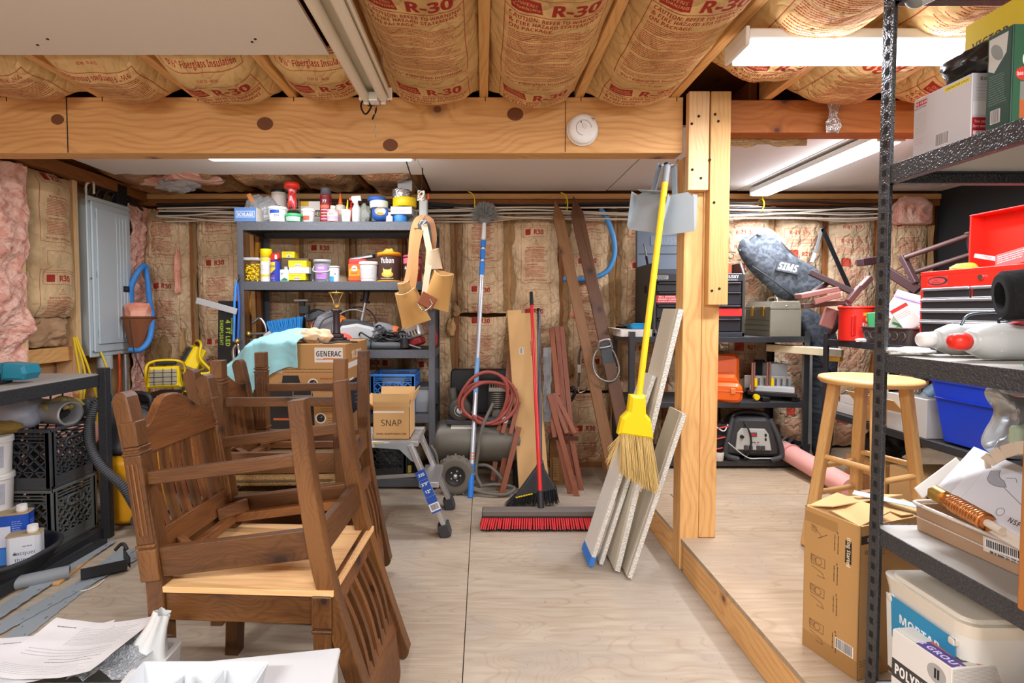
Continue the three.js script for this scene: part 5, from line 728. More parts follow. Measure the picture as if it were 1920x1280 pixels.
{ const q = S(590, 621, 487, 3.53), t = thing('clear_pail', 'clear lidded pail with a lilac label and a white handle', 'pail', [q.x, Y, q.z]); const r = q.w / 2; part('pail', lat([[0, 0], [r * 0.84, 0], [r * 0.96, q.h - 0.02], [r * 0.93, q.h - 0.02], [r * 0.81, 0.004], [0, 0.004]], 26), phy(0xb8c0c4, 0.25, { transmission: 0.4 }), t); part('lid', lat([[0, q.h], [r * 0.98, q.h], [r * 1.03, q.h - 0.006], [r * 1.03, q.h - 0.026], [0, q.h - 0.022]], 26), std(0xb4babc, 0.4), t); part('handle', tube([[-r, q.h * 0.72, 0], [-r * 0.95, q.h * 0.5, r * 0.5], [0, q.h * 0.42, r * 1.08], [r * 0.95, q.h * 0.5, r * 0.5], [r, q.h * 0.72, 0]], 0.0035, 24), MT.white, t); decal(prCyl(r * 0.87 + 0.002, r * 0.93 + 0.002, q.h * 0.62, -0.55, 0.85, (g, W, H) => { fillc(g, W, H, '#b583cc'); lines(g, W * 0.25, H * 0.14, W * 0.5, 1, 5, '#f0e4f4', 9); g.fillStyle = '#cda8dc'; g.fillRect(0, H * 0.52, W, H * 0.1); lines(g, W * 0.2, H * 0.7, W * 0.5, 2, 9, '#7a4c94', 2); }), t, 0, q.h * 0.42, 0, 0, 0, 0, 'wrap_label'); }
canB('white can with a bright blue label patch right of the clear pail', 619, 637, 499, std(0xd8e0e2, 0.4), (g, W, H) => { fillc(g, W, H, '#dde4e6'); g.fillStyle = '#38a0d8'; g.fillRect(W * 0.2, H * 0.62, W * 0.36, H * 0.38); g.fillStyle = '#222'; g.fillRect(W * 0.6, H * 0.4, W * 0.06, H * 0.1); }, MT.white, { th: 0.012, name: 'small_can', cat: 'can' });
{ const t = thing('clear_tray', 'clear plastic blister tray lying before the clear pail', 'tray', [XA(602, 3.46), Y, -3.48]); part('tray', tubGeo(0.14, 0.04, 0.15, 0.05, 0.02, 0.008, 0.002), MT.clear, t); }
{ const q = S(656, 690, 486, 3.58), t = thing('coffee_bag', 'red and orange foil bag behind the plain white tub', 'bag', [q.x, Y, q.z]); part('bag', mv(bx(q.w, q.h, 0.07, 0, 0, 0, 0.012), 0, 0, 0), MT.redBright, t); decal(pr(q.w * 0.72, q.h * 0.7, (g, W, H) => { fillc(g, W, H, '#e8641c'); g.fillStyle = '#f6a824'; g.fillRect(W * 0.05, H * 0.3, W * 0.8, H * 0.4); g.fillStyle = '#f2e8e0'; g.beginPath(); g.arc(W * 0.45, H * 0.26, W * 0.22, 0, 7); g.fill(); lines(g, W * 0.3, H * 0.24, W * 0.3, 1, 5, '#c02818', 7); lines(g, W * 0.15, H * 0.46, W * 0.6, 2, 10, '#8a2a10', 5); }), t, -0.015, q.h * 0.42, 0.0357); }
{ const q = S(675, 709, 491, 3.5); tubWith('plain white tub with faint grey print in front of the red foil bag', [q.x, Y, q.z], q.w / 2 * 0.84, q.w / 2 * 0.97, q.h - 0.006, MT.white, MT.white, (g, W, H) => { fillc(g, W, H, '#d8dada'); lines(g, 8, 10, W - 20, 10, 8, '#a8a8ac', 2); }); }
{ const t = thing('grey_case', 'dark grey lidded case tilted on top of the red foil bag', 'case', [XA(681, 3.6), YA(488, 3.6), -3.61]); part('case', mv(bx(0.165, 0.028, 0.09, 0, 0, 0, 0.006), 0, 0.005, 0, 0.1, 0, 0.16), MT.charcoal, t); part('edge_strip', mv(bx(0.16, 0.012, 0.004, 0, 0.008, 0.047, 0.002), 0, 0.005, 0, 0.1, 0, 0.16), MT.greyLight, t); }
const yb = canB('brown coffee can with an orange lid on the second shelf', 709, 752, 474, std(0x4a2a1c, 0.5), (g, W, H) => { fillc(g, W, H, '#43261b'); const o = W * 0.5; txt(g, 'Yuban', o, H * 0.17, H * 0.3, '#f0ece4', { max: W * 0.4 }); g.fillStyle = '#e6b43c'; g.beginPath(); g.ellipse(o, H * 0.72, W * 0.17, H * 0.12, 0, 0, 7); g.fill(); g.fillStyle = '#f0cc66'; g.fillRect(o - W * 0.12, H * 0.46, W * 0.24, H * 0.2); g.beginPath(); g.ellipse(o, H * 0.64, W * 0.12, H * 0.13, 0, 0, 7); g.fill(); g.fillStyle = '#3a1c10'; g.beginPath(); g.ellipse(o, H * 0.47, W * 0.11, H * 0.07, 0, 0, 7); g.fill(); g.fillStyle = '#e8a224'; g.fillRect(0, H * 0.95, W, H * 0.05); lines(g, W * 0.3, H * 0.87, W * 0.4, 1, 5, '#e8d8b8', 5); }, std(0xee9c18, 0.45), { th: 0.028, name: 'coffee_can', cat: 'can' });
part('paper_tuft', mv(lump(0.07, 0.05, 0.05, 681, 0.5, 4), 0.0, 0.187, 0), std(0xe8b040, 0.7), yb);
canB('red and brown snack jar partly hidden by the leather tool belt', 757, 791, 479, std(0xb8302c, 0.4), (g, W, H) => { fillc(g, W, H, '#c23a30'); g.fillStyle = '#e06a86'; g.fillRect(0, 0, W, H * 0.22); g.fillStyle = '#3a1e18'; g.fillRect(0, H * 0.24, W * 0.42, H * 0.6); txt(g, 'a', W * 0.26, H * 0.4, H * 0.22, '#f4ece8'); txt(g, 'rs', W * 0.76, H * 0.4, H * 0.22, '#f4ece8'); lines(g, W * 0.5, H * 0.6, W * 0.3, 2, 9, '#f0a060', 5); }, std(0xd85070, 0.5), { th: 0.02, name: 'snack_jar', cat: 'jar' });
}
{ // third shelf: brush, tool bag, drills, sanders
const Y = BS.y[2];
const b = thing('scrub_brush', 'blue bristled scrub brush lying bristles up on the third shelf', 'brush', [XA(532, 3.52), 1.08, -3.56]); b.rotation.z = 0.12;
part('handle_block', mv(ext(oval(0.115, 0.03, 24), 0.022, 0.004), 0, -0.02, 0, PI / 2), std(0x3c56c0, 0.5), b); part('bristle_tufts', M(Array.from({ length: 150 }, (_, i) => { const x = (i % 25 - 12) * 0.0085, z = (floor(i / 25) - 2.5) * 0.008; return rod(V(x, -0.01, z), V(x * 1.15 + rr(-0.004, 0.004), 0.075 + 0.03 * (x + 0.1) + rr(-0.006, 0.006), z * 1.5), 0.0045, 5, 0.0035); })), std(0x2c8fd8, 0.6), b, { kind: 'stuff' });
part('label_tag', mv(bx(0.05, 0.06, 0.002, -0.11, 0.0, 0.035), 0, 0, 0, 0, 0.3, 0.5), MT.greyLight, b);
const rp = thing('pipe_wrench', 'red-handled tool lying under the blue scrub brush', 'tool', [XA(530, 3.5), Y + 0.07, -3.5], 0.05); part('handle', mv(ext([[-0.13, -0.015], [0.02, -0.02], [0.13, -0.03], [0.14, 0.0], [0.02, 0.012], [-0.12, 0.022]], 0.026, 0.006), 0, 0.0, 0), std(0xd8401f, 0.4), rp); part('jaw', mv(ext([[0.02, 0.012], [0.13, 0.0], [0.14, 0.03], [0.06, 0.04]], 0.02, 0.004), 0, 0, 0), MT.steel, rp);
solo('hardware_bin', 'dark plastic bin holding the red tool and blue brush at shelf height', 'bin', tubGeo(0.34, 0.2, 0.36, 0.22, 0.06, 0.02, 0.004), MT.blackMatte, [XA(532, 3.55), Y, -3.57]);
const cl = thing('bench_clamps', 'pair of steel clamps with a wooden knob at the left end of the third shelf', 'clamp', [XA(480, 3.55), Y, -3.56]);
part('frame', tube([[-0.03, 0.18, 0], [0.02, 0.21, 0], [0.06, 0.16, 0], [0.07, 0.07, 0]], 0.01, 24), MT.steel, cl); part('base', bx(0.16, 0.07, 0.06, 0.04, 0, 0, 0.008), MT.greyDark, cl); part('screw', rod(V(-0.04, 0.1, 0.02), V(0.12, 0.11, 0.02), 0.009), MT.steel, cl); part('knob', ball(0.022, -0.05, 0.1, 0.02), MT.brass, cl);
for (const [i, px, l] of [[0, 487, 'first'], [1, 497, 'second']]) solo('wood_stake', 'weathered timber leaning in the shelf unit\'s left rear corner, ' + l + ' from the post', 'timber', bar(V(XA(px, 3.83), BS.y[2], -3.75), V(XA(px - 10, 3.83), 1.78, -3.82), 0.03, 0.03, V(0, 0, 1)), i ? MT.firDark : MT.pineOld);
solo('yellow_level', 'yellow strap hanging in the left rear corner of the shelf unit', 'strap', tube([[XA(486, 3.8), 1.72, -3.8], [XA(484, 3.8), 1.6, -3.8], [XA(486, 3.8), 1.5, -3.79]], 0.02, 12, false, 8), MT.yellowDeep);
solo('yellow_level', 'yellow strap hanging below the second shelf at the left rear', 'strap', tube([[XA(470, 3.75), 1.36, -3.8], [XA(468, 3.75), 1.24, -3.78], [XA(478, 3.75), 1.12, -3.78]], 0.016, 12, false, 8), MT.yellowDeep);
const bg = thing('tool_bag', 'open grey and orange cloth tool bag on the third shelf', 'bag', [XA(606, 3.52), Y, -3.57]);
part('body', mv(shell((u, v) => { const a = u * 2 * PI, k = 0.9 + 0.25 * v, wob = 0.02 * sin(a * 3 + v * 4) + 0.018 * (vn(u * 12, v * 8, 691) - 0.5); return [(0.105 * k + wob) * cos(a), v * (0.23 + 0.035 * sin(a * 2)), (0.09 * k + wob) * sin(a)]; }, 40, 16, 0.004), 0, 0, 0), MT.canvas, bg);
for (const a of [0.6, 2.3, 3.6]) part('orange_strap', shell((u, v) => { const k = 0.9 + 0.25 * v, A = a + (u - 0.5) * 0.34; return [(0.112 * k + 0.02 * sin(A * 3 + v * 4)) * cos(A), v * 0.2, (0.097 * k + 0.02 * sin(A * 3 + v * 4)) * sin(A)]; }, 4, 12, 0.004), std(0xe8801c, 0.7), bg);
part('collar', tube(Array.from({ length: 14 }, (_, i) => { const a = i / 14 * 2 * PI; return [0.125 * cos(a), 0.232 + 0.035 * sin(a * 2), 0.108 * sin(a)]; }), 0.01, 60, true), MT.charcoal, bg); part('dark_lining', mv(lump(0.17, 0.12, 0.14, 693, 0.3, 3), 0, 0.1, 0), MT.blackMatte, bg); part('orange_flap', mv(lump(0.12, 0.08, 0.05, 694, 0.3, 3), 0.09, 0.17, 0.02), std(0xe8801c, 0.8), bg);
const rf = thing('router_table', 'small grey stand with a pale flat top behind the blue brush', 'stand', [XA(568, 3.72), Y, -3.72]); part('top', bx(0.1, 0.014, 0.08, 0, 0.33, 0, 0.003), MT.greyLight, rf); part('stem', bx(0.03, 0.33, 0.03, 0.0, 0, 0, 0.003), MT.charcoal, rf); part('block', bx(0.07, 0.06, 0.05, 0.02, 0.24, 0.02, 0.006), MT.greyDark, rf); part('foot', bx(0.1, 0.012, 0.08, 0, 0, 0, 0.003), MT.black, rf);
const dr = thing('rotary_hammer', 'grey and red corded rotary hammer with an upright black grip', 'power tool', [XA(668, 3.52), Y, -3.56], 0.1);
part('body', mv(ext([[-0.13, 0.0], [0.12, -0.005], [0.15, 0.03], [0.13, 0.085], [0.0, 0.115], [-0.1, 0.1], [-0.145, 0.06]], 0.085, 0.018), 0, 0.06, 0.02), MT.greyLight, dr); part('upper_housing', mv(ext([[-0.12, 0.09], [0.1, 0.06], [0.12, 0.1], [0.0, 0.145], [-0.1, 0.145]], 0.07, 0.012), 0, 0.06, 0.0), MT.charcoal, dr);
part('red_grip', mv(lump(0.13, 0.11, 0.1, 697, 0.12, 2), -0.09, 0.02, 0.06), std(0xe0584c, 0.5), dr); part('bar_rod', rod(V(0.02, 0.16, 0.0), V(0.055, 0.33, 0.0), 0.014, 12), MT.steel, dr); part('bar_grip', rod(V(0.053, 0.325, 0.0), V(0.068, 0.43, 0), 0.02, 14, 0.024), MT.black, dr); part('grip_collar', rod(V(0.05, 0.32, 0), V(0.054, 0.335, 0), 0.034, 16), MT.black, dr); part('foot', bx(0.18, 0.03, 0.09, 0.0, 0, 0.02, 0.01), MT.charcoal, dr);
for (let i = 0; i < 2; i++) solo('power_cord', ['grey power cord looping high around the rotary hammer', 'grey power cord lying in a wide loop before the rotary hammer'][i], 'cord', tube(Array.from({ length: 13 }, (_, k) => { const a = k / 12 * 5.6 + i; return [XA(663, 3.5) + (0.135 + 0.01 * i) * cos(a), Y + 0.15 + (0.14 - 0.02 * i) * sin(a), -3.5 + 0.012 * sin(a * 2) - (i ? 0.0 : 0.13)]; }), 0.0048, 90), i ? MT.grey : MT.charcoal);
const sd = thing('orbital_sander', 'grey and orange corded sander among tangled leads', 'power tool', [XA(722, 3.52), Y + 0.075, -3.58], 0.3);
part('body', mv(lat([[0, -0.09], [0.03, -0.085], [0.045, -0.04], [0.05, 0.02], [0.042, 0.07], [0.02, 0.09], [0, 0.092]], 20), 0, 0.05, 0, 0, 0, PI / 2 - 0.3), MT.grey, sd); part('orange_cap', mv(lat([[0.044, -0.02], [0.049, 0.02], [0.05, 0.025], [0.046, 0.04], [0.03, 0.05], [0, 0.052]], 20), 0.035, 0.04, 0, 0, 0, -PI / 2 - 0.3), std(0xe07848, 0.45), sd); part('pad', bx(0.13, 0.03, 0.1, 0.0, -0.03, 0, 0.01), MT.black, sd);
const gm = [MT.charcoal, MT.greyDark, MT.black];
const tl = thing('cord_tangle', 'tangle of dark leads piled on the third shelf around the sander', 'cord', [0, 0, 0]);
for (let i = 0; i < 9; i++) part('lead', tube(Array.from({ length: 11 }, (_, k) => { const a = k * 0.72 + i * 1.3, r = 0.05 + 0.05 * hash(i, k, 3); return [XA(726, 3.5) + (i % 5 - 2) * 0.05 + r * cos(a), Y + 0.035 + 0.05 * hash(k, i, 7) + (i % 3) * 0.02 + 0.06 * max(0, sin(a)) * (i % 2), -3.54 + 0.04 * sin(a * 1.3) + 0.02 * (i % 3)]; }), 0.0055, 70), gm[i % 3], tl);
solo('buried_sander', 'dark lumpy power tool half buried under the tangled leads', 'power tool', lump(0.24, 0.12, 0.14, 701, 0.35, 3), MT.charcoal, [XA(730, 3.55), Y, -3.62]);
const ag = thing('angle_grinder', 'black angle grinder lying along the front of the third shelf', 'power tool', [XA(722, 3.47), Y + 0.026, -3.48]);
part('body', mv(lat([[0, -0.11], [0.02, -0.11], [0.026, -0.06], [0.024, 0.04], [0.03, 0.09], [0, 0.1]], 18), 0, 0, 0, 0, 0, PI / 2), MT.greyDark, ag); part('nose', mv(cyl(0.034, 0.03, 0.06, 0, 0, 0, 20), 0.13, -0.012, 0), MT.black, ag); part('tail_cap', mv(lat([[0, -0.03], [0.028, -0.03], [0.033, 0], [0.028, 0.03], [0, 0.03]], 16), -0.13, 0.002, 0, 0, 0, PI / 2), std(0x5a6668, 0.5), ag);
const js = thing('jig_saw', 'silver and dark red power tool against the right post of the third shelf', 'power tool', [XA(777, 3.5), Y, -3.53], -0.3);
part('gear_case', mv(bx(0.14, 0.1, 0.08, 0, 0, 0, 0.02), 0, 0.07, 0, 0, 0, 0.35), MT.alu, js); for (let i = 0; i < 5; i++) part('vent_slot', mv(bx(0.008, 0.035, 0.003, -0.045 + i * 0.022, 0.02, 0.0405, 0.001), 0, 0.07, 0, 0, 0, 0.35), MT.black, js); part('red_base', mv(bx(0.17, 0.05, 0.09, 0, 0, 0, 0.015), -0.01, 0.015, 0, 0, 0, 0.3), MT.redDeep, js); part('red_nose', mv(lump(0.08, 0.06, 0.08, 705, 0.2, 2), -0.09, 0.0, 0.03), std(0xb83a34, 0.5), js); part('lead', tube([[-0.05, 0.16, 0.03], [-0.09, 0.1, 0.05], [-0.03, 0.04, 0.06], [0.07, 0.01, 0.06]], 0.006, 30), MT.grey, js);
solo('red_strap', 'dark red strap hanging beside the right rear post of the shelf unit', 'strap', tube([[XA(812, 3.7), 1.12, -3.7], [XA(818, 3.7), 1.0, -3.7], [XA(812, 3.7), 0.93, -3.7]], 0.014, 20), MT.redDeep);
}
{ // leather tool belt hanging on the top right corner
const t = thing('tool_belt', 'tan leather carpenter tool belt with suede pouches hanging on the right shelf post', 'tool belt', [XA(797, 3.4), 0, -3.405]);
const P = (px, py, dz = 0) => { const q = at(px, py, 3.4 - dz); return [q.x - t.position.x, q.y, q.z + 3.405]; };
const strap = (name, pts, w, m, tw = 0) => { const c = new THREE.CatmullRomCurve3(pts.map((p) => V(...p))); return part(name, shell((u, v) => { const p = c.getPoint(v), d = c.getTangent(v), s = V(d.y, -d.x, 0).normalize(), k = (u - 0.5) * w; const a = tw * v; return [p.x + s.x * k * cos(a), p.y + s.y * k, p.z + k * sin(a)]; }, 3, 26, 0.004), m, t); };
strap('strap', [P(795, 406, 0.03), P(782, 412, 0.05), P(773, 440, 0.05), P(770, 480, 0.05), P(764, 520, 0.05), P(757, 548, 0.05)], 0.035, MT.leather); strap('strap', [P(795, 406, 0.02), P(808, 414, 0.04), P(814, 440, 0.03), P(812, 470, 0.02)], 0.034, std(0xa87850, 0.8));
strap('strap', [P(787, 430, 0.06), P(779, 470, 0.07), P(777, 510, 0.07), P(772, 545, 0.06)], 0.045, std(0xc9965e, 0.8)); strap('strap', [P(795, 420, 0.05), P(801, 450, 0.06), P(806, 480, 0.06), P(800, 520, 0.06), P(795, 560, 0.06)], 0.04, MT.suedePale);
strap('strap', [P(822, 480, 0.02), P(830, 510, 0.02), P(836, 540, 0.02)], 0.03, MT.leatherDark); part('ring_hook', tube([P(786, 420, 0.07), P(790, 414, 0.075), P(796, 410, 0.07), P(799, 413, 0.07), P(793, 420, 0.075)], 0.005, 30), MT.chrome, t); part('buckle', mv(fin(new THREE.TorusGeometry(0.022, 0.003, 6, 4)), ...P(757, 562, 0.07)), MT.chrome, t); part('strap_keeper', mv(bx(0.03, 0.018, 0.01, 0, 0, 0, 0.003), ...P(780, 428, 0.06)), MT.leather, t);
const pouch = (name, px, py, w, h, dp, rot, m, ph) => { const q = P(px, py, 0.04), g = shell((u, v) => { const a = (u - 0.5) * PI, k = 0.72 + 0.28 * sin(v * PI * 0.62 + 0.3); const dip = v > 0.8 ? 0.1 * h * cos(a) * cos(a) * (v - 0.8) / 0.2 : 0; return [w / 2 * sin(a) * (1.0 - 0.38 * v), -h / 2 + h * v - dip, dp * cos(a) * (0.25 + 0.75 * v) * k]; }, 24, 16, 0.005); const e = part(name, mv(g, 0, 0, 0, 0, 0, rot), m, t); e.position.set(...q);
const n = 25, rim = []; for (let i = 0; i < n; i++) { const a = (i / (n - 1) - 0.5) * PI; rim.push([w / 2 * sin(a) * 0.62, h / 2 - 0.1 * h * cos(a) * cos(a), dp * cos(a) * 0.78]); } part('piping', mv(tube(rim, 0.004, 40), 0, 0, 0, 0, 0, rot), MT.suedePale, e); part('pouch_back', mv(ext([[-w * 0.48, -h / 2], [w * 0.48, -h / 2], [w * 0.36, h * 0.55], [-w * 0.36, h * 0.55]], 0.006, 0.001), 0, 0, -0.004, 0, 0, rot), MT.suede, e); return e; };
pouch('nail_pouch', 771, 577, 0.2, 0.23, 0.1, 0.32, MT.suede); pouch('tool_pouch', 823, 545, 0.19, 0.24, 0.09, -0.25, MT.suede); pouch('small_pouch', 763, 548, 0.12, 0.14, 0.06, 0.3, std(0xb89058, 0.95)); pouch('upper_pouch', 812, 486, 0.12, 0.13, 0.06, 0.05, MT.suedePale);
part('leather_holder', mv(bx(0.105, 0.085, 0.02, 0, 0, 0, 0.006), ...P(795, 575, 0.13), 0, 0.2, -0.5), MT.leatherDark, t); part('steel_loop', tube([P(782, 568, 0.15), P(795, 582, 0.155), P(810, 571, 0.15), P(806, 560, 0.145)], 0.004, 24), MT.chrome, t);
}
{ // lower levels
crate('blue plastic milk crate on the fourth shelf behind the small printed carton', std(0x3f84d4, 0.5), [XA(737, 3.52), BS.y[3], -3.63], 0, 0.31, 0.27, 0.3);
solo('grey_box', 'grey plastic box inside the blue milk crate', 'box', bx(0.16, 0.2, 0.15, 0, 0, 0, 0.01), MT.greyLight, [XA(737, 3.6), BS.y[3] + 0.03, -3.66]); solo('red_packet', 'red packet inside the blue milk crate', 'packet', bx(0.1, 0.12, 0.05, 0, 0, 0, 0.005), MT.red, [XA(757, 3.52), BS.y[3] + 0.025, -3.55]);
const b = thing('storage_bin', 'translucent grey bin with a lid at the right end of the fourth shelf', 'bin', [XA(786, 3.6), BS.y[3], -3.66]); part('bin', tubGeo(0.15, 0.24, 0.18, 0.28, 0.16, 0.02, 0.003), std(0xa8aeb2, 0.4), b); part('lid', mv(ext(rrect(0.19, 0.29, 0.02), 0.018, 0.004), 0, 0.168, 0, PI / 2), MT.greyDark, b);
solo('paper_bag', 'crumpled brown paper bag squeezed beside the generator carton on the shelf', 'bag', lump(0.12, 0.15, 0.14, 711, 0.4, 3), MT.cardDark, [XA(695, 3.45), BS.y[3], -3.53]);
crate('black milk crate full of grey cloth on the lowest shelf behind the step stool', std(0x2e2f2e, 0.6), [XA(728, 3.55), BS.y[4], -3.62], 0, 0.27, 0.29, 0.28);
solo('cloth_bundle', 'grey cloth bundled inside the crate behind the step stool', 'cloth', lump(0.21, 0.24, 0.2, 713, 0.2, 2), MT.canvas, [XA(728, 3.55), BS.y[4] + 0.02, -3.62]);
const sb = thing('small_bottle', 'small dark bottle with a yellow label on the lowest shelf beside the crate', 'bottle', [XA(763, 3.5), BS.y[4], -3.55]); part('body', lat([[0, 0], [0.02, 0], [0.02, 0.08], [0.009, 0.1], [0.009, 0.12], [0, 0.12]], 16), MT.black, sb); decal(prCyl(0.0207, 0.0207, 0.05, -1.2, 1.2, (g, W, H) => { fillc(g, W, H, '#d8c040'); lines(g, 4, 6, W - 8, 4, 8, '#333', 2); }), sb, 0, 0.04, 0, 0, 0, 0, 'wrap_label');
}
// ---------------------------------------------------------------- centre of the room
function carton(name, label, w, h, d, p, turn, m, faces = {}, o = {}) {
const t = thing(name, label, 'carton', p, turn);
part('carton_body', o.open ? M(bx(w, 0.005, d, 0, 0, 0, 0), bx(w, h, 0.005, 0, 0, d / 2 - 0.0025, 0), bx(w, h, 0.005, 0, 0, -d / 2 + 0.0025, 0), bx(0.005, h, d, w / 2 - 0.0025, 0, 0, 0), bx(0.005, h, d, -w / 2 + 0.0025, 0, 0, 0)) : bx(w, h, d, 0, 0, 0, 0.003), m, t);
const e = 0.0008, ppm = o.ppm ?? 700;
if (faces.front) decal(pr(w - 0.004, h - 0.004, faces.front, ppm), t, 0, h / 2, d / 2 + e, 0, 0, 0, 'printed_face');
if (faces.right) decal(pr(d - 0.004, h - 0.004, faces.right, ppm), t, w / 2 + e, h / 2, 0, PI / 2, 0, 0, 'printed_face');
if (faces.left) decal(pr(d - 0.004, h - 0.004, faces.left, ppm), t, -w / 2 - e, h / 2, 0, -PI / 2, 0, 0, 'printed_face');
if (faces.top) decal(pr(w - 0.004, d - 0.004, faces.top, ppm), t, 0, h + e, 0, 0, -PI / 2, 0, 'printed_face');
return t;
}
const flap = (t, w, l, m, x, y, z, ry, tilt) => { const f = part('flap', bx(w, l, 0.004, 0, 0, 0, 0.001), m, t); f.position.set(x, y, z); f.rotation.set(tilt, ry, 0, 'YXZ'); return f; };
const CARD = '#b98a50', CARDT = '#3a2a18';
{
carton('carton', 'plain brown carton under the generator carton, behind the stacked chairs', 0.52, 0.36, 0.5, [-1.02, 0, -3.14], 0, MT.cardDark);
const w = 0.513, h = YA(645, 2.86) - 0.362, Yt = 0.362 + h;
carton('generator_carton', 'big printed brown generator carton behind the stacked chairs', w, h, 0.53, [-1.02, 0.362, -3.115], 0, MT.card, {
front: (g, W, H) => {
fillc(g, W, H, CARD); txt(g, '10,000', W * 0.2, H * 0.09, H * 0.085, CARDT, { w: '', max: W * 0.34 }); txt(g, 'STARTING WATTS GENERATOR', W * 0.2, H * 0.16, H * 0.03, CARDT, { max: W * 0.36 });
g.fillStyle = '#e2dccf'; g.fillRect(W * 0.66, H * 0.025, W * 0.31, H * 0.125); txt(g, 'GENERAC', W * 0.815, H * 0.08, H * 0.062, '#222', { max: W * 0.28 }); g.fillStyle = '#e0702a'; g.fillRect(W * 0.76, H * 0.115, W * 0.18, H * 0.012); lines(g, W * 0.68, H * 0.12, W * 0.1, 1, 5, '#a04030', 4);
g.fillStyle = '#e2dccf'; g.fillRect(0, H * 0.2, W * 0.3, H * 0.035); txt(g, 'STARTING WATTS', W * 0.15, H * 0.218, H * 0.026, CARDT); lines(g, W * 0.33, H * 0.205, W * 0.62, 2, H * 0.024, CARDT, 3);
g.fillStyle = '#201d1a'; g.beginPath(); g.moveTo(W * 0.1, H * 0.78); g.lineTo(W * 0.12, H * 0.42); g.quadraticCurveTo(W * 0.14, H * 0.33, W * 0.3, H * 0.32); g.lineTo(W * 0.31, H * 0.26); g.lineTo(W * 0.48, H * 0.26); g.lineTo(W * 0.5, H * 0.32); g.quadraticCurveTo(W * 0.63, H * 0.34, W * 0.64, H * 0.44); g.lineTo(W * 0.66, H * 0.78); g.fill();
txt(g, 'GENERAC', W * 0.4, H * 0.36, H * 0.04, '#c8bca8'); g.strokeStyle = '#e0dccf'; g.lineWidth = 2; g.strokeRect(W * 0.42, H * 0.33, W * 0.2, H * 0.1); g.beginPath(); g.moveTo(W * 0.12, H * 0.46); g.lineTo(W * 0.26, H * 0.46); g.lineTo(W * 0.26, H * 0.5); g.stroke(); g.fillStyle = '#d0622a'; g.fillRect(W * 0.2, H * 0.62, W * 0.2, H * 0.018);
for (const [x, y] of [[0.64, 0.33], [0.06, 0.31], [0.72, 0.62]]) { g.fillStyle = '#e8e2d4'; g.beginPath(); g.arc(W * x, H * y, H * 0.045, 0, 7); g.fill(); g.fillStyle = '#222'; g.beginPath(); g.arc(W * x, H * y, H * 0.034, 0, 7); g.fill(); g.strokeStyle = '#ddd'; g.lineWidth = 2; g.beginPath(); g.moveTo(W * x, H * y); g.lineTo(W * x + 8, H * (y - 0.02)); g.stroke(); }
lines(g, W * 0.72, H * 0.28, W * 0.25, 1, 5, '#b0502a', 8); lines(g, W * 0.72, H * 0.33, W * 0.25, 4, H * 0.02, CARDT, 2); lines(g, W * 0.72, H * 0.5, W * 0.25, 4, H * 0.02, CARDT, 2); lines(g, W * 0.8, H * 0.62, W * 0.18, 4, H * 0.02, CARDT, 2); lines(g, W * 0.72, H * 0.77, W * 0.14, 1, 5, '#b0502a', 8); lines(g, W * 0.72, H * 0.82, W * 0.25, 3, H * 0.02, CARDT, 2); lines(g, W * 0.0, H * 0.3, W * 0.1, 6, H * 0.02, CARDT, 2);
},
right: (g, W, H) => { fillc(g, W, H, '#b0824a'); txt(g, '10 2000', W * 0.45, H * 0.1, H * 0.1, '#e8dcc4', { max: W * 0.8 }); g.fillStyle = '#e2dccf'; g.fillRect(W * 0.08, H * 0.16, W * 0.8, H * 0.05); g.fillRect(W * 0.1, H * 0.3, W * 0.2, H * 0.16); g.fillStyle = '#1f1e20'; g.fillRect(0, H * 0.32, W, H * 0.3); lines(g, W * 0.35, H * 0.36, W * 0.5, 6, H * 0.035, '#ccc', 2); },
}, { ppm: 900 });
const X0 = -1.276, zf = -2.85;
const cl = thing('towel', 'pale teal cloth draped over the left corner of the generator carton', 'cloth', [-1.2, Yt, -2.85]);
part('cloth', shell((u, v) => { const x = -0.3 + 0.48 * u, L = 0.36 + (0.24 + 0.07 * sin(u * 7 + 1) - 0.26 * sm(0.45, 0.95, u)) , s = v * L; const over = max(0, -0.076 - x); let y, z; const bump = 0.025 * fb3(u * 5, v * 5, 1, 721, 3); if (s < 0.27) { z = -0.26 + s; y = 0.012 + bump + 0.045 * sm(0.2, 0.8, u) * sm(0.27, 0.05, s); } else { z = 0.012 + bump * 1.4 + 0.012 * sin(u * 20); y = 0.012 - (s - 0.27); } y -= over * (1.0 + 0.4 * sin(v * 8)) * (s < 0.27 ? 1 : 0.75); return [x * (over > 0 ? 0.86 : 1), y, z]; }, 44, 50, 0.005), MT.cloth, cl);
const rg = solo('rag', 'crumpled beige rag beside the teal cloth on top of the generator carton', 'cloth', lump(0.2, 0.1, 0.13, 723, 0.55, 3), MT.rag, [XA(588, 2.98), Yt, -2.98]);
const lp = thing('table_lamp', 'small dark column table lamp with a bare bulb and brass harp, no shade', 'lamp', [XA(631, 3.04), Yt, -3.04]);
part('base', M(bx(0.13, 0.014, 0.11, 0, 0, 0, 0.004), bx(0.1, 0.014, 0.09, 0, 0.013, 0, 0.004), bx(0.07, 0.022, 0.07, 0, 0.026, 0, 0.006)), std(0x3a3230, 0.35, 0.6), lp); part('column', lat([[0, 0.04], [0.03, 0.042], [0.022, 0.056], [0.019, 0.17], [0.03, 0.185], [0.031, 0.195], [0, 0.196]], 20), std(0x40363a, 0.35, 0.5), lp);
part('socket', lat([[0, 0.196], [0.014, 0.196], [0.015, 0.222], [0, 0.222]], 16), MT.brass, lp); part('bulb', lat([[0, 0.22], [0.01, 0.222], [0.02, 0.248], [0.016, 0.27], [0.004, 0.292], [0, 0.293]], 18), MT.glass, lp);
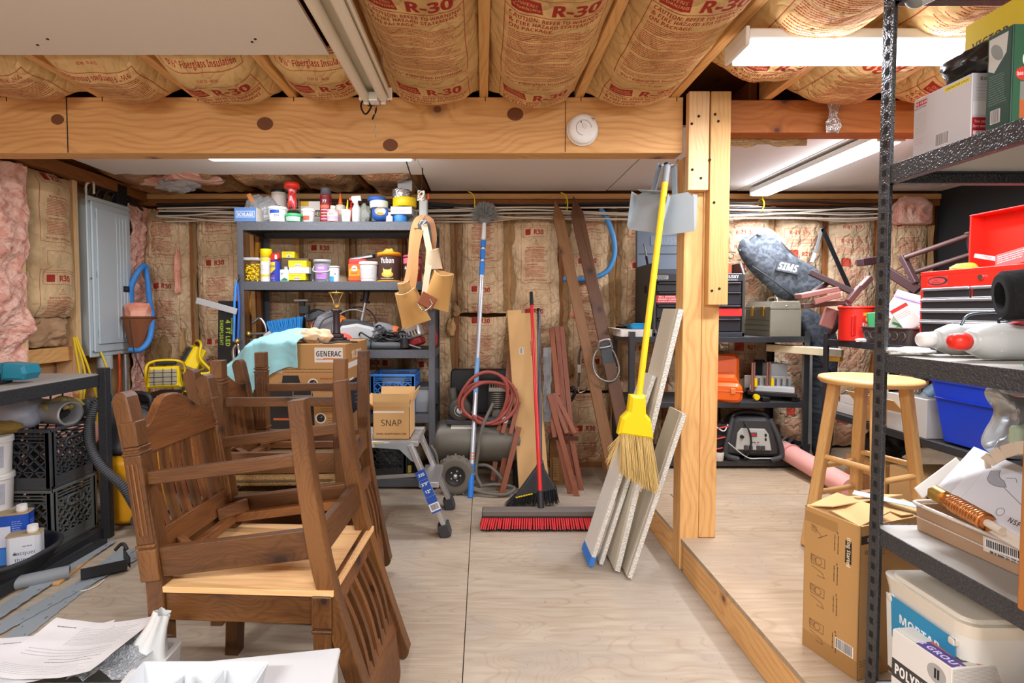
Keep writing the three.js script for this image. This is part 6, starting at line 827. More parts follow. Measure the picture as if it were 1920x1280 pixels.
part('harp', M(tube([[-0.012, 0.2, 0], [-0.02, 0.25, 0], [-0.04, 0.293, 0]], 0.0028, 16), tube([[0.012, 0.2, 0], [0.02, 0.25, 0], [0.04, 0.293, 0]], 0.0028, 16), mv(fin(new THREE.TorusGeometry(0.042, 0.0028, 6, 28)), 0, 0.293, 0, PI / 2)), MT.brass, lp); part('finial', rod(V(0, 0.29, 0), V(0, 0.306, 0), 0.003), MT.brass, lp);
solo('power_cord', 'dark lamp cord coiled on the top edge of the generator carton', 'cord', tube([[XA(632, 3), Yt + 0.008, -2.99], [XA(652, 3), Yt + 0.008, -2.93], [XA(675, 3), Yt + 0.007, -2.95], [XA(655, 3), Yt + 0.012, -2.9], [XA(615, 3), Yt + 0.007, -2.89], [XA(600, 3), Yt + 0.05, -2.95], [XA(606, 3), Yt + 0.13, -3.0], [XA(622, 3), Yt + 0.16, -3.03]], 0.005, 70), MT.charcoal);
}
{ // two-step aluminium stool with a small carton on it
const Y = YA(818, 2.85), t = thing('step_stool', 'folding aluminium two-step stool standing before the black shelf unit', 'step stool', [-0.53, 0, -2.93]);
part('top_step', M(bx(0.36, 0.03, 0.36, 0, Y - 0.032, 0, 0.005)), MT.alu, t); for (let i = 0; i < 11; i++) part('tread_rib', bx(0.35, 0.004, 0.008, 0, Y - 0.003, -0.15 + i * 0.03, 0.001), MT.alu, t);
const fx = 0.33, rx = -0.3;
for (const s of [1, -1]) {
const z = s * 0.165; const zz = s * 0.19;
part('front_rail', bar(V(0.135, Y - 0.02, z), V(fx, 0.04, zz), 0.062, 0.026, V(1, 0.4, 0), 0.004).translate(0, 0, 0), MT.alu, t); part('rear_rail', bar(V(-0.13, Y - 0.02, z), V(rx, 0.04, zz), 0.045, 0.024, V(1, 0, 0), 0.004), MT.alu, t);
part('foot', mv(bx(0.06, 0.07, 0.075, 0, 0, 0, 0.006), fx + 0.004, 0, zz, 0, 0, 0.3), MT.charcoal, t); part('foot', mv(bx(0.05, 0.06, 0.055, 0, 0, 0, 0.006), rx - 0.004, 0, zz), MT.charcoal, t);
const gz = part('gusset', mv(ext([[-0.03, -0.035], [0.17, -0.035], [0.2, -0.11], [0.2, -0.15], [0.16, -0.13], [0.1, -0.07], [-0.03, -0.06]], 0.005, 0.001), -0.02, Y + 0.025, s * 0.186), MT.galv, t); for (const [x, y] of [[0.02, -0.045], [0.07, -0.05], [0.13, -0.05], [0.17, -0.1], [0.15, -0.11]]) part('rivet', mv(ball(0.006, 0, 0, 0, 1, 1, 0.5, 8), x, y, s * 0.004), MT.steel, gz);
}
part('middle_step', mv(bx(0.11, 0.03, 0.33, 0, 0, 0, 0.004), 0.235, Y * 0.49, 0), MT.alu, t); part('rear_brace', rod(V(-0.23, 0.2, -0.17), V(-0.23, 0.2, 0.17), 0.011), MT.alu, t);
part('side_brace', bar(V(-0.2, 0.3, 0.17), V(0.2, 0.33, 0.18), 0.006, 0.02, V(0, 1, 0)), MT.alu, t);
decal(pr(0.055, 0.24, (g, W, H) => { fillc(g, W, H, '#2450a8'); g.fillStyle = '#e8ecf4'; g.fillRect(0, H * 0.78, W, H * 0.18); barcode(g, W * 0.1, H * 0.8, W * 0.8, H * 0.14); txt(g, '225', W * 0.5, H * 0.1, W * 0.4, '#fff'); txt(g, "3'9\"", W * 0.5, H * 0.32, W * 0.42, '#fff'); txt(g, '12"', W * 0.5, H * 0.5, W * 0.42, '#fff'); g.strokeStyle = '#9ab4e8'; g.lineWidth = 2; g.strokeRect(3, H * 0.22, W - 6, H * 0.4); }, 1400), t, 0.238, 0.25, 0.218, 0.0, -0.04, 0.4, 'sticker');
decal(pr(0.15, 0.03, (g, W, H) => { fillc(g, W, H, '#e4e2d8'); g.fillStyle = '#d8c84a'; g.fillRect(W * 0.4, 2, W * 0.4, H * 0.4); lines(g, 6, H * 0.5, W - 12, 2, 7, '#555', 2); }, 1000), t, -0.05, Y - 0.02, 0.1812, 0, 0, 0, 'sticker');
const c = carton('carton', 'small open brown carton lettered in black standing on the step stool', 0.2, 0.18, 0.22, [-0.5, Y + 0.002, -2.89], 0, MT.cardPale, { front: (g, W, H) => { fillc(g, W, H, '#c79c62'); g.fillStyle = '#ddd2bc'; g.fillRect(0, H * 0.13, W * 0.86, H * 0.06); txt(g, 'SNAP', W * 0.5, H * 0.5, H * 0.27, '#2a1c10', { w: '', max: W * 0.86 }); txt(g, 'WWW.SNAPPOWER.COM', W * 0.5, H * 0.84, H * 0.085, '#2a1c10', { max: W * 0.84 }); } }, { open: true, ppm: 1000 });
flap(c, 0.2, 0.075, MT.cardPale, 0, 0.178, 0.108, 0, 0.12); flap(c, 0.22, 0.09, MT.cardPale, 0.099, 0.178, 0, PI / 2, 0.35); flap(c, 0.2, 0.08, MT.cardPale, 0, 0.178, -0.108, 0, -0.3); flap(c, 0.2, 0.07, MT.cardPale, -0.098, 0.178, 0, -PI / 2, 0.9);
}
{ // air compressor with its coiled hose
const t = thing('air_compressor', 'dusty olive-grey wheeled air compressor against the back wall', 'air compressor', [-0.02, 0, -3.56]);
const r = 0.145, cy = 0.31;
part('tank', mv(lat([[0, -0.36], [0.05, -0.355], [0.1, -0.335], [r, -0.27], [r, 0.27], [0.1, 0.335], [0.05, 0.355], [0, 0.36]], 32), 0.0, cy, 0, 0, 0, PI / 2), std(0x6c685c, 0.5, 0.3), t);
decal((() => { const q = prCyl(r + 0.001, r + 0.001, 0.15, 0.1, 0.55, (g, W, H) => { g.save(); g.translate(W / 2, H / 2); g.rotate(PI / 2); g.translate(-H / 2, -W / 2); fillc(g, H, W, '#d8d4c6'); lines(g, 6, 8, H - 14, 5, 11, '#6a6658', 2); g.restore(); }, 900); q.g.rotateZ(PI / 2); return q; })(), t, -0.12, cy, 0, 0, -0.7, 0, 'rating_label');
const w = part('wheel', mv(lat([[0.06, -0.03], [0.1, -0.038], [0.125, -0.028], [0.131, 0], [0.125, 0.028], [0.1, 0.038], [0.06, 0.03]], 36), 0, 0, 0, PI / 2), std(0x6e685c, 0.9), t); w.position.set(-0.16, 0.131, 0.2);
part('tread_block', M(Array.from({ length: 30 }, (_, i) => { const a = i / 30 * 2 * PI; return [mv(mv(bx(0.013, 0.012, 0.03, 0, 0.122, (i % 2 ? 0.016 : -0.016), 0.002), 0, 0, 0, 0, 0, 0), 0, 0, 0, 0, 0, a)]; })), std(0x7a7466, 0.95), w, { kind: 'stuff' }); part('rim', mv(lat([[0, 0.012], [0.03, 0.014], [0.055, 0.02], [0.066, 0.03], [0.068, 0.02], [0.06, -0.03], [0, -0.02]], 28), 0, 0, 0.006, PI / 2), std(0x3a3836, 0.5, 0.4), w); part('hub', mv(lat([[0, 0.05], [0.014, 0.05], [0.016, 0.02], [0, 0.02]], 18), 0, 0, 0, PI / 2), MT.alu, w); for (let i = 0; i < 5; i++) part('lug_bolt', mv(ball(0.007, 0.033 * cos(i * 1.256), 0.033 * sin(i * 1.256), 0.026, 1, 1, 0.6, 8), 0, 0, 0), MT.alu, w);
for (const x of [0.26]) part('foot', bx(0.05, 0.18, 0.16, x, 0, 0, 0.01), MT.black, t);
part('saddle', bx(0.5, 0.03, 0.2, 0.02, cy + r - 0.012, 0, 0.004), MT.charcoal, t); part('belt_guard', mv(ext(rrect(0.5, 0.32, 0.03), 0.05, 0.008), 0.04, cy + 0.33, -0.12), MT.black, t);
const m = part('motor', mv(lat([[0, 0.09], [0.06, 0.09], [0.078, 0.07], [0.082, 0.05], [0.082, -0.1], [0, -0.1]], 28), 0, 0, 0, PI / 2), std(0x4a463e, 0.6, 0.3), t); m.position.set(-0.135, cy + 0.23, 0.02); for (let k = 0; k < 3; k++) part('vent_ring', mv(fin(new THREE.TorusGeometry(0.036 + k * 0.014, 0.0028, 6, 30, 4.4)), 0, 0, 0.088 - k * 0.005, 0, 0, 0.6), MT.greyLight, m); part('shaft_hub', mv(lat([[0, 0.1], [0.02, 0.1], [0.024, 0.085], [0, 0.085]], 18), 0, 0, 0, PI / 2), MT.greyLight, m); part('capacitor', mv(cyl(0.028, 0.028, 0.09, -0.03, 0.06, 0, 16), 0, 0, 0, 0, 0, 0.2), std(0x565046, 0.6), m);
const p = part('pump_body', lat([[0, 0], [0.058, 0], [0.055, 0.06], [0.05, 0.08], [0, 0.08]], 24), std(0x55524a, 0.5, 0.4), t); p.position.set(0.12, cy + r + 0.015, 0.02); for (let i = 0; i < 8; i++) part('cooling_fin', cyl(0.062, 0.062, 0.006, 0, 0.085 + i * 0.0135, 0, 24), std(0x8a8678, 0.4, 0.6), p); part('pump_core', cyl(0.045, 0.045, 0.11, 0, 0.08, 0, 20), MT.charcoal, p); part('head', M(bx(0.12, 0.03, 0.1, 0, 0.192, 0, 0.004), ...Array.from({ length: 7 }, (_, i) => bx(0.005, 0.03, 0.1, -0.05 + i * 0.0165, 0.22, 0, 0.001))), std(0x8a877c, 0.4, 0.6), p); part('crank_cover', mv(cyl(0.035, 0.035, 0.02, 0, 0, 0, 20), 0, 0.04, 0.05, PI / 2), std(0x66635a, 0.5, 0.4), p);
part('regulator', mv(lump(0.12, 0.06, 0.08, 731, 0.2, 3), 0.1, cy + r - 0.01, 0.1), MT.charcoal, t); part('gauge', mv(cyl(0.022, 0.022, 0.016, 0, 0, 0, 18), 0.17, cy + r + 0.03, 0.13, PI / 2), MT.greyLight, t);
const rh = thing('air_hose', 'rust-red air hose hung in loose coils over the compressor', 'hose', [-0.02, 0, -3.42]);
part('coils', tube(Array.from({ length: 44 }, (_, k) => { const a = -k * 0.52 + 1.0, q = k / 44; return [0.055 + (0.16 + 0.035 * sin(k * 0.4)) * cos(a) * (1 + 0.1 * sin(k * 1.1)), cy + 0.31 + (0.15 + 0.04 * cos(k * 0.27)) * sin(a), -0.04 + 0.05 * sin(k * 0.33) + 0.02 * q]; }), 0.0115, 260, false, 9), std(0x9c4a3e, 0.6), rh);
const gh = (l, pts, r2 = 0.011) => solo('air_line', l, 'hose', tube(pts.map(([px, py, d]) => at(px, py, d)), r2, 50, false, 8), std(0x6a665c, 0.7));
gh('grey hose curving down in front of the compressor tank beside the duster pole', [[925, 755, 3.38], [905, 800, 3.36], [896, 850, 3.36], [893, 890, 3.35], [903, 912, 3.33]]);
gh('grey hose lying on the floor beside the compressor wheel', [[890, 872, 3.42], [915, 873, 3.4], [935, 890, 3.38], [945, 905, 3.38]]); gh('second grey hose coiled on the floor behind the wooden legs', [[888, 918, 3.32], [915, 925, 3.3], [950, 926, 3.3], [965, 915, 3.34], [930, 908, 3.38], [895, 912, 3.36]]);
gh('thin grey lead hanging beside the step stool by the compressor tank', [[808, 835, 3.34], [817, 850, 3.32], [822, 880, 3.32], [824, 915, 3.36]], 0.009);
}
{ // long pole duster
const a = onY(882, 932, 0), b = at(907, 440, 3.8), t = thing('pole_duster', 'long white extension pole with a round grey brush leaning on the insulated back wall', 'duster', a), L = b.clone().sub(a), P = (k) => L.clone().multiplyScalar(k);
part('grip', rod(P(0.0), P(0.115), 0.02, 16, 0.019), std(0x2a7fd8, 0.45), t); part('lower_tube', rod(P(0.115), P(0.83), 0.0165, 16), std(0xc8ccd2, 0.3, 0.4), t); part('ring_band', M([0.13, 0.14, 0.15].map((k) => rod(P(k), P(k + 0.004), 0.0172, 16))), std(0xd87a50, 0.5), t); part('blue_sticker', rod(P(0.37), P(0.5), 0.0169, 16), std(0x7aaede, 0.5), t);
for (const [k, q] of [[0.83, 0.885], [0.895, 0.935], [0.945, 0.975]]) part('lock_collar', rod(P(k), P(q), 0.0215 - k * 0.002, 16), std(0x2a7fd8, 0.45), t); part('upper_tube', rod(P(0.885), P(1.06), 0.012, 14), MT.white, t); part('neck', rod(P(0.98), P(1.09), 0.017, 16, 0.013), MT.white, t);
const c = P(1.08); part('brush_fibres', M(Array.from({ length: 900 }, () => { const z = rr(-0.35, 1), a2 = rr(0, 6.283), s = sqrt(1 - z * z), d = V(s * cos(a2), z, s * sin(a2)), R = rr(0.09, 0.112); return rod(c.clone().addScaledVector(d, 0.03), c.clone().addScaledVector(d, R), 0.0026, 3, 0.0016); })), std(0xb8bab8, 0.8), t, { kind: 'stuff' }); part('brush_core', ball(0.06, c.x, c.y, c.z), std(0x8a8c8a, 0.9), t);
}
{ // long carton, brooms
const t = thing('long_carton', 'tall narrow brown carton leaning on the wall between the wooden frames', 'carton', [XA(1003, 3.36), 0, -3.37]); t.rotation.set(-0.24, 0, 0.055, 'YXZ');
part('carton', bx(0.2, 1.23, 0.06, 0, 0, 0, 0.003), MT.cardPale, t); part('end_fold', bx(0.1, 0.03, 0.05, -0.05, 1.228, 0, 0.004), MT.cardPale, t); decal(pr(0.03, 0.05, (g, W, H) => { fillc(g, W, H, '#c9a468'); barcode(g, 2, 2, W - 4, H - 4); }), t, -0.02, 0.96, 0.0306); decal(pr(0.02, 0.12, (g, W, H) => { fillc(g, W, H, '#d0a870'); g.save(); g.translate(W / 2, H / 2); g.rotate(PI / 2); lines(g, -H * 0.45, -3, H * 0.9, 1, 5, '#a04030', 6); g.restore(); }), t, 0.05, 0.97, 0.0306);
solo('clear_wrap', 'torn clear film on the right edge of the tall narrow carton', 'film', mv(shell((u, v) => [0.05 * (u - 0.5) + 0.01 * vn(v * 20, 1, 5), v * 0.5, 0.02 * vn(u * 5, v * 9, 7)], 6, 20, 0.001), 0, 0, 0), MT.film, at(1024, 790, 3.42));
const A = onY(1015, 975, 0.05), B = at(996, 548, 3.62), h = thing('push_broom', 'wide push broom with red bristles on a red handle, on the floor', 'broom', [A.x, 0, A.z]), q = B.clone().sub(V(A.x, 0.1, A.z)).add(V(0, 0.0, 0));
const W = 0.66; part('block', bx(W, 0.035, 0.07, 0, 0.078, -0.01, 0.008), std(0x6a625a, 0.7), h); part('wire_band', bx(W + 0.004, 0.008, 0.074, 0, 0.074, -0.01, 0.002), MT.black, h);
const br = (y0, y1, n, rows, sp, m, nm) => part(nm, M(Array.from({ length: n * rows }, (_, i) => { const c = i % n, r2 = floor(i / n), x = (c / (n - 1) - 0.5) * (W - 0.02), z = -0.035 + r2 * 0.05 / (rows - 1); return rod(V(x, y0, z), V(x * (1 + sp) + rr(-0.003, 0.003), y1 + rr(0, 0.006), z * 1 + 0.012 + (r2 === rows - 1 ? 0.012 : 0)), 0.0062, 5, 0.0045); })), m, h, { kind: 'stuff' });
br(0.08, 0.012, 52, 4, 0.06, MT.bristleRed, 'red_bristles'); part('black_bristles', M(Array.from({ length: 100 }, (_, i) => { const x = (i / 99 - 0.5) * (W + 0.01); return rod(V(x, 0.03, 0.02), V(x + rr(-0.004, 0.004), 0.0, 0.03 + rr(-0.006, 0.006)), 0.004, 4, 0.003); })), MT.bristleBlack, h, { kind: 'stuff' });
const top = B.clone().sub(V(A.x, 0, A.z)); const base = V(0.0, 0.1, -0.02), dir = top.clone().sub(base); part('handle', rod(base, base.clone().addScaledVector(dir, 0.93), 0.0125, 14), MT.red, h); part('handle_grip', rod(base.clone().addScaledVector(dir, 0.925), top, 0.0145, 14, 0.012), MT.black, h); part('socket', rod(V(0, 0.1, -0.02), base.clone().addScaledVector(dir, 0.07), 0.018, 14), MT.black, h);
const a2 = onY(1003, 950, 0.0), b2 = at(1010, 580, 3.6), g2 = thing('angle_broom', 'black angled house broom with a grey handle standing behind the red push broom', 'broom', [a2.x, 0, a2.z]); const u = b2.clone().sub(a2), n0 = V(0.035, 0.235, -0.02);
part('handle', rod(n0, u.clone().add(V(0, 0, 0)), 0.0125, 14), std(0x4c4f55, 0.3, 0.3), g2); part('handle_tip', rod(u.clone().multiplyScalar(0.985), u.clone().multiplyScalar(1.005), 0.0135, 12), MT.black, g2); part('head_cap', mv(ext([[-0.13, 0.06], [0.13, 0.115], [0.06, 0.24], [0.05, 0.29], [0.022, 0.29], [0.005, 0.25]], 0.05, 0.01), 0, 0, 0), MT.charcoal, g2); part('yellow_band', M(Array.from({ length: 7 }, (_, i) => mv(bx(0.014, 0.008, 0.056, 0, 0, 0, 0.002), -0.115 + i * 0.015, 0.065 + i * 0.0035, 0))), MT.yellow, g2);
part('bristles', M(Array.from({ length: 420 }, () => { const k = rnd(), z = rr(-0.022, 0.022), x = -0.13 + 0.26 * k, y = 0.062 + 0.055 * k; return rod(V(x, y + 0.012, z), V(x * 1.3 - 0.02 + rr(-0.008, 0.008), rr(0.0, 0.018) + 0.02 * k, z * 1.6), 0.0024, 4, 0.0016); })), MT.bristleBlack, g2, { kind: 'stuff' });
}
{ // folded wooden frames either side of the long carton
const st = (t, nm, x0, y0, d0, x1, y1, d1, w = 0.035, m = MT.redwood) => part(nm, bar(at(x0, y0, d0), at(x1, y1, d1), w, 0.018, V(0, 0, 1), 0.003), m, t);
const L = thing('folding_chair', 'folded reddish wooden chair frame leaning left of the tall narrow carton', 'folding chair');
for (const [x0, y0, x1, y1, m] of [[970, 608, 950, 792], [963, 620, 937, 822], [976, 640, 957, 800]]) st(L, 'back_slat', x0, y0, 3.72, x1, y1, 3.5);
for (const [x0, y0, x1, y1] of [[958, 740, 934, 796], [966, 728, 942, 812], [972, 752, 957, 814]]) st(L, 'seat_slat', x0, y0, 3.46, x1, y1, 3.42, 0.03, MT.redPale && MT.redwood);
for (const [x0, y0, x1, y1, d] of [[938, 800, 924, 900, 3.5], [953, 812, 932, 945, 3.42], [973, 800, 934, 952, 3.3], [962, 815, 946, 860, 3.46]]) st(L, 'leg', x0, y0, d + 0.06, x1, y1, d);
st(L, 'cross_rail', 932, 800, 3.46, 966, 812, 3.46, 0.04); st(L, 'cross_rail', 930, 776, 3.52, 962, 790, 3.52, 0.04, MT.redDark);
const R = thing('folding_chair', 'folded reddish wooden chair frame leaning right of the tall narrow carton', 'folding chair');
for (const [x0, y0, x1, y1] of [[1034, 615, 1046, 742], [1044, 612, 1062, 815], [1053, 612, 1072, 815], [1040, 640, 1054, 760]]) st(R, 'back_slat', x0, y0, 3.74, x1, y1, 3.5);
for (const [x0, y0, x1, y1] of [[1028, 738, 1040, 820], [1034, 738, 1063, 812], [1040, 736, 1078, 812]]) st(R, 'seat_slat', x0, y0, 3.46, x1, y1, 3.4, 0.03);
for (const [x0, y0, x1, y1, d] of [[1030, 740, 1087, 950, 3.32], [1044, 815, 1073, 942, 3.36], [1070, 815, 1090, 920, 3.44], [1060, 820, 1078, 890, 3.5]]) st(R, 'leg', x0, y0, d + 0.08, x1, y1, d);
st(R, 'cross_rail', 1026, 806, 3.46, 1084, 808, 3.46, 0.045); st(R, 'cross_rail', 1028, 818, 3.42, 1084, 822, 3.42, 0.03, MT.redDark);
solo('black_strap', 'black strap hooked behind the right wooden frame', 'strap', tube([at(1062, 735, 3.66), at(1074, 726, 3.64), at(1078, 735, 3.64), at(1070, 752, 3.66)], 0.012, 20), MT.black);
const bk = thing('card_backing', 'dark brown printed cardboard standing behind the right wooden frame', 'cardboard', [XA(1048, 3.5), 0, -3.56]); part('sheet', mv(bx(0.1, 0.4, 0.03, 0, 0, 0), 0, 0, 0, -0.08), MT.cardDark, bk); decal(pr(0.04, 0.16, (g, W, H) => { fillc(g, W, H, '#96703c'); lines(g, 2, 6, W - 4, 12, 10, '#5a3c1c', 4); }), bk, -0.01, 0.11, 0.0165, 0, -0.08);
}
{ // old skis leaning on the wall
const ski = (label, p0, d0, p1, d1, w, m, tail) => {
const a = at(...p0, d0), b = at(...p1, d1), L = a.distanceTo(b), t = thing('ski', label, 'ski', [0, 0, 0]), o = [[-w * 0.48, -L / 2]], n = 14;
for (let i = 0; i <= n; i++) { const k = i / n; o.push([w * 0.5 * (1 + 0.06 * cos(k * PI * 2)) * (k > 0.9 ? sqrt(max(0, 1 - pow((k - 0.9) / 0.1, 2))) : 1) + 0.0005, -L / 2 + L * k]); }
for (let i = n; i >= 0; i--) { const k = i / n; o.push([-w * 0.5 * (1 + 0.06 * cos(k * PI * 2)) * (k > 0.9 ? sqrt(max(0, 1 - pow((k - 0.9) / 0.1, 2))) : 1) - 0.0005, -L / 2 + L * k]); }
const g = boxUV(ext(o, 0.02, 0.003), 1); const groove = boxUV(bx(0.006, L * 0.8, 0.003, 0, -L * 0.45, 0.0105, 0.001), 1);
const place = (q) => { q.rotateX(PI / 2); q.rotateY(0); return orient(q, a, b, V(0, 0, 1)); };
part('ski_body', place(g), m, t); part('groove', place(groove), MT.skiDark, t); t.userData.L = L; t.userData.at = (k, up = 0) => a.clone().lerp(b, k).add(V(0, 0, up)); return t;
};
const s1 = ski('worn pale-edged wooden ski leaning on the wall, left of two', [1150, 884], 3.42, [1040, 374], 3.84, 0.078, MT.skiOld);
const s2 = ski('dark brown wooden ski with a metal toe binding, right of two', [1186, 880], 3.36, [1075, 368], 3.82, 0.088, MT.skiDark);
const q = s2.userData.at, b = thing('ski_binding', 'metal and leather cable binding fixed to the dark ski', 'binding', q(0.4, 0.03));
const c = at(1142, 680, 3.5), rel = (px, py, dz = 0) => at(px, py, 3.5).sub(c).add(V(0, 0, dz)); b.position.copy(c); b.position.z = q(0.4).z + 0.025;
part('sole_plate', mv(bx(0.075, 0.28, 0.006, 0, -0.14, 0, 0.003), 0, 0, 0, 0.15, 0, 0.2), std(0x57626a, 0.5, 0.3), b); part('toe_iron', M(tube([rel(1122, 655), rel(1124, 640, 0.03), rel(1140, 636, 0.04), rel(1148, 652, 0.02)], 0.009, 24), tube([rel(1124, 652, 0.02), rel(1136, 650, 0.035), rel(1147, 648, 0.02)], 0.008, 16)), MT.steel, b);
part('cable_loop', tube([rel(1124, 655), rel(1113, 675, 0.01), rel(1116, 700, 0.03), rel(1130, 712, 0.05), rel(1148, 712, 0.05), rel(1160, 696, 0.03), rel(1156, 670, 0.01), rel(1147, 655)], 0.008, 60, true), std(0x8a8680, 0.35, 0.7), b); for (const [x, y] of [[1113, 678], [1158, 690]]) part('spring', M(Array.from({ length: 6 }, (_, i) => mv(fin(new THREE.TorusGeometry(0.011, 0.003, 5, 12)), ...rel(x + i * 0.8, y + i * 3.4).toArray(), PI / 2.2))), MT.steel, b);
const pl = thing('ski_strap', 'dark leather and metal strap hanging from the left ski', 'strap', at(1085, 690, 3.66)); part('strap', tube([[0.02, 0.16, 0], [0, 0.1, 0.02], [0.0, -0.04, 0.02], [-0.005, -0.13, 0.02]], 0.008, 24), MT.charcoal, pl); part('hook', tube([[-0.005, -0.12, 0.02], [0.0, -0.17, 0.02], [0.04, -0.16, 0.02], [0.06, -0.14, 0.0]], 0.006, 20), MT.steel, pl); part('buckle', mv(bx(0.03, 0.06, 0.01, 0, -0.03, 0.025, 0.003), 0, 0, 0), MT.steel, pl);
solo('blue_hose', 'blue hose curving out of the back wall behind the skis', 'hose', tube([at(1126, 392, 3.86), at(1140, 415, 3.84), at(1151, 450, 3.83), at(1151, 482, 3.83), at(1138, 508, 3.83), at(1115, 520, 3.84), at(1085, 524, 3.87), at(1056, 523, 3.88)], 0.019, 60, false, 12), std(0x4a94d4, 0.5));
}
{ // white trim boards leaning on the post
const board = (label, b0, t0, w, th, m, tape) => {
const a = V(...b0), b = V(...t0), t = thing('trim_board', label, 'board', [0, 0, 0], 0); const up = V(1, -(b.x - a.x) / (b.y - a.y), 0).normalize();
part('board_core', bar(a, b, w, th, up, 0.0015), m, t); const L = a.distanceTo(b); const off = up.clone().multiplyScalar(-th / 2);
part('face_groove', bar(a.clone().add(off).add(V(0, 0, w * 0.36)), b.clone().add(off).add(V(0, 0, w * 0.36)), 0.004, 0.0016, up, 0), MT.offwhite, t); part('cut_edge', bar(a.clone().add(V(0, 0, w / 2)), b.clone().add(V(0, 0, w / 2)), 0.0016, th * 0.86, up, 0), std(0xe8e4d8, 0.95, 0, { bumpMap: noiseB, bumpScale: 0.004 }), t);
if (tape) part('blue_tape', bar(a, a.clone().lerp(b, 0.05), w + 0.003, th + 0.003, up, 0.001), std(0x2f78c8, 0.6), t); return t;
};
const W1 = std(0xd6cfba, 0.5), W2 = std(0xdedacd, 0.5), W3 = std(0xb9af9b, 0.55);
board('tallest off-white trim board leaning on the wooden post', [0.625, 0.012, -2.43], [0.897, 1.225, -2.415], 0.2, 0.024, W1);
board('off-white trim board with blue tape on its foot, leaning behind the yellow broom', [0.51, 0.012, -2.46], [0.80, 0.915, -2.46], 0.17, 0.02, W2, true);
board('greyish trim board leaning lowest, nearest the step of the platform', [0.665, 0.012, -2.35], [0.9, 0.76, -2.345], 0.16, 0.022, W3);
board('narrow off-white trim strip behind the blue-taped board', [0.565, 0.01, -2.42], [0.835, 0.9, -2.40], 0.045, 0.018, W2);
}
{ // yellow corn broom and galvanised dustpans hanging by the post
const a = at(1195, 748, 2.2), b = at(1247, 342, 2.27), t = thing('corn_broom', 'yellow-handled broom with straw bristles leaning on the white boards', 'broom', a), d = b.clone().sub(a);
part('handle', rod(V(0, -0.05, 0), d, 0.0135, 16), MT.yellow, t); part('grey_grip', rod(d, d.clone().multiplyScalar(1.085), 0.0145, 16), MT.grey, t); part('grip_end', rod(d.clone().multiplyScalar(1.08), d.clone().multiplyScalar(1.09), 0.015, 12), MT.black, t);
const rz = -0.13; const hd = part('head', mv(ext([[-0.035, 0.0], [0.03, 0.0], [0.034, -0.08], [0.055, -0.105], [0.068, -0.19], [-0.085, -0.17], [-0.07, -0.1], [-0.042, -0.07]], 0.055, 0.012), 0, 0.02, 0, 0, 0, rz + 0.12), MT.yellow, t);
part('straw_bristles', M(Array.from({ length: 520 }, () => { const k = rnd(), z = rr(-0.022, 0.022), x = -0.075 + 0.135 * k, y = -0.145 - 0.02 * k, L = 0.17 + 0.06 * k + rr(-0.02, 0.02); return rod(V(x, y, z), V(x * 1.12 + 0.02 + rr(-0.016, 0.012), y - L, z * 1.7 + rr(-0.006, 0.006)), 0.0016, 4, 0.001); }), Array.from({ length: 26 }, () => { const y = rr(-0.17, -0.2); return rod(V(-0.07, y + 0.02, 0), V(-0.115 - rr(0, 0.02), y - rr(0.03, 0.12), rr(-0.02, 0.02)), 0.001, 4, 0.0007); })), MT.straw, t, { kind: 'stuff' });
const pan = (label, p, ry, rz, rx) => { const t = thing('dustpan', label, 'dustpan', p); t.scale.set(0.8, 0.9, 0.8); t.rotation.set(rx, ry, rz, 'ZYX'); t.userData.group = 'metal dustpans';
part('pan_sheet', ext([[-0.1, -0.24], [0.1, -0.24], [0.105, -0.07], [0.07, -0.045], [-0.07, -0.045], [-0.105, -0.07]], 0.0025, 0), MT.galv, t); for (const s of [-1, 1]) part('side_lip', mv(ext([[0, -0.235], [0.0, -0.06], [0.055, -0.055], [0.02, -0.22]], 0.0025, 0), s * 0.1, 0, 0, 0, -PI / 2 + s * 0.2), MT.galv, t); part('back_wall', mv(bx(0.15, 0.003, 0.055, 0, -0.047, 0.028, 0), 0, 0, 0), MT.galv, t);
part('handle', M(bx(0.026, 0.15, 0.004, 0, -0.05, 0.01, 0.001), bx(0.003, 0.15, 0.014, -0.012, -0.05, 0.015, 0.0005), bx(0.003, 0.15, 0.014, 0.012, -0.05, 0.015, 0.0005)), std(0x8a979e, 0.45, 0.5), t); part('hanging_hole', mv(fin(new THREE.TorusGeometry(0.006, 0.002, 6, 14)), 0, 0.088, 0.012), MT.charcoal, t); return t; };
pan('galvanised dustpan seen from its left side, hanging left of the yellow broom handle', at(1231, 345, 2.33), -0.75, -0.3, 0.1); pan('galvanised dustpan turned to show its dark underside, right of the yellow handle', at(1263, 348, 2.335), 2.5, 0.06, 0.0);
solo('hanging_nail', 'bent nail in the beam end holding the dustpans', 'nail', tube([at(1272, 300, 2.4), at(1262, 309, 2.32), at(1238, 310, 2.31)], 0.004, 14), MT.steel);
}
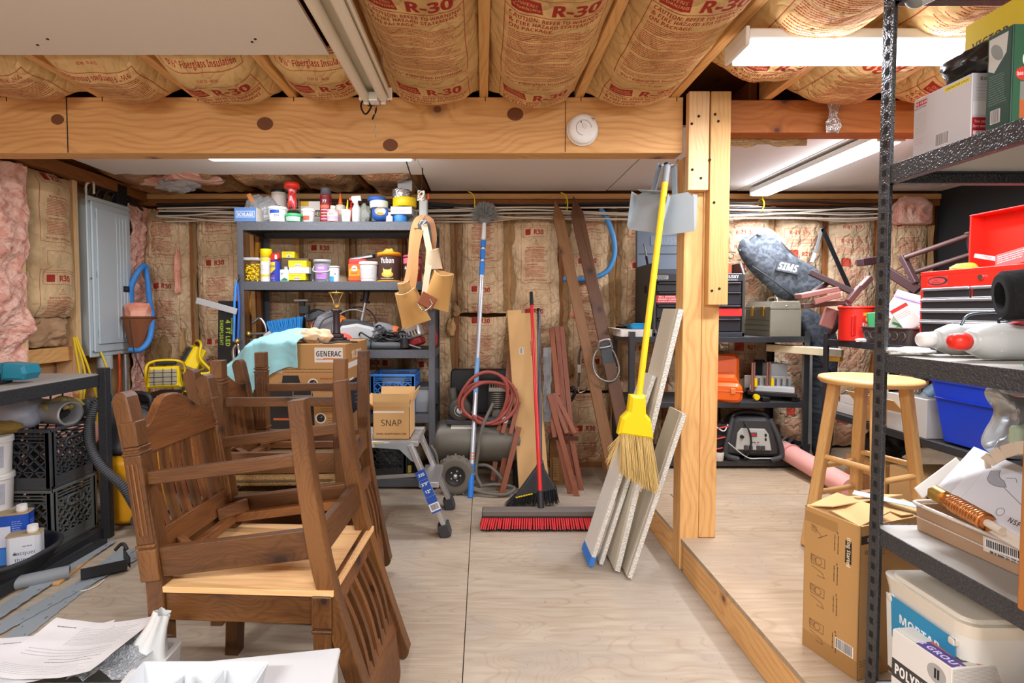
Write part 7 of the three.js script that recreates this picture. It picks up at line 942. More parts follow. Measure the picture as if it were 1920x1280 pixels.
// ---------------------------------------------------------------- platform side: two half-height racks and what they hold
const RY = [1.042, 0.602, 0.205];
rack('shelf_unit', 'waist-high grey metal shelf unit along the back wall on the platform', 0.985, 2.19, -3.87, -3.42, RY, MT.gun, { y0: 0.15, top: 1.078, bh: 0.036, pw: 0.036, deck: MT.deckDark });
rack('shelf_unit', 'waist-high grey metal shelf unit along the right wall behind the wooden stool', 2.12, 2.57, -3.18, -1.96, RY, MT.gun, { y0: 0.15, top: 1.078, bh: 0.036, pw: 0.036, deck: MT.deckDark });
function pillow(outline, d, th, s = 1, o = {}) {
const P = outline.map(([x, y]) => at(x, y, d)), c = P.reduce((a, p) => a.add(p), V(0, 0, 0)).multiplyScalar(1 / P.length), cv = new THREE.CatmullRomCurve3(P, true, 'centripetal'), N = 64, Rn = 12, pos = [], uv = [];
const ring = cv.getPoints(N).slice(0, N);
const pt = (i, k, side) => { const r = k / Rn, p = c.clone().lerp(ring[i % N], r), h = th * sqrt(max(0, 1 - pow(r, 3))) * (0.75 + 0.5 * fb3(p.x * 9, p.y * 9, s, 801 + s, 3)); p.z += side * h + (side > 0 ? 0.012 * (fb3(p.x * 22, p.y * 22, s, 811 + s, 2) - 0.5) : 0); return p; };
for (const side of [1, -1]) for (let i = 0; i < N; i++) for (let k = 0; k < Rn; k++) {
let q = [pt(i, k, side), pt(i, k + 1, side), pt(i + 1, k + 1, side), pt(i + 1, k, side)]; const t = [[0, 1, 2], [0, 2, 3]];
for (const tr of t) { const a = side > 0 === (o.cw ?? false) ? tr : [tr[0], tr[2], tr[1]]; for (const j of a) { pos.push(q[j].x - c.x, q[j].y - c.y, q[j].z - c.z); uv.push(q[j].x, q[j].y); } }
}
const g = new THREE.BufferGeometry(); g.setAttribute('position', new THREE.Float32BufferAttribute(pos, 3)); g.setAttribute('uv', new THREE.Float32BufferAttribute(uv, 2)); g.computeVertexNormals();
return { g: fin(toCreasedNormals(g, 1.0)), c };
}
{ // black drawer tool chest, lid open
const Y = RY[0], t = thing('tool_chest', 'large black drawer tool chest with its lid open, behind the wooden post', 'tool chest', [1.46, Y, -3.66]);
const w = 0.62, d = 0.41, h = 0.5, z = d / 2, BP = std(0x2e3338, 0.5), BF = std(0x25282c, 0.42);
part('case_back', bx(w, h, 0.012, 0, 0, -z + 0.006, 0.003), BP, t); part('case_base', bx(w, 0.03, d, 0, 0, 0, 0.004), BP, t); part('case_inner', bx(w - 0.03, 0.385, d - 0.03, 0, 0.03, -0.01, 0.002), MT.black, t);
for (const s of [-1, 1]) part('side_panel', mv(ext([[-d / 2, 0], [d / 2, 0], [d / 2, 0.42], [d / 2 - 0.05, h], [-d / 2, h]].map(([a, b]) => [a, b]), 0.02, 0.004), s * (w / 2 - 0.01), 0, 0, 0, -PI / 2), std(0x3c3c38, 0.55), t);
part('side_grip', bx(0.004, 0.05, 0.05, -w / 2 - 0.001, 0.3, 0.04, 0.001), MT.dark, t);
const top = part('top_rail', bx(w - 0.04, 0.055, 0.02, 0, 0.372, z - 0.012, 0.004), BF, t); decal(pr(0.15, 0.045, (g, W, H) => { fillc(g, W, H, '#24272b'); txt(g, 'HUSKY', W / 2, H * 0.4, H * 0.6, '#e8e8ea', { max: W * 0.9 }); lines(g, W * 0.2, H * 0.8, W * 0.6, 1, 5, '#c8c8ca', 5); }), t, 0.22, 0.4, z - 0.0012); decal(pr(0.08, 0.026, (g, W, H) => { fillc(g, W, H, '#9a9a94'); lines(g, W * 0.1, H * 0.25, W * 0.8, 2, H * 0.35, '#333', 5); }), t, -0.25, 0.4, z - 0.0012);
[[0.305, 0.06], [0.215, 0.085], [0.125, 0.085], [0.035, 0.085]].forEach(([y, dh], i) => { const dr = part('drawer', bx(w - 0.05, dh, 0.02, 0, y, z - 0.016, 0.004), BF, t); part('drawer_pull', bx(w - 0.06, 0.014, 0.02, 0, y + dh - 0.012, z - 0.002, 0.005), MT.black, dr); });
decal(pr(0.2, 0.05, (g, W, H) => { fillc(g, W, H, '#c02a30'); txt(g, 'BALL-BEARING', W * 0.42, H * 0.22, H * 0.32, '#f4e8e6', { max: W * 0.8 }); txt(g, 'DRAWER SLIDES', W * 0.42, H * 0.54, H * 0.32, '#f4e8e6', { max: W * 0.8 }); txt(g, 'FOR SMOOTH OPERATION', W * 0.42, H * 0.84, H * 0.2, '#f4e8e6', { max: W * 0.8 }); }), t, -0.2, 0.255, z - 0.0045, 0, 0, 0, 'sticker'); decal(pr(0.2, 0.05, (g, W, H) => { fillc(g, W, H, '#e02a26'); }), t, 0.19, 0.165, z - 0.0045, 0, 0, 0, 'sticker');
const ld = part('lid', mv(bx(w - 0.01, 0.4, 0.03, 0, 0, 0, 0.008), 0, h - 0.02, -z + 0.0, -0.06), std(0x5a6672, 0.55), t); part('lid_rib', bx(w - 0.05, 0.005, 0.004, 0, h + 0.1, -z + 0.012, 0.001), std(0x3c4650, 0.5), t); decal(pr(0.3, 0.07, (g, W, H) => { fillc(g, W, H, '#6c7985'); txt(g, 'HUSKY', W / 2 + 1.5, H / 2 + 1.5, H * 0.85, '#4a545e', { max: W * 0.9 }); txt(g, 'HUSKY', W / 2, H / 2, H * 0.85, '#7c8894', { max: W * 0.9 }); }), t, -0.05, h + 0.2, -z + 0.0065, 0, -0.06, 0, 'shade_painted_name');  // offset dark letters paint the shade of the raised name
part('lid_strut', rod(V(-w / 2 + 0.05, h - 0.06, -0.03), V(-w / 2 + 0.045, h + 0.17, -z + 0.05), 0.007, 12), MT.steel, t); part('strut_sleeve', rod(V(-w / 2 + 0.05, h - 0.06, -0.03), V(-w / 2 + 0.047, h + 0.07, -z + 0.11), 0.011, 12), MT.black, t);
part('well_contents', bx(0.07, 0.1, 0.06, 0.22, 0.41, 0.1, 0.01), std(0xe8582c, 0.5), t);
}
{ // things beside the chest
const wb = thing('white_carton', 'flat open white carton on the left end of the rear platform shelf', 'carton', [1.06, RY[0], -3.58]); part('tray', tubGeo(0.24, 0.22, 0.25, 0.23, 0.05, 0.006, 0.004), MT.white, wb); part('flap', mv(bx(0.11, 0.004, 0.2, 0, 0, 0, 0.001), -0.13, 0.05, 0, 0, 0, -0.15), MT.white, wb); part('papers', bx(0.2, 0.045, 0.18, 0, 0.004, 0, 0.003), MT.whiteMatte, wb);
const bt = thing('blue_tray', 'bright blue shallow plastic tray lying on the white carton', 'tray', [1.1, RY[0] + 0.052, -3.57], 0.1); part('tray', tubGeo(0.15, 0.12, 0.18, 0.14, 0.03, 0.012, 0.003), std(0x2aa4e0, 0.4), bt); part('raised_rim', mv(bx(0.17, 0.012, 0.012, 0, 0.028, 0.066, 0.004), 0, 0, 0), std(0x1e8fd0, 0.4), bt); part('dark_strip', mv(bx(0.06, 0.01, 0.1, -0.1, 0.018, -0.02, 0.003), 0, 0, 0), MT.charcoal, bt);
const g = thing('steel_toolbox', 'old speckled grey steel toolbox with a sloping lid beside the tool chest', 'toolbox', [2.035, RY[0], -3.60]), G1 = std(0x8a8676, 0.55, 0.35, { bumpMap: noiseB, bumpScale: 0.0006 });
const pf = [[-0.105, 0], [0.105, 0], [0.105, 0.19], [0.09, 0.235], [-0.085, 0.235], [-0.105, 0.19]]; part('body', ext(pf.map(([x, y]) => [x, min(y, 0.185)]), 0.33, 0.004), G1, g); part('lid', ext([[-0.107, 0.187], [0.107, 0.187], [0.107, 0.2], [0.088, 0.24], [-0.088, 0.24], [-0.107, 0.2]], 0.334, 0.003), G1, g);
for (const z of [0.08, -0.06]) part('latch', M(bx(0.008, 0.07, 0.03, -0.11, 0.135, z, 0.002), bx(0.012, 0.02, 0.036, -0.112, 0.185, z, 0.003)), MT.brass, g); for (const y of [0.04, 0.075, 0.11]) part('pressed_line', bx(0.003, 0.005, 0.31, -0.1055, y, 0, 0.001), std(0x5c594e, 0.6), g); part('carry_handle', tube([[0, 0.24, -0.06], [0, 0.262, -0.05], [0, 0.262, 0.05], [0, 0.24, 0.06]], 0.006, 20), MT.steel, g); part('rivet', ball(0.006, 0.0, 0.207, 0.168, 1, 1, 0.5, 8), MT.steel, g);
}
{ // padded bag leaning on the wall
const S = std(0x9aa0a6, 0.95, 0, { map: dtex(256, 256, (u, v) => { const a = sm(0.42, 0.62, fbm(u * 16, v * 16, 821, 4, 16)), b = vn(u * 90, v * 90, 823, 90); return mix3([170, 175, 180], [122, 127, 133], clamp(a * 0.8 + 0.3 * (b - 0.4))); }, 0.3, 0.3), bumpMap: rep(creaseB, 2, 2), bumpScale: 0.006 });
const p = pillow([[1384, 470], [1388, 452], [1408, 438], [1432, 427], [1444, 429], [1456, 450], [1474, 472], [1500, 488], [1526, 502], [1545, 528], [1540, 545], [1494, 562], [1464, 560], [1430, 530], [1402, 502]], 3.72, 0.08, 1, {}), t = thing('padded_bag', 'grey mottled padded bag lettered in white, leaning on the insulation above the steel toolbox', 'bag', p.c);
part('bag_body', p.g, S, t); const rel = (x, y, dz) => at(x, y, 3.72).sub(p.c).add(V(0, 0, dz)); part('zip_seam', tube([rel(1402, 500, 0.06), rel(1430, 522, 0.085), rel(1462, 545, 0.075), rel(1490, 560, 0.03)], 0.005, 30), MT.charcoal, t); part('edge_binding', tube([rel(1440, 430, 0.01), rel(1458, 455, 0.03), rel(1490, 486, 0.03), rel(1526, 503, 0.01)], 0.01, 30), MT.charcoal, t); part('drawcord', M(tube([rel(1386, 470, 0.01), rel(1400, 448, 0.04), rel(1420, 436, 0.03)], 0.006, 16), ball(0.016, ...rel(1417, 440, 0.05).toArray())), MT.greyLight, t);
const q = pr(0.155, 0.075, (g, W, H) => { fillc(g, W, H, '#50555a'); g.save(); g.transform(1, 0, -0.18, 1, 8, 0); txt(g, 'SIMS', W / 2, H / 2, H * 0.92, '#f2f4f4', { w: '900 ', max: W * 0.88 }); g.restore(); }, 1000); const r = rel(1461, 503, 0.108); decal(q, t, r.x, r.y, r.z, 0, 0, -0.2, 'bag_lettering');
const p2 = pillow([[1500, 590], [1512, 578], [1535, 588], [1560, 612], [1568, 640], [1566, 700], [1560, 800], [1550, 866], [1530, 866], [1526, 760], [1520, 670], [1506, 625]], 3.62, 0.07, 2), t2 = thing('padded_bag', 'dark patterned padded bag standing behind the corner of the right shelf unit', 'bag', p2.c); part('bag_body', p2.g, std(0x565a60, 0.95, 0, { map: S.map, bumpMap: rep(creaseB, 2, 2), bumpScale: 0.006 }), t2); part('piping', tube([[-0.1, 0.1, 0.05], [0, 0.02, 0.085], [0.1, -0.1, 0.05]], 0.005, 20), MT.black, t2);
const st = thing('shoulder_strap', 'dark webbing strap hung in a steep triangle on the insulation', 'strap', at(1542, 428, 3.82)); const c0 = st.position.clone(), rl = (x, y) => at(x, y, 3.8).sub(c0); part('long_strap', bar(rl(1542, 428), rl(1592, 540), 0.004, 0.034, V(1, 0.4, 0)), MT.gunDark, st); part('short_strap', bar(rl(1542, 428), rl(1527, 478), 0.004, 0.022, V(1, -0.3, 0)), MT.grey, st); part('buckle', bar(rl(1528, 474), rl(1522, 492), 0.012, 0.025, V(1, 0, 0)), MT.greyLight, st);
}
{ // two folded brown patio chairs piled in the corner
const B = std(0x40292a, 0.5), Bp = std(0xa06e64, 0.5), mk = (t, nm, x0, y0, d0, x1, y1, d1, w, h, m, up) => part(nm, bar(at(x0, y0, d0).sub(t.position), at(x1, y1, d1).sub(t.position), w, h, up ?? V(0, 1, 0), 0.006), m ?? B, t);
const a = thing('patio_chair', 'dark brown folded patio chair with a pinkish seat edge, left of the shelf post', 'folding chair', at(1560, 560, 3.05));
mk(a, 'arm_rest', 1518, 510, 3.1, 1600, 548, 3.0, 0.045, 0.034); mk(a, 'seat_board', 1496, 556, 3.0, 1576, 540, 3.05, 0.06, 0.03, Bp); mk(a, 'seat_rail', 1504, 574, 3.05, 1592, 566, 3.1, 0.03, 0.03, std(0x6a5248, 0.5)); mk(a, 'arm_support', 1524, 548, 3.05, 1556, 527, 3.1, 0.03, 0.025); mk(a, 'seat_slat', 1526, 566, 3.0, 1575, 552, 3.02, 0.02, 0.035, Bp); mk(a, 'bent_leg', 1590, 566, 2.98, 1613, 538, 2.98, 0.03, 0.035, std(0x5e423e, 0.45)); mk(a, 'bent_leg', 1613, 540, 2.98, 1632, 520, 3.0, 0.03, 0.035, std(0x5e423e, 0.45)); mk(a, 'leg', 1553, 632, 3.22, 1592, 570, 3.05, 0.03, 0.035); mk(a, 'knob_end', 1612, 492, 3.05, 1640, 488, 3.1, 0.045, 0.045); mk(a, 'seat_panel', 1542, 592, 3.12, 1566, 600, 3.12, 0.02, 0.12, Bp);
const b = thing('patio_chair', 'dark brown folded patio chair with long round rails, behind the red toolbox', 'folding chair', at(1740, 510, 2.9));
mk(b, 'long_rail', 1650, 500, 3.0, 1722, 545, 2.85, 0.03, 0.05); mk(b, 'side_frame', 1692, 480, 2.95, 1718, 532, 2.85, 0.03, 0.03); for (const [x0, y0, x1, y1] of [[1696, 483, 1818, 441], [1712, 511, 1824, 476]]) part('round_rail', rod(at(x0, y0, 2.92).sub(b.position), at(x1, y1, 2.75).sub(b.position), 0.0135, 14), std(0x553a36, 0.45), b); mk(b, 'end_post', 1816, 434, 2.75, 1826, 480, 2.75, 0.03, 0.03); mk(b, 'lower_rail', 1698, 558, 2.95, 1724, 556, 2.9, 0.025, 0.025); mk(b, 'diagonal', 1696, 558, 2.95, 1722, 540, 2.9, 0.03, 0.03);
}
{ // right shelf, top: red can, tin of packets, red toolbox
const Y = RY[0]; const c = spanC(1568, 1622, 565, Y, 3.0); const t = thing('coffee_can', 'bright red plastic coffee can at the corner of the right shelf unit', 'can', [2.185, Y, -3.0]); const r = 0.083, h = 0.2;
part('can', lat([[0, 0], [r * 0.96, 0], [r, 0.006], [r, h - 0.02], [r + 0.004, h - 0.016], [r + 0.004, h - 0.004], [0, h - 0.004]], 32), std(0xe0281c, 0.35), t); part('lid', lat([[0, h + 0.004], [r, h + 0.003], [r + 0.006, h - 0.002], [r + 0.006, h - 0.012], [0, h - 0.012]], 32), MT.redBright, t); part('hand_grip', bx(0.035, 0.12, 0.012, -0.05, 0.03, 0.063, 0.006), std(0xc82018, 0.35), t);
decal(prCyl(r + 0.001, r + 0.001, 0.15, -0.35, 1.2, (g, W, H) => { fillc(g, W, H, '#d8261c'); g.fillStyle = '#f0a020'; g.fillRect(W * 0.1, 0, W * 0.9, H * 0.12); g.fillStyle = '#f6c040'; g.beginPath(); g.arc(W * 0.3, H * 0.26, H * 0.1, 0, 7); g.fill(); txt(g, 'Folgers', W * 0.42, H * 0.46, H * 0.22, '#fbf4ec', { f: 'serif', max: W * 0.7 }); lines(g, W * 0.2, H * 0.66, W * 0.4, 2, 18, '#f4d8c8', 6); }), t, 0, 0.09, 0, 0, 0, 0, 'wrap_label');
const pan = thing('baking_tin', 'embossed dark metal tin full of packets on the right shelf, behind the black shelf post', 'tin', [2.27, Y, -2.72]); part('tin', tubGeo(0.26, 0.3, 0.28, 0.34, 0.085, 0.02, 0.003), std(0x5a5452, 0.45, 0.4), pan); part('rolled_rim', tube(rrect(0.285, 0.345, 0.03).map(([x, z]) => [x, 0.085, z]), 0.005, 60, true), std(0x4a2c30, 0.5), pan);
for (let i = 0; i < 6; i++) part('embossing', mv(fin(new THREE.TorusGeometry(0.02, 0.003, 6, 16, 4)), -0.138, 0.045, -0.12 + i * 0.048, 0, -PI / 2, i), std(0x77706c, 0.4, 0.4), pan);
const pk = (label, x, y, z, w, h2, ry, rz, m, draw, rx = 0) => { const p = thing('packet', label, 'packet', [x, y, z]); p.rotation.set(rx, ry, rz, 'YXZ'); part('packet', bx(w, h2, 0.02, 0, 0, 0, 0.006), m, p); if (draw) decal(pr(w * 0.9, h2 * 0.85, draw, 1000), p, 0, h2 / 2, 0.0108); return p; };
pk('white packet with red print lying tilted in the baking tin', 2.2, Y + 0.09, -2.6, 0.09, 0.14, -1.0, 0.6, MT.white, (g, W, H) => { fillc(g, W, H, '#f2efea'); g.fillStyle = '#c8302c'; g.fillRect(0, 0, W, H * 0.16); lines(g, 6, H * 0.3, W - 12, 3, 10, '#c05a50', 2); });
pk('white and green foil packet in the baking tin', 2.2, Y + 0.05, -2.72, 0.1, 0.13, -0.9, -0.35, std(0xd8e6d8, 0.35), (g, W, H) => { fillc(g, W, H, '#dfeadf'); g.fillStyle = '#3f9a52'; g.fillRect(W * 0.2, H * 0.1, W * 0.5, H * 0.3); g.fillRect(W * 0.1, H * 0.55, W * 0.7, H * 0.12); g.strokeStyle = '#48a45a'; g.lineWidth = 4; g.beginPath(); g.arc(W * 0.5, H * 0.78, H * 0.1, 0, 7); g.stroke(); });
pk('green packet half hidden behind the black shelf post in the tin', 2.2, Y + 0.05, -2.84, 0.09, 0.12, -0.7, 0.1, MT.green, null); pk('orange strip carton lying across the back of the baking tin', 2.3, Y + 0.1, -2.8, 0.16, 0.06, -0.6, 0, std(0xe09a24, 0.5), null);
solo('crumpled_bag', 'crumpled white plastic bag at the right end of the baking tin', 'bag', lump(0.12, 0.15, 0.1, 831, 0.4, 3), MT.white, [2.26, Y + 0.04, -2.56]);
const zb = thing('zip_bag', 'clear zip bag with a lilac seal standing in the baking tin', 'bag', [2.3, Y + 0.1, -2.75]); zb.rotation.set(-0.2, -0.9, -0.35, 'YXZ'); part('film', mv(shell((u, v) => [(u - 0.5) * 0.26, v * 0.16, 0.02 * fb3(u * 4, v * 4, 1, 833, 2)], 14, 10, 0.001), 0, 0, 0), std(0xd4d6ea, 0.3, 0, {}), zb); part('zip_seal', bx(0.26, 0.01, 0.005, 0, 0.12, 0.014, 0.001), std(0xb49ae0, 0.4), zb);
solo('white_cloth', 'small white rag on the shelf in front of the red coffee can', 'cloth', lump(0.14, 0.03, 0.08, 835, 0.4, 4), MT.white, [2.18, Y, -2.88]);
const R = std(0xe0281a, 0.3), tb = thing('red_toolbox', 'red steel drawer toolbox with its lid up, packets in the top tray', 'toolbox', [2.29, Y, -2.18]), L = 0.66, D = 0.3, H = 0.35;
part('case', bx(D, H, L, 0, 0, 0, 0.006), R, tb); part('case_rim', M(bx(0.012, 0.02, L, -D / 2 + 0.005, H - 0.006, 0, 0.003), bx(D, 0.02, 0.012, 0, H - 0.006, L / 2 - 0.006, 0.003), bx(D, 0.02, 0.012, 0, H - 0.006, -L / 2 + 0.006, 0.003)), R, tb);
const ld = part('lid', M(bx(0.008, 0.29, L, D / 2 + 0.0, H, 0, 0.003), bx(0.07, 0.286, 0.008, D / 2 - 0.035, H, -L / 2 + 0.004, 0.003), bx(0.07, 0.286, 0.008, D / 2 - 0.035, H, L / 2 - 0.004, 0.003), bx(0.075, 0.008, L, D / 2 - 0.035, H + 0.283, 0, 0.003)), R, tb);
[[0.232, 0.046], [0.18, 0.046], [0.128, 0.046], [0.066, 0.056]].forEach(([y, h2], i) => { const f = -D / 2; const segs = i === 0 ? [[-L * 0.28, L * 0.36], [L * 0.155, L * 0.47]] : [[-0.05 * L, L * 0.84]]; for (const [zc, len] of segs) { const dr = part('drawer', bx(0.012, h2, len, f - 0.002, y, zc, 0.002), std(0x2c2d30, 0.4), tb); part('drawer_pull', bx(0.016, 0.014, len + 0.005, f - 0.009, y + h2 - 0.008, zc, 0.005), std(0xb8bcc4, 0.3, 0.7), dr); part('lower_trim', bx(0.006, 0.004, len, f - 0.01, y + 0.002, zc, 0.001), MT.greyLight, dr); } });
part('lock', mv(cyl(0.012, 0.012, 0.008, 0, 0, 0, 18), -D / 2 - 0.002, 0.32, -0.02, 0, 0, PI / 2), MT.chrome, tb); decal(pr(0.11, 0.044, (g, W, Hh) => { fillc(g, W, Hh, '#dc2a1e'); g.fillStyle = '#1c1c1e'; g.beginPath(); g.ellipse(W / 2, Hh / 2, W * 0.48, Hh * 0.44, 0, 0, 7); g.fill(); g.fillStyle = '#d83a34'; g.beginPath(); g.ellipse(W * 0.46, Hh / 2, W * 0.4, Hh * 0.32, 0, 0, 7); g.fill(); txt(g, 'BALL', W * 0.44, Hh * 0.38, Hh * 0.24, '#1c1c1e'); txt(g, 'BEARING', W * 0.44, Hh * 0.64, Hh * 0.24, '#1c1c1e'); }), tb, -D / 2 - 0.0008, 0.316, -0.235, -PI / 2, 0, 0, 'oval_badge'); decal(pr(0.2, 0.042, (g, W, Hh) => { fillc(g, W, Hh, '#1e1e20'); txt(g, 'CRAFTSMAN', W / 2, Hh / 2, Hh * 0.66, '#f0f0ee', { max: W * 0.92 }); }), tb, -D / 2 - 0.0008, 0.32, 0.215, -PI / 2, 0, 0, 'name_plate');
const yt = Y + H + 0.012; pk('red and clear blister packet in the open tray of the red toolbox', 2.27, yt, -2.2, 0.13, 0.08, -1.5, 0.25, MT.red, (g, W, Hh) => { fillc(g, W, Hh, '#c83a34'); lines(g, 6, 8, W - 12, 4, 10, '#f4dcd8', 3); }, -0.3); pk('orange pouch in the open tray of the red toolbox', 2.3, yt, -2.02, 0.12, 0.08, -1.4, -0.35, std(0xf09a28, 0.5), null, -0.5); solo('yellow_pouch', 'yellow pouch at the far end of the red toolbox tray', 'pouch', lump(0.08, 0.05, 0.12, 839, 0.3, 3), std(0xe8c43a, 0.6), [2.24, yt - 0.006, -2.4]); solo('clear_ruler', 'clear plastic strip packet sticking up from the red toolbox tray', 'packet', mv(bx(0.01, 0.02, 0.26, 0, 0, 0, 0.003), 0, 0, 0, 0.25), MT.film, [2.3, yt + 0.03, -2.28]);
}
{ // lower levels of the rear rack
const Y = RY[1]; const oc = thing('orange_case', 'orange plastic tool case standing open on the middle shelf beside the post', 'case', [1.665, Y, -3.56], -0.35), O = std(0xf26a18, 0.4);
part('base_shell', mv(ext(rrect(0.24, 0.13, 0.04), 0.24, 0.02), 0, 0.065, 0.03), O, oc); part('parting_line', mv(ext(rrect(0.246, 0.012, 0.005), 0.246, 0.004), 0, 0.075, 0.03), std(0xd85808, 0.45), oc); part('lid', mv(ext(rrect(0.25, 0.22, 0.04), 0.07, 0.02), 0, 0.2, -0.12, -0.15), O, oc); part('lid_slope', mv(ext([[-0.11, 0], [0.11, 0], [0.08, 0.06], [-0.08, 0.06]], 0.16, 0.02), 0, 0.12, -0.0), O, oc); for (const x of [-0.06, 0.06]) part('latch', bx(0.03, 0.04, 0.012, x, 0.06, 0.152, 0.004), std(0xe88848, 0.4), oc); part('black_handle', mv(bx(0.1, 0.02, 0.03, 0, 0, 0, 0.006), -0.02, 0.305, -0.13), MT.black, oc);
const mb = thing('mitre_box', 'grey mitre saw box with upright copper-coloured guide rods on the middle shelf', 'mitre box', [2.0, Y, -3.53], 0.0);
part('base', mv(bx(0.3, 0.03, 0.1, 0, 0, 0, 0.006), 0, 0.03, 0, 0, -0.45), MT.black, mb); part('table', mv(bx(0.27, 0.035, 0.09, 0, 0, 0, 0.004), 0, 0.06, 0.0, 0, -0.45), MT.greyLight, mb); part('fence', mv(bx(0.3, 0.09, 0.012, 0, 0, 0, 0.003), 0.0, 0.07, -0.05, 0, -0.25), MT.alu, mb); for (let i = 0; i < 7; i++) part('fence_slot', mv(bx(0.006, 0.06, 0.014, 0, 0, 0, 0.001), -0.1 + i * 0.035, 0.085, -0.045 + i * 0.008, 0, -0.25), MT.greyDark, mb); for (const [x, z] of [[-0.15, 0.03], [-0.12, 0.0], [-0.03, 0.0], [0.0, -0.02]]) part('guide_rod', rod(V(x, 0.06, z), V(x, 0.26, z), 0.007, 10), std(0xb08478, 0.35, 0.6), mb); for (const [x, z] of [[-0.115, 0.01], [0.005, 0.0]]) part('yellow_clip', bx(0.018, 0.06, 0.016, x, 0.09, z, 0.003), MT.yellow, mb); part('yellow_knob', mv(cyl(0.02, 0.02, 0.02, 0, 0, 0, 16), -0.14, 0.03, 0.06, PI / 2), MT.yellow, mb); for (const x of [-0.08, 0.12]) part('foot', mv(bx(0.05, 0.03, 0.14, x, 0, 0.02, 0.006), 0, 0, 0), MT.black, mb);
solo('black_saw', 'black handled saw body standing behind the mitre box', 'saw', mv(ext([[-0.1, 0], [0.1, 0], [0.08, 0.2], [0.03, 0.26], [-0.04, 0.26], [-0.07, 0.16]], 0.02, 0.005), 0, 0, 0), MT.black, [2.02, Y, -3.72]); solo('grey_carton', 'light grey carton behind the right shelf post on the middle shelf', 'carton', bx(0.13, 0.24, 0.14, 0, 0, 0, 0.006), MT.greyLight, [2.1, Y, -3.69]);
const tb = thing('folding_table_edge', 'cream edged work board with a yellow end lying under the top shelf', 'board', at(1515, 655, 3.3)), q = (x, y, d) => at(x, y, d).sub(tb.position); part('board', bar(q(1442, 651, 3.6), q(1572, 661, 3.25), 0.09, 0.05, V(0, 1, 0), 0.004), std(0xd8cda6, 0.7), tb); part('yellow_end', bar(q(1553, 670, 3.3), q(1578, 672, 3.24), 0.06, 0.04, V(0, 1, 0), 0.004), std(0xe2b43a, 0.6), tb); part('metal_end', bar(q(1552, 660, 3.24), q(1580, 662, 3.18), 0.05, 0.045, V(0, 1, 0), 0.004), MT.offwhite, tb);
solo('grey_plank', 'weathered grey plank standing between the two grey shelf units', 'plank', bar(V(2.235, 0.152, -3.5), V(2.225, 0.93, -3.5), 0.06, 0.02, V(0, 0, 1), 0.002), std(0x8c8d88, 0.85, 0, { bumpMap: wearB, bumpScale: 0.002 }));
const Z = RY[2]; const js = thing('jump_starter', 'grey and black portable jump starter with a digital display on the lowest shelf', 'power pack', [1.835, Z, -3.52], -0.12);
part('body', mv(ext([[-0.18, 0], [0.18, 0], [0.175, 0.1], [0.12, 0.24], [0.09, 0.26], [-0.09, 0.26], [-0.12, 0.24], [-0.175, 0.1]], 0.18, 0.02), 0, 0.03, 0), std(0x3a3a3a, 0.6), js); part('front_panel', mv(ext([[-0.115, 0.02], [0.115, 0.02], [0.1, 0.13], [0.075, 0.165], [-0.075, 0.165], [-0.1, 0.13]], 0.02, 0.005), 0, 0.055, 0.104, -0.12), std(0xb4b5ac, 0.5), js); part('handle', tube([[-0.13, 0.2, 0.05], [-0.1, 0.3, 0.03], [0.1, 0.3, 0.03], [0.13, 0.2, 0.05]], 0.018, 30, false, 10), MT.black, js);
for (const s of [-1, 1]) part('side_guard', tube([[s * 0.12, 0.28, 0.06], [s * 0.16, 0.16, 0.1], [s * 0.175, 0.04, 0.11], [s * 0.1, 0.015, 0.125]], 0.018, 30, false, 8), MT.charcoal, js); part('display', mv(bx(0.05, 0.03, 0.008, 0, 0, 0, 0.003), 0.0, 0.165, 0.1, -0.12), MT.greyDark, js); decal(pr(0.036, 0.018, (g, W, H) => { fillc(g, W, H, '#8a1a1c'); txt(g, '88.8', W / 2, H / 2, H * 0.8, '#d84038'); }), js, 0.0, 0.18, 0.106, 0, -0.12); part('knob', mv(cyl(0.012, 0.011, 0.016, 0, 0, 0, 14), -0.075, 0.165, 0.102, PI / 2), MT.black, js); for (const [x, y] of [[0.078, 0.17], [0.078, 0.14]]) part('rocker', mv(bx(0.012, 0.018, 0.008, 0, 0, 0, 0.002), x, y, 0.104, -0.12), MT.black, js); for (const x of [-0.05, -0.02, 0.03, 0.058]) part('socket_cover', mv(bx(0.025, 0.034, 0.01, 0, 0, 0, 0.003), x, 0.075, 0.116, -0.12), MT.charcoal, js); part('cable', tube([[-0.07, 0.29, 0.06], [-0.04, 0.22, 0.12], [-0.02, 0.13, 0.12], [-0.04, 0.05, 0.12], [-0.06, 0.02, 0.12]], 0.006, 30), MT.black, js); part('wire_guard', tube([[-0.18, 0.14, 0.1], [-0.15, 0.11, 0.13], [-0.04, 0.03, 0.135], [0.04, 0.03, 0.135], [0.15, 0.03, 0.12]], 0.004, 40), MT.greyLight, js); decal(pr(0.06, 0.014, (g, W, H) => { fillc(g, W, H, '#b4b5ac'); lines(g, W * 0.1, H * 0.3, W * 0.5, 1, 5, '#333', 6); lines(g, W * 0.66, H * 0.3, W * 0.3, 1, 5, '#b03028', 6); }), js, 0.01, 0.13, 0.1085, 0, -0.12);
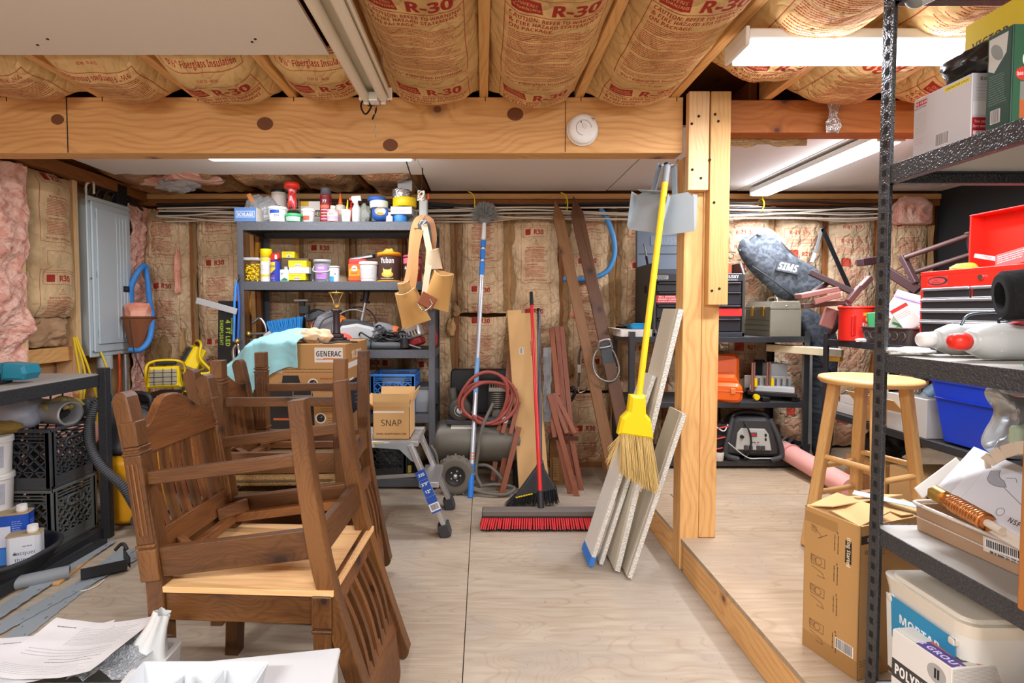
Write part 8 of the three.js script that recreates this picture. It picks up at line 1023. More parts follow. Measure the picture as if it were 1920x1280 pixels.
const po = thing('tool_pouch', 'black tool pouch with red trimmed pockets beside the post on the lowest shelf', 'pouch', [1.61, Z, -3.52]); part('pouch', tubGeo(0.13, 0.11, 0.14, 0.12, 0.24, 0.03, 0.006), std(0x3a3636, 0.95), po); for (let i = 0; i < 3; i++) { part('pocket', mv(bx(0.13, 0.06, 0.02, 0, 0.02 + i * 0.07, 0.058 - i * 0.004, 0.008), 0, 0, 0), MT.blackMatte, po); part('red_trim', tube([[-0.065, 0.085 + i * 0.07, 0.066], [-0.02, 0.075 + i * 0.07, 0.074], [0.02, 0.083 + i * 0.07, 0.074], [0.065, 0.09 + i * 0.07, 0.066]], 0.005, 20), std(0xe0483c, 0.6), po); } part('white_cord', tube([[-0.05, 0.25, 0.05], [0.02, 0.2, 0.085], [0.06, 0.24, 0.06]], 0.004, 20), MT.white, po);
solo('white_pot', 'small white pot in front of the tool pouch on the lowest shelf', 'pot', lat([[0, 0], [0.03, 0], [0.036, 0.06], [0.033, 0.06], [0.028, 0.004], [0, 0.004]], 20), MT.white, [1.6, Z, -3.44]);
const dc = thing('drill_case', 'long dark grey open tool tray at the right end of the lowest shelf', 'tray', [2.09, Z, -3.62], 0.35); part('tray', tubGeo(0.2, 0.36, 0.21, 0.38, 0.1, 0.012, 0.006), MT.charcoal, dc); for (let i = 0; i < 5; i++) part('tool_bar', mv(bx(0.16, 0.014, 0.02, 0, 0, 0, 0.004), 0, 0.09, -0.1 + i * 0.05, 0, 0.3, 0.2), i % 2 ? MT.steel : MT.greyDark, dc);
solo('timber_offcut', 'brown timber offcut lying across the dark tool tray', 'timber', mv(bx(0.3, 0.06, 0.05, 0, 0, 0, 0.004), 0, 0, 0, 0, 0.3), MT.firDark, [2.04, Z + 0.115, -3.72]);
const a = onY(1478, 842, 0.245).setY(0.25), b = onY(1572, 890, 0.235); a.z = -3.36; b.set(2.13, 0.212, -2.9); a.x = 2.0; a.y = 0.26; const pk = thing('foam_roll', 'roll of pink foam underlay lying out from the lowest shelf', 'roll', [0, 0, 0]); part('roll', rod(V(2.07, 0.262, -3.5), V(2.09, 0.212, -2.86), 0.062, 24), MT.pink, pk); part('wrap_seam', rod(V(2.072, 0.2625, -3.4), V(2.0725, 0.262, -3.39), 0.0632, 24), std(0xd89088, 0.8), pk);
}
{ // wooden stool
const t = thing('bar_stool', 'round-seated light wooden bar stool standing behind the cardboard carton', 'stool', [1.668, 0.15, -2.2], 0.35), h = 0.785;
part('seat', lat([[0, h - 0.034], [0.15, h - 0.034], [0.178, h - 0.03], [0.189, h - 0.016], [0.184, h - 0.004], [0.165, h], [0, h - 0.006]], 44), MT.maple, t);
const leg = []; for (let i = 0; i < 4; i++) { const a = i * PI / 2 + PI / 4, T = V(0.125 * cos(a), h - 0.033, 0.125 * sin(a)), B = V(0.215 * cos(a), 0, 0.215 * sin(a)); leg.push([T, B]); part('leg', bar(B, T, 0.042, 0.042, V(cos(a + PI / 4), 0, sin(a + PI / 4)), 0.01), MT.maple, t); }
const P = (i, y) => leg[i][1].clone().lerp(leg[i][0], y / (h - 0.033)); for (let i = 0; i < 4; i++) { const j = (i + 1) % 4; for (const y of i % 2 ? [0.2, 0.42] : [0.25, 0.375]) part('rung', rod(P(i, y), P(j, y + (i % 2 ? 0 : 0)), 0.0125, 14), MT.maple, t); }
}
{ // lower levels of the right rack
const Y = RY[1], Z = RY[2];
const wc = (n, l, c, g, m, p) => solo(n, l, c, g, m, p);
for (const [i, x, z, w, h, l] of [[0, 2.25, -3.02, 0.16, 0.06, 'lower white flat carton on the middle right shelf behind the stool leg'], [1, 2.24, -3.0, 0.13, 0.045, 'upper white flat carton on the middle right shelf behind the stool leg']]) solo('flat_carton', l, 'carton', bx(w, h, 0.2, 0, 0, 0, 0.003), MT.white, [x, Y + (i ? 0.062 : 0), z]);
const c = carton('carton', 'open brown carton with its flap down on the middle right shelf behind the stool', 0.26, 0.14, 0.36, [2.27, Y, -2.72], 0, MT.card, {}, { open: true }); part('flap', mv(bx(0.004, 0.09, 0.34, 0, 0, 0, 0.001), -0.15, 0.1, 0, 0, 0, 0.75), MT.cardPale, c);
solo('dust_mask', 'grey and white bits piled in the open brown carton', 'clutter', lump(0.2, 0.12, 0.3, 841, 0.4, 3), MT.greyLight, [2.27, Y + 0.07, -2.72]);
const v = thing('vacuum_wand', 'grey vacuum wand with a blue-grey collar sticking out over the light carton', 'hose', [2.25, Y + 0.2, -2.52]), V0 = (x, y, z) => V(x, y, z); part('tube', tube([[-0.08, -0.06, -0.03], [-0.02, 0.03, 0.0], [0.02, 0.09, 0.06]], 0.022, 20, false, 12), std(0x8e979c, 0.4), v); part('collar', rod(V(-0.04, 0.0, -0.012), V(-0.01, 0.04, 0.005), 0.026, 16), std(0x7fa0b8, 0.4), v); part('black_hose', tube([[-0.05, -0.08, 0.02], [0.0, 0.0, 0.06], [0.05, 0.06, 0.12], [0.0, 0.1, 0.02], [-0.08, 0.08, -0.05]], 0.024, 36, false, 10), MT.charcoal, v);
const lc = carton('carton', 'pale grey carton with a barcode label between the stool leg and the blue tub', 0.3, 0.19, 0.24, [2.28, Y, -2.56], 0, std(0xbcbab4, 0.8), {}); decal(pr(0.05, 0.06, (g, W, H) => { fillc(g, W, H, '#efeee8'); g.fillStyle = '#555'; for (let i = 0; i < 6; i++) g.fillRect(W * 0.18, H * (0.14 + i * 0.13), W * 0.64, H * 0.08); }), lc, -0.1508, 0.11, 0.02, -PI / 2);
const bt = thing('blue_tub', 'big bright blue rectangular plastic tub on the right shelf beside the stool', 'tub', [2.3, Y + 0.012, -2.235]); bt.rotation.y = 0.0; const BM = std(0x1c45d6, 0.35); part('tub_wall', tubGeo(0.3, 0.29, 0.37, 0.37, 0.3, 0.02, 0.004), BM, bt); part('rim', M(tubGeo(0.375, 0.375, 0.395, 0.395, 0.03, 0.022, 0.012, 0.0).translate(0, 0.275, 0)), BM, bt); part('step_ridge', tube(rrect(0.352, 0.347, 0.02).map(([x, z]) => [x, 0.2, z]), 0.004, 80, true), std(0x1634a8, 0.4), bt);
solo('tub_contents', 'dark bits of hose and rag filling the blue tub', 'clutter', lump(0.3, 0.16, 0.3, 843, 0.3, 3), MT.charcoal, [2.3, Y + 0.16, -2.235]);
carton('carton', 'brown flat carton at the bottom of the pile on the lowest right shelf', 0.26, 0.09, 0.28, [2.28, Z, -2.86], 0.1, MT.cardDark, {}); carton('carton', 'lighter brown flat carton second in the pile on the lowest right shelf', 0.25, 0.08, 0.27, [2.28, Z + 0.092, -2.87], 0.0, MT.card, {}); solo('black_bag', 'black plastic bag squeezed above the carton pile on the lowest right shelf', 'bag', lump(0.2, 0.2, 0.2, 847, 0.4, 3), MT.black, [2.3, Z + 0.174, -2.9]); carton('carton', 'pale brown carton on the lowest right shelf behind the black shelf post', 0.28, 0.2, 0.22, [2.3, Z, -2.58], 0, MT.cardPale, {});
const bk = carton('black_carton', 'black carton printed with a pale bottle and dotted splash on the lowest right shelf', 0.22, 0.2, 0.15, [2.25, Z, -2.36], 0, std(0x1e1e20, 0.5), { left: (g, W, H) => { fillc(g, W, H, '#1c1c1f'); g.fillStyle = '#d8d4d0'; g.beginPath(); g.ellipse(W * 0.28, H * 0.3, W * 0.14, H * 0.15, 0.3, 0, 7); g.fill(); g.fillStyle = '#58b8c4'; for (let i = 0; i < 60; i++) { g.beginPath(); g.arc(W * (0.3 + 0.5 * hash(i, 1, 2)), H * (0.4 + 0.45 * hash(i, 2, 2)), 2 + 2 * hash(i, 3, 2), 0, 7); g.fill(); } } });
solo('dark_tool', 'dark drill body lying at the near end of the lowest right shelf', 'power tool', mv(lump(0.22, 0.14, 0.3, 849, 0.35, 3), 0, 0, 0), MT.charcoal, [2.3, Z, -2.1]);
solo('grey_film', 'grey translucent film draped over the lowest right shelf', 'film', shell((u, v) => [-0.05 + 0.3 * u, 0.17 * (1 - u) * 0.2 + 0.14 * sm(0, 0.6, v) * (1 - 0.6 * v) + 0.02 * fb3(u * 4, v * 5, 1, 851, 2), (v - 0.5) * 0.4], 12, 16, 0.001), std(0x8a7f76, 0.4), [2.18, Z + 0.02, -2.1]);
}
// ---------------------------------------------------------------- nearest right: tall black shelf, tall carton
const RF = { x: 1.07, z: -1.395 }, FY = [2.075, 1.602, 1.102, 0.632, 0.19];
rack('shelf_unit', 'tall black hammered-metal shelf unit nearest the camera at the right edge', RF.x, RF.x + 0.46, RF.z, -0.2, FY, MT.hammer, { y0: 0.15, top: 2.085, bh: 0.046, pw: 0.036, slots: true, deck: std(0xaeaca4, 0.7, 0.1) });
{ // tall printed carton on the platform behind the post
const A = V(1.022, 0.15, -1.605), B = V(1.077, 0.15, -1.44), w = 0.174, dp = 0.32, ry = Math.atan2(B.x - A.x, B.z - A.z); // left face runs A to B
const n = V(Math.cos(ry), 0, -Math.sin(ry)), c = A.clone().add(B).multiplyScalar(0.5).addScaledVector(n, dp / 2 + 0.004), h = 0.452;
const left = (g, W, H) => { fillc(g, W, H, '#bb8f55'); g.fillStyle = 'rgba(150,110,58,0.55)'; g.fillRect(0, H * 0.03, W * 0.62, H * 0.07); g.fillRect(0, H * 0.88, W, H * 0.12);
g.fillStyle = '#2a1e12'; g.fillRect(W * 0.76, H * 0.12, W * 0.11, H * 0.15); txt(g, 'tting Started', W * 0.815, H * 0.195, W * 0.085, '#e8d8b8', { rot: PI / 2 });
g.lineWidth = 1.6; g.strokeStyle = '#3a2814'; [0.1, 0.31, 0.52, 0.77].forEach((y, i) => { txt(g, String(i + 1), W * 0.62, H * y, W * 0.06, '#3a2814'); g.save(); g.translate(W * 0.64, H * (y + 0.015)); g.rotate(PI / 2); lines(g, 0, 0, H * 0.13, 2, W * 0.06, '#3a2814', 3); g.restore(); const Y = H * (y + 0.01), X = W * 0.14; g.beginPath(); if (i === 0) { g.moveTo(X, Y); g.lineTo(X + W * 0.2, Y + H * 0.06); g.lineTo(X + W * 0.12, Y + H * 0.08); g.lineTo(X + W * 0.3, Y + H * 0.03); } else { g.rect(X, Y, W * 0.26, H * 0.06); g.moveTo(X + W * 0.2, Y + H * 0.03); g.arc(X + W * 0.14, Y + H * 0.03, W * 0.06, 0, 6.3); g.moveTo(X, Y + H * 0.08); g.lineTo(X + W * 0.22, Y + H * 0.1); g.lineTo(X + W * 0.26, Y + H * 0.13); g.lineTo(X + W * 0.12, Y + H * 0.13); } g.stroke(); for (let k = 0; k < 4; k++) { g.beginPath(); g.moveTo(X - W * 0.02, Y + H * 0.012 * k); g.lineTo(X + W * 0.1, Y + H * (0.012 * k + 0.012)); g.stroke(); } });
barcode(g, W * 0.62, H * 0.8, W * 0.32, H * 0.075); };
const near = (g, W, H) => { fillc(g, W, H, '#bd9058'); g.fillStyle = '#2a1e12'; g.fillRect(0, H * 0.06, W * 0.5, H * 0.055); txt(g, 'D-MH-2303A', W * 0.22, H * 0.088, H * 0.035, '#e0cda8'); txt(g, 'White', W * 0.12, H * 0.17, H * 0.04, '#2a1e12', { w: '' }); g.strokeStyle = '#2a1e12'; g.lineWidth = 2; g.strokeRect(W * 0.24, H * 0.14, W * 0.06, H * 0.06); txt(g, '✓', W * 0.27, H * 0.17, H * 0.05, '#2a1e12'); lines(g, 8, H * 0.88, W * 0.3, 3, 9, '#7a5a30', 3); };
const t = carton('tall_carton', 'tall open brown carton printed with setup drawings on the platform by the black shelf', dp, h, w, [c.x, 0.15, c.z], ry, MT.cardPale, { left, front: near }, { open: true, ppm: 1300 });
const fl = (len, dep, x, z, ry2, tilt) => { const f = part('flap', bx(len, dep, 0.004, 0, 0, 0, 0.001), MT.cardPale, t); f.position.set(x, h - 0.002, z); f.rotation.set(tilt, ry2, 0, 'YXZ'); return f; };
fl(w - 0.01, 0.13, -dp / 2 + 0.003, 0, -PI / 2, -1.35); fl(dp - 0.01, 0.085, 0.0, -w / 2 + 0.003, PI, -1.25); const nf = fl(dp - 0.006, 0.09, 0, w / 2 - 0.003, 0, -1.42); fl(w - 0.01, 0.14, dp / 2 - 0.003, 0, PI / 2, -1.5);
part('tape_strip', mv(bx(0.045, 0.002, 0.17, 0, 0, 0, 0.0005), 0.06, h + 0.026, 0.01, 0.02, 0.5), std(0xb4c4d8, 0.3), t); decal(pr(0.05, 0.02, (g, W, H) => { fillc(g, W, H, '#8a6234'); }), t, 0.08, h + 0.0275, -0.06, 0, -PI / 2, 0, 'hand_slot');
}
{ // top shelf: alarm carton, black bag, yellow carton, green carton
const Y = FY[1] + 0.001;
const a = carton('alarm_carton', 'white smoke alarm carton with a yellow stripe and barcode on the upper black shelf', 0.056, 0.152, 0.156, [1.13, Y, -1.25], 0, std(0xd8d8d8, 0.5), {
left: (g, W, H) => { fillc(g, W, H, '#cfcfd2'); g.fillStyle = '#b83036'; g.beginPath(); g.roundRect(W * 0.03, H * 0.05, W * 0.22, H * 0.08, 6); g.fill(); txt(g, '10 YEAR', W * 0.14, H * 0.092, H * 0.06, '#f6dede'); txt(g, 'worry free', W * 0.12, H * 0.16, H * 0.045, '#666'); g.fillStyle = '#e6d83a'; g.fillRect(W * 0.56, H * 0.03, W * 0.42, H * 0.075); txt(g, 'CONTRACTOR 4-PACK', W * 0.77, H * 0.068, H * 0.05, '#7a6a10', { max: W * 0.38 }); lines(g, W * 0.04, H * 0.26, W * 0.22, 8, H * 0.045, '#98989e', 2); lines(g, W * 0.04, H * 0.68, W * 0.16, 3, H * 0.04, '#c8787c', 2); barcode(g, W * 0.42, H * 0.72, W * 0.24, H * 0.2); },
front: (g, W, H) => { fillc(g, W, H, '#cfcfd2'); txt(g, '✓', W * 0.16, H * 0.07, H * 0.07, '#c02a30'); txt(g, 'Kidde', W * 0.58, H * 0.08, H * 0.075, '#555', { max: W * 0.7 }); lines(g, W * 0.15, H * 0.16, W * 0.7, 5, H * 0.05, '#999', 2); g.fillStyle = '#e4e4e6'; g.fillRect(0, H * 0.42, W, H * 0.2); g.fillStyle = '#b81f2a'; g.fillRect(0, H * 0.66, W, H * 0.34); txt(g, 'Ten years.', W * 0.45, H * 0.72, H * 0.055, '#f6e4e4', { w: '', max: W * 0.8 }); txt(g, 'Zero worries.', W * 0.45, H * 0.79, H * 0.055, '#f6e4e4', { w: '', max: W * 0.85 }); g.fillStyle = '#f0f0f0'; g.fillRect(W * 0.05, H * 0.86, W * 0.8, H * 0.06); txt(g, '10 YEAR', W * 0.45, H * 0.89, H * 0.05, '#777'); },
}, { ppm: 2600 });
solo('black_bag', 'crumpled black plastic bag lying on the white alarm carton', 'bag', mv(lump(0.085, 0.075, 0.14, 901, 0.45, 3), 0, 0, 0), std(0x17181a, 0.35), [1.13, Y + 0.153, -1.2]);
carton('pest_carton', 'yellow carton with a big red letter standing behind the alarm carton on the upper shelf', 0.045, 0.3, 0.36, [1.186, Y, -1.08], 0, std(0xe2cc1e, 0.5), { left: (g, W, H) => { fillc(g, W, H, '#e0ca22'); g.fillStyle = '#d8d6da'; g.beginPath(); g.moveTo(W * 0.42, 0); g.lineTo(W, 0); g.lineTo(W, H * 0.13); g.lineTo(W * 0.42, H * 0.13); g.fill(); txt(g, 'OUTSMARTING RODENTS SINCE 1898', W * 0.72, H * 0.065, H * 0.062, '#2c2c34', { max: W * 0.54 }); txt(g, 'VICTOR', W * 0.17, H * 0.2, H * 0.085, '#3a3018', { max: W * 0.24 }); txt(g, 'V', W * 0.17, H * 0.38, H * 0.34, '#c8302c', { w: '900 ' }); txt(g, 'PESTCHASER', W * 0.66, H * 0.24, H * 0.14, '#5a5010', { w: '', max: W * 0.56 }); txt(g, 'RODENT', W * 0.55, H * 0.44, H * 0.15, '#2c2810', { max: W * 0.42 });  } }, { ppm: 2200 });
carton('pump_carton', 'dark green carton with a photo panel at the right end of the upper black shelf', 0.056, 0.212, 0.054, [1.13, Y, -1.112], 0, std(0x1f4634, 0.5), {
left: (g, W, H) => { fillc(g, W, H, '#27483a'); g.fillStyle = '#c8ccc6'; g.beginPath(); g.moveTo(W * 0.05, H * 0.04); g.lineTo(W * 0.86, H * 0.04); g.lineTo(W * 0.8, H * 0.24); g.lineTo(W * 0.3, H * 0.4); g.lineTo(W * 0.05, H * 0.36); g.fill(); g.fillStyle = '#8a928e'; g.beginPath(); g.ellipse(W * 0.4, H * 0.2, W * 0.2, H * 0.1, -0.5, 0, 7); g.fill(); lines(g, W * 0.1, H * 0.43, W * 0.76, 13, H * 0.024, '#a8b8ac', 2); barcode(g, W * 0.2, H * 0.78, W * 0.42, H * 0.14); },
front: (g, W, H) => { fillc(g, W, H, '#1d5238'); txt(g, 'Q', W * 0.62, H * 0.34, H * 0.2, '#e4e6e2'); g.fillStyle = '#c02a26'; g.beginPath(); g.ellipse(W * 0.5, H * 0.48, W * 0.4, H * 0.07, 0, 0, 7); g.fill(); txt(g, 'Quick Inflation', W * 0.5, H * 0.48, H * 0.05, '#f4e4e0', { max: W * 0.7 }); g.fillStyle = '#7a7a76'; g.fillRect(W * 0.3, H * 0.56, W * 0.7, H * 0.2); g.fillStyle = '#b4582c'; g.fillRect(W * 0.3, H * 0.74, W * 0.7, H * 0.18); g.fillStyle = '#222'; g.beginPath(); g.ellipse(W * 0.7, H * 0.8, W * 0.2, H * 0.04, 0.4, 0, 7); g.fill(); },
}, { ppm: 3000 });
const tb = thing('grey_tube', 'grey rounded tube end hanging below the top bar of the black shelf', 'tube', [1.16, 2.03, -1.36]); part('tube', rod(V(-0.03, 0.005, 0), V(0.28, 0.12, 0.2), 0.028, 20), MT.greyLight, tb); part('end_cap', ball(0.028, -0.03, 0.005, 0), MT.grey, tb);
}
{ // middle shelf: bottles, foam tube, blade, hooks
const Y = FY[2] + 0.001;
const bot = (label, p, len, r, cap, m, ry) => { const t = thing('squeeze_bottle', label, 'bottle', p, ry); const n = len; part('body', mv(lat([[0, 0], [r * 0.9, 0], [r, 0.01], [r, n * 0.68], [r * 0.97, n * 0.7], [r, n * 0.72], [r * 0.98, n * 0.8], [r * 0.72, n * 0.88], [r * 0.56, n * 0.9], [r * 0.54, n * 0.93], [0, n * 0.93]], 36), 0, 0, 0, 0, 0, PI / 2), m, t); part('neck', mv(lat([[0, n * 0.95], [r * 0.5, n * 0.95], [r * 0.52, n * 0.9], [0, n * 0.9]], 28), 0, 0, 0, 0, 0, PI / 2), m, t); part('cap', mv(lat([[0, n * 1.05], [r * 0.25, n * 1.048], [r * 0.44, n * 1.03], [r * 0.48, n * 0.99], [r * 0.48, n * 0.94], [0, n * 0.94]], 28), 0, 0, 0, 0, 0, PI / 2), cap, t); for (let i = 0; i < 6; i++) { const a = i * 1.05; part('shoulder_rib', mv(bar(V(r * 0.62 * cos(a), n * 0.87, r * 0.62 * sin(a)), V(r * 0.985 * cos(a), n * 0.79, r * 0.985 * sin(a)), 0.006, 0.004, V(cos(a), 0, sin(a))), 0, 0, 0, 0, 0, PI / 2), m, t); } return t; };
const W = phy(0xc8cac4, 0.35, { transmission: 0.12 });
const b1 = bot('large white plastic bottle with a red cap lying on the middle black shelf', [1.47, Y + 0.044, -1.24], 0.36, 0.043, MT.redBright, W, 0.12);
bot('white plastic bottle with a white cap lying behind the red-capped bottle', [1.5, Y + 0.042, -1.34], 0.36, 0.041, MT.white, W, 0.06);
solo('tissue_strip', 'folded white tissue lying at the edge of the middle black shelf', 'tissue', mv(lump(0.13, 0.022, 0.06, 911, 0.5, 4), 0, 0, 0), MT.white, [1.13, Y, -1.355]);
const f = thing('foam_tube', 'short black hollow foam tube resting on the white bottles', 'foam tube', [1.26, Y + 0.152, -1.25]); f.rotation.set(0, -0.5, 0.1); part('foam', mv(lat([[0.034, 0], [0.052, 0.0], [0.06, 0.008], [0.06, 0.25], [0.034, 0.25], [0.034, 0]], 32), 0, 0, 0, 0, 0, -PI / 2), std(0x222224, 1, 0, { bumpMap: rep(noiseB, 8, 8), bumpScale: 0.004 }), f);
const bl = thing('putty_knife', 'steel pointed blade lying in front of the black foam tube', 'blade', [1.19, Y + 0.11, -1.12]); part('blade', mv(ext([[0, 0.0], [0.1, 0.03], [0.24, 0.04], [0.24, -0.012], [0.1, -0.008]], 0.0025, 0), 0, 0, 0, 0.1), MT.steel, bl); part('edge', mv(ext([[0.0, 0.0], [0.1, -0.008], [0.24, -0.012], [0.24, -0.016], [0.1, -0.012]], 0.003, 0), 0, 0, 0, 0.1), MT.alu, bl);
const wh = thing('wire_hooks', 'two bent dark wire hooks standing behind the white bottles', 'hook', [1.26, Y + 0.075, -1.3]); part('wide_hook', tube([[-0.045, 0.005, 0], [-0.03, 0.028, 0], [0.02, 0.036, 0], [0.055, 0.034, 0], [0.075, 0.01, 0]], 0.0035, 40), std(0x7b858c, 0.3, 0.7), wh); part('small_hook', tube([[0.045, 0.0, 0.012], [0.038, 0.016, 0.012], [0.055, 0.022, 0.012], [0.07, 0.012, 0.012]], 0.003, 24), MT.charcoal, wh);
const rs = thing('red_strip', 'long red plastic strip lying along the top of the red-capped bottle', 'strip', [1.36, Y + 0.088, -1.19]); part('strip', mv(ext([[-0.13, 0.0], [-0.09, -0.008], [0.2, -0.01], [0.2, 0.004], [-0.12, 0.004]], 0.02, 0.002), 0, 0, 0), std(0xb83838, 0.4), rs);
solo('green_clip', 'small bright green clip on the shelf beside the white bottle', 'clip', bx(0.07, 0.012, 0.03, 0, 0, 0, 0.004), std(0x2fb45c, 0.4), [1.15, Y, -1.04]);
}
{ // lower shelf: wrapped box, booklet carton, copper pipe, silver bag
const Y = FY[3] + 0.001, a = onY(1712, 990, Y), b = onY(1905, 1078, Y), ry = Math.atan2(b.x - a.x, b.z - a.z);
const L = a.distanceTo(b) + 0.12, n = V(Math.cos(ry), 0, -Math.sin(ry)), c = a.clone().lerp(b, 0.5).addScaledVector(b.clone().sub(a).normalize(), 0.06).addScaledVector(n, 0.105);
const t = thing('wrapped_tray', 'brown cardboard tray wrapped in clear film on the lower black shelf', 'box', [c.x, Y, c.z], ry); part('tray', tubGeo(0.2, L, 0.205, L + 0.005, 0.066, 0.012, 0.006), std(0xb89878, 0.75), t); part('film_edge', tube(rrect(0.212, L + 0.012, 0.014).map(([x, z]) => [x, 0.067 + 0.004 * sin(z * 60), z]), 0.005, 120, true), phy(0xe8e0d4, 0.15, { clearcoat: 1 }), t); part('film_crease', mv(tube([[-0.1045, 0.036, -L / 2], [-0.1055, 0.034, -L * 0.2], [-0.105, 0.03, L * 0.2], [-0.1045, 0.03, L / 2]], 0.0016, 30), 0, 0, 0), MT.whiteMatte, t); decal(pr(0.1, 0.035, (g, W, H) => { fillc(g, W, H, '#e4ded2'); barcode(g, 4, 4, W - 8, H * 0.62); lines(g, W * 0.15, H * 0.8, W * 0.7, 1, 5, '#555', 6); }), t, -0.1062, 0.044, L * 0.12, -PI / 2, 0, 0.06);
const q = [at(1752, 918, 1.27), at(1826, 837, 1.42), at(1990, 905, 1.18), at(1918, 1010, 1.02)], bk = thing('faucet_carton', 'white flat carton printed with a tap drawing, tilted on the wrapped tray', 'carton', q[0]); const U = (u, v) => { const p = q[0].clone().lerp(q[3], u), r = q[1].clone().lerp(q[2], u); return p.lerp(r, v).sub(q[0]); };
const dr = (g, W, H) => { fillc(g, W, H, '#dedee0'); g.save(); g.translate(0, H); g.rotate(-PI / 2); lines(g, H * 0.08, W * 0.06, H * 0.36, 12, 7, '#777', 2); lines(g, H * 0.55, W * 0.06, H * 0.4, 12, 7, '#777', 2); g.restore(); g.strokeStyle = '#888'; g.lineWidth = 1; g.beginPath(); g.moveTo(W * 0.3, 0); g.lineTo(W * 0.3, H); g.stroke(); g.strokeStyle = '#2c2c30'; g.lineWidth = 4; g.fillStyle = '#9a9aa0'; g.beginPath(); g.moveTo(W * 0.36, H * 0.3); g.lineTo(W * 0.44, H * 0.22); g.quadraticCurveTo(W * 0.46, H * 0.36, W * 0.54, H * 0.36); g.lineTo(W * 0.6, H * 0.44); g.quadraticCurveTo(W * 0.46, H * 0.56, W * 0.38, H * 0.44); g.closePath(); g.fill(); g.stroke(); g.beginPath(); g.moveTo(W * 0.54, H * 0.3); g.lineTo(W * 0.62, H * 0.24); g.lineTo(W * 0.66, H * 0.3); g.stroke(); g.beginPath(); g.moveTo(W * 0.58, H * 0.46); g.lineTo(W * 0.84, H * 0.6); g.quadraticCurveTo(W * 0.9, H * 0.66, W, H * 0.62); g.stroke(); g.strokeStyle = '#444'; g.beginPath(); g.ellipse(W * 0.7, H * 0.82, W * 0.035, H * 0.06, 0, 0, 7); g.stroke(); txt(g, 'NSF', W * 0.86, H * 0.86, H * 0.1, '#444'); };
const A = reserve(0.4, 0.26, 1800, dr); const top = mapUV(shell((u, v) => U(u, v).toArray(), 2, 2, 0), A); bk.add(Object.assign(new THREE.Mesh(top, A.m), { name: 'printed_face', castShadow: true, receiveShadow: true }));
const nn = U(1, 0).cross(U(0, 1)).normalize(); part('carton_body', shell((u, v) => U(u, v).addScaledVector(nn, -0.001).toArray(), 1, 1, 0.03), MT.whiteMatte, bk);
solo('white_flap', 'white open flap rising behind the tap carton', 'flap', bar(at(1722, 925, 1.34), at(1800, 866, 1.42), 0.03, 0.004, V(0, 0.5, 1)), MT.whiteMatte);
const cp = thing('copper_pipe', 'twisted copper pipe with a brass hex nut leaning on the wrapped tray', 'pipe', at(1764, 930, 1.24)), e = at(1852, 980, 1.1).sub(cp.position), dir = e.clone().normalize(), len = e.length(); part('brass_nut', orient(fin(new THREE.CylinderGeometry(0.021, 0.021, 0.036, 6)).rotateX(PI / 2), dir.clone().multiplyScalar(-0.018), dir.clone().multiplyScalar(0.018)), std(0xc8a858, 0.35, 0.8), cp);
part('copper_tube', rod(dir.clone().multiplyScalar(0.018), e, 0.0155, 18), MT.copper, cp); const X = dir.clone().cross(V(0, 1, 0)).normalize(), Yv = X.clone().cross(dir); part('twist', tube(Array.from({ length: 100 }, (_, i) => { const k = 0.28 + 0.7 * i / 99, an = i * 0.75; return dir.clone().multiplyScalar(len * k).addScaledVector(X, 0.0145 * cos(an)).addScaledVector(Yv, 0.0145 * sin(an)); }), 0.006, 300, false, 7), MT.copper, cp); part('white_tail', rod(e, e.clone().addScaledVector(dir, 0.04), 0.009, 14), MT.offwhite, cp);
const p = pillow([[1868, 720], [1856, 731], [1874, 748], [1880, 775], [1866, 806], [1848, 842], [1900, 860], [1960, 850], [1970, 740], [1920, 742], [1884, 735]], 1.36, 0.035, 5), sb = thing('foil_pouch', 'large shiny silver foil pouch in front of the blue tub', 'pouch', p.c); part('pouch', p.g, std(0xaeb8bf, 0.28, 0.55), sb); part('crimped_edge', tube([[1868, 720], [1884, 735], [1900, 738], [1925, 738]].map(([x, y]) => at(x, y, 1.34).sub(p.c)), 0.005, 16), MT.greyLight, sb); part('pale_green_spout', mv(bx(0.05, 0.055, 0.03, 0, 0, 0, 0.012), ...at(1916, 838, 1.25).sub(p.c).toArray()), std(0xbcd2b4, 0.5), sb);
const br = thing('cream_bracket', 'cream curved plastic bracket lying over the corner of the tap carton', 'bracket', at(1855, 862, 1.2)), rl = (x, y, d) => at(x, y, d).sub(br.position); const cv = [rl(1850, 866, 1.2), rl(1862, 858, 1.19), rl(1880, 848, 1.17), rl(1905, 840, 1.14), rl(1945, 836, 1.1)]; part('arm', M(cv.slice(0, -1).map((v, i) => bar(v, cv[i + 1], 0.004, 0.028, V(0, 1, 0.4), 0.001))), std(0xdccfb8, 0.6), br); part('hook_end', bar(rl(1850, 852, 1.2), rl(1853, 878, 1.2), 0.004, 0.014, V(1, 0, 0)), std(0xdccfb8, 0.6), br);
solo('wooden_box', 'brown wooden box edge cut off by the right side of the picture', 'box', bx(0.26, 0.36, 0.22, 0, 0, 0, 0.004), wood(pineT, 0xc89a64), [1.183, Y, -0.88]);
}
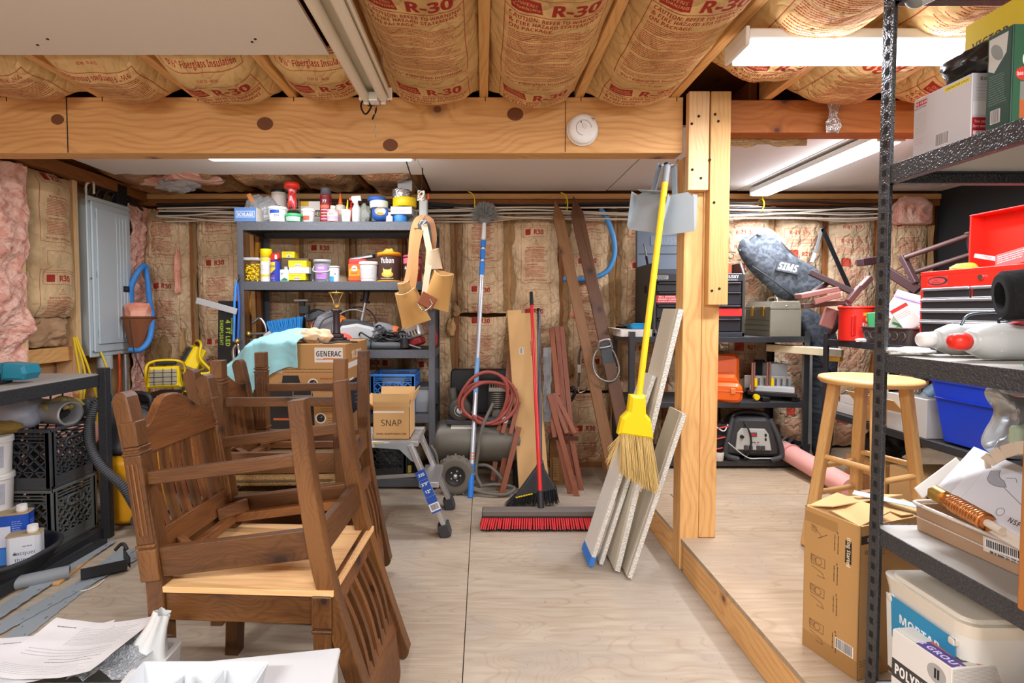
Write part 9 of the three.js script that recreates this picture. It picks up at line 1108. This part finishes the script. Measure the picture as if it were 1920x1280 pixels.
{ // below: bucket, grout cartons, bags
const Y = FY[4] + 0.001;
const t = thing('mortar_bucket', 'square white bucket with a teal label and a pale lid under the lower black shelf', 'bucket', [1.205, Y, -1.24]); const w = 0.25;
part('bucket', tubGeo(w - 0.035, w - 0.035, w - 0.005, w - 0.005, 0.3, 0.035, 0.004), std(0xe0e0d6, 0.5), t); part('lid', M(tubGeo(w - 0.005, w - 0.005, w + 0.006, w + 0.006, 0.032, 0.036, 0.02, 0.028).translate(0, 0.292, 0), mv(ext(rrect(w - 0.02, w - 0.02, 0.03), 0.012, 0.004), 0, 0.326, 0, PI / 2)), std(0xe6dfcc, 0.55), t); for (const s of [-1, 1]) part('handle_lug', bx(0.02, 0.02, 0.02, -w / 2 + 0.005, 0.26, s * 0.09, 0.006), MT.offwhite, t);
decal(pr(0.2, 0.2, (g, W, H) => { fillc(g, W, H, '#dfe0d8'); g.fillStyle = '#2a8fbc'; g.beginPath(); g.moveTo(W * 0.08, 0); g.lineTo(W, H * 0.0); g.lineTo(W, H * 0.55); for (let i = 0; i < 6; i++) { g.lineTo(W * (1 - i * 0.15), H * (0.55 + (i % 2) * 0.07)); g.lineTo(W * (0.92 - i * 0.15), H * (0.55 + (i % 2) * 0.07)); } g.lineTo(W * 0.08, H * 0.55); g.fill(); txt(g, 'MORTAR', W * 0.5, H * 0.24, H * 0.16, '#eef4f6', { max: W * 0.6 }); lines(g, W * 0.2, H * 0.36, W * 0.3, 1, 5, '#e0eef4', 8); g.fillStyle = 'rgba(110,170,120,0.5)'; g.beginPath(); g.ellipse(W * 0.2, H * 0.88, W * 0.08, H * 0.06, 0, 0, 7); g.fill(); }, 1400), t, -w / 2 + 0.002, 0.18, 0.0, -PI / 2, 0.05);
for (let i = 0; i < 8; i++) part('fill_mark', bx(0.002, 0.002, 0.014, -w / 2 + 0.006 + 0.0007 * (8 - i), 0.06 + i * 0.02, -0.096, 0), MT.grey, t);
const A = V(1.03, 0, -1.265), B = V(1.05, 0, -1.12), pz = (A.z + B.z) / 2; const face = (g, W, H) => { fillc(g, W, H, '#e4e2da'); g.fillStyle = '#3a3a3a'; g.fillRect(0, H * 0.3, W, H * 0.2); txt(g, 'POLYBLEND.', W * 0.5, H * 0.4, H * 0.15, '#f2f0ea', { w: '900 ', max: W * 0.9 }); g.fillStyle = '#a8a8a4'; g.beginPath(); g.arc(W * 0.78, H * 0.15, H * 0.095, 0, 7); g.fill(); g.fillStyle = '#222'; g.fillRect(W * 0.74, H * 0.1, W * 0.035, H * 0.1); g.fillRect(W * 0.79, H * 0.1, W * 0.035, H * 0.1); g.strokeStyle = '#aaa'; for (let i = 0; i < 4; i++) { g.strokeRect(W * (0.02 + i * 0.245), H * 0.54, W * 0.23, H * 0.18); lines(g, W * (0.03 + i * 0.245), H * 0.75, W * 0.2, 10, H * 0.022, '#888', 1.5); g.beginPath(); g.moveTo(W * (0.05 + i * 0.245), H * 0.68); g.lineTo(W * (0.14 + i * 0.245), H * 0.58); g.lineTo(W * (0.2 + i * 0.245), H * 0.66); g.stroke(); } };
const top = (g, W, H) => { fillc(g, W, H, '#c8c4b8'); g.save(); g.translate(0, H); g.rotate(-PI / 2); const a = H, b = W; g.fillStyle = '#c0623a'; g.fillRect(a * 0.0, b * 0.42, a, b * 0.42); g.fillStyle = '#4c3a70'; g.fillRect(0, b * 0.0, a * 0.92, b * 0.0); g.restore(); g.fillStyle = '#52407a'; g.fillRect(0, H * 0.4, W * 0.24, H * 0.6); txt(g, '3 GROUT', W * 0.12, H * 0.7, W * 0.15, '#cfc4e4', { rot: PI / 2 }); g.fillStyle = '#b9603a'; g.fillRect(W * 0.24, H * 0.4, W * 0.62, H * 0.36); g.fillStyle = '#222'; g.fillRect(W * 0.32, H * 0.46, W * 0.12, H * 0.1); txt(g, 'SANDED', W * 0.62, H * 0.66, H * 0.1, '#e8b898'); g.fillStyle = '#4a4a48'; g.fillRect(W * 0.24, H * 0.76, W * 0.76, H * 0.16); txt(g, 'POLYBLEND', W * 0.6, H * 0.84, H * 0.12, '#d8d6ce', { rot: PI }); };
const pb = carton('grout_carton', 'white grout carton with a dark name band, in front of the white bucket', 0.16, 0.235, 0.145, [1.113, Y, -1.19], 0.12, std(0xdcd8cc, 0.7), { left: face, top, front: (g, W, H) => { fillc(g, W, H, '#d8d4c8'); lines(g, 4, 8, W * 0.8, 20, 8, '#777', 2); g.fillStyle = '#48407a'; g.fillRect(W * 0.05, H * 0.45, W * 0.12, H * 0.4); } }, { ppm: 2600 });
const p2 = carton('grout_carton', 'brown open grout carton nearest the camera below the lower black shelf', 0.17, 0.2, 0.13, [1.16, Y, -0.985], 0.2, std(0xc49068, 0.8), { left: (g, W, H) => { fillc(g, W, H, '#d8a880'); txt(g, 'PolyBlend', W * 0.5, H * 0.2, H * 0.14, '#3a2a20', { max: W * 0.9 }); lines(g, 6, H * 0.4, W - 12, 8, 10, '#8a6448', 2); } }, { ppm: 1800 });
const f2 = part('top_flap', bx(0.165, 0.004, 0.12, 0, 0, 0, 0.001), std(0xc49068, 0.8), p2); f2.position.set(0, 0.222, 0.0); f2.rotation.set(0, 0, 0.22); decal(pr(0.15, 0.1, (g, W, H) => { fillc(g, W, H, '#c08e66'); txt(g, 'PolyBlend', W * 0.5, H * 0.3, H * 0.26, '#6a4a34', { max: W * 0.9 }); lines(g, 10, H * 0.55, W * 0.6, 2, 9, '#7a563c', 2); }), p2, -0.0005, 0.2252, 0, 0, -PI / 2, 0, 'flap_print').rotation.set(-PI / 2, 0.22, 0, 'XYZ');
solo('grey_bag', 'crumpled grey plastic bag behind the open brown grout carton', 'bag', mv(lump(0.16, 0.15, 0.12, 921, 0.4, 3), 0, 0, 0), std(0x8f8a84, 0.4), [1.3, Y + 0.09, -1.06]); solo('netting_bundle', 'reddish brown netting bundle under the shelf beam by the grout carton', 'bundle', mv(lump(0.12, 0.1, 0.12, 923, 0.5, 5), 0, 0, 0), std(0x6a4038, 0.9), [1.3, Y + 0.2, -1.09]); solo('clear_bag', 'clear plastic bag between the two grout cartons', 'bag', mv(lump(0.1, 0.18, 0.06, 925, 0.4, 3), 0, 0, 0), MT.film, [1.09, Y, -1.075]);
}
for (const p of ATL) p.mat.map.needsUpdate = true;
renderer.render(scene, camera);
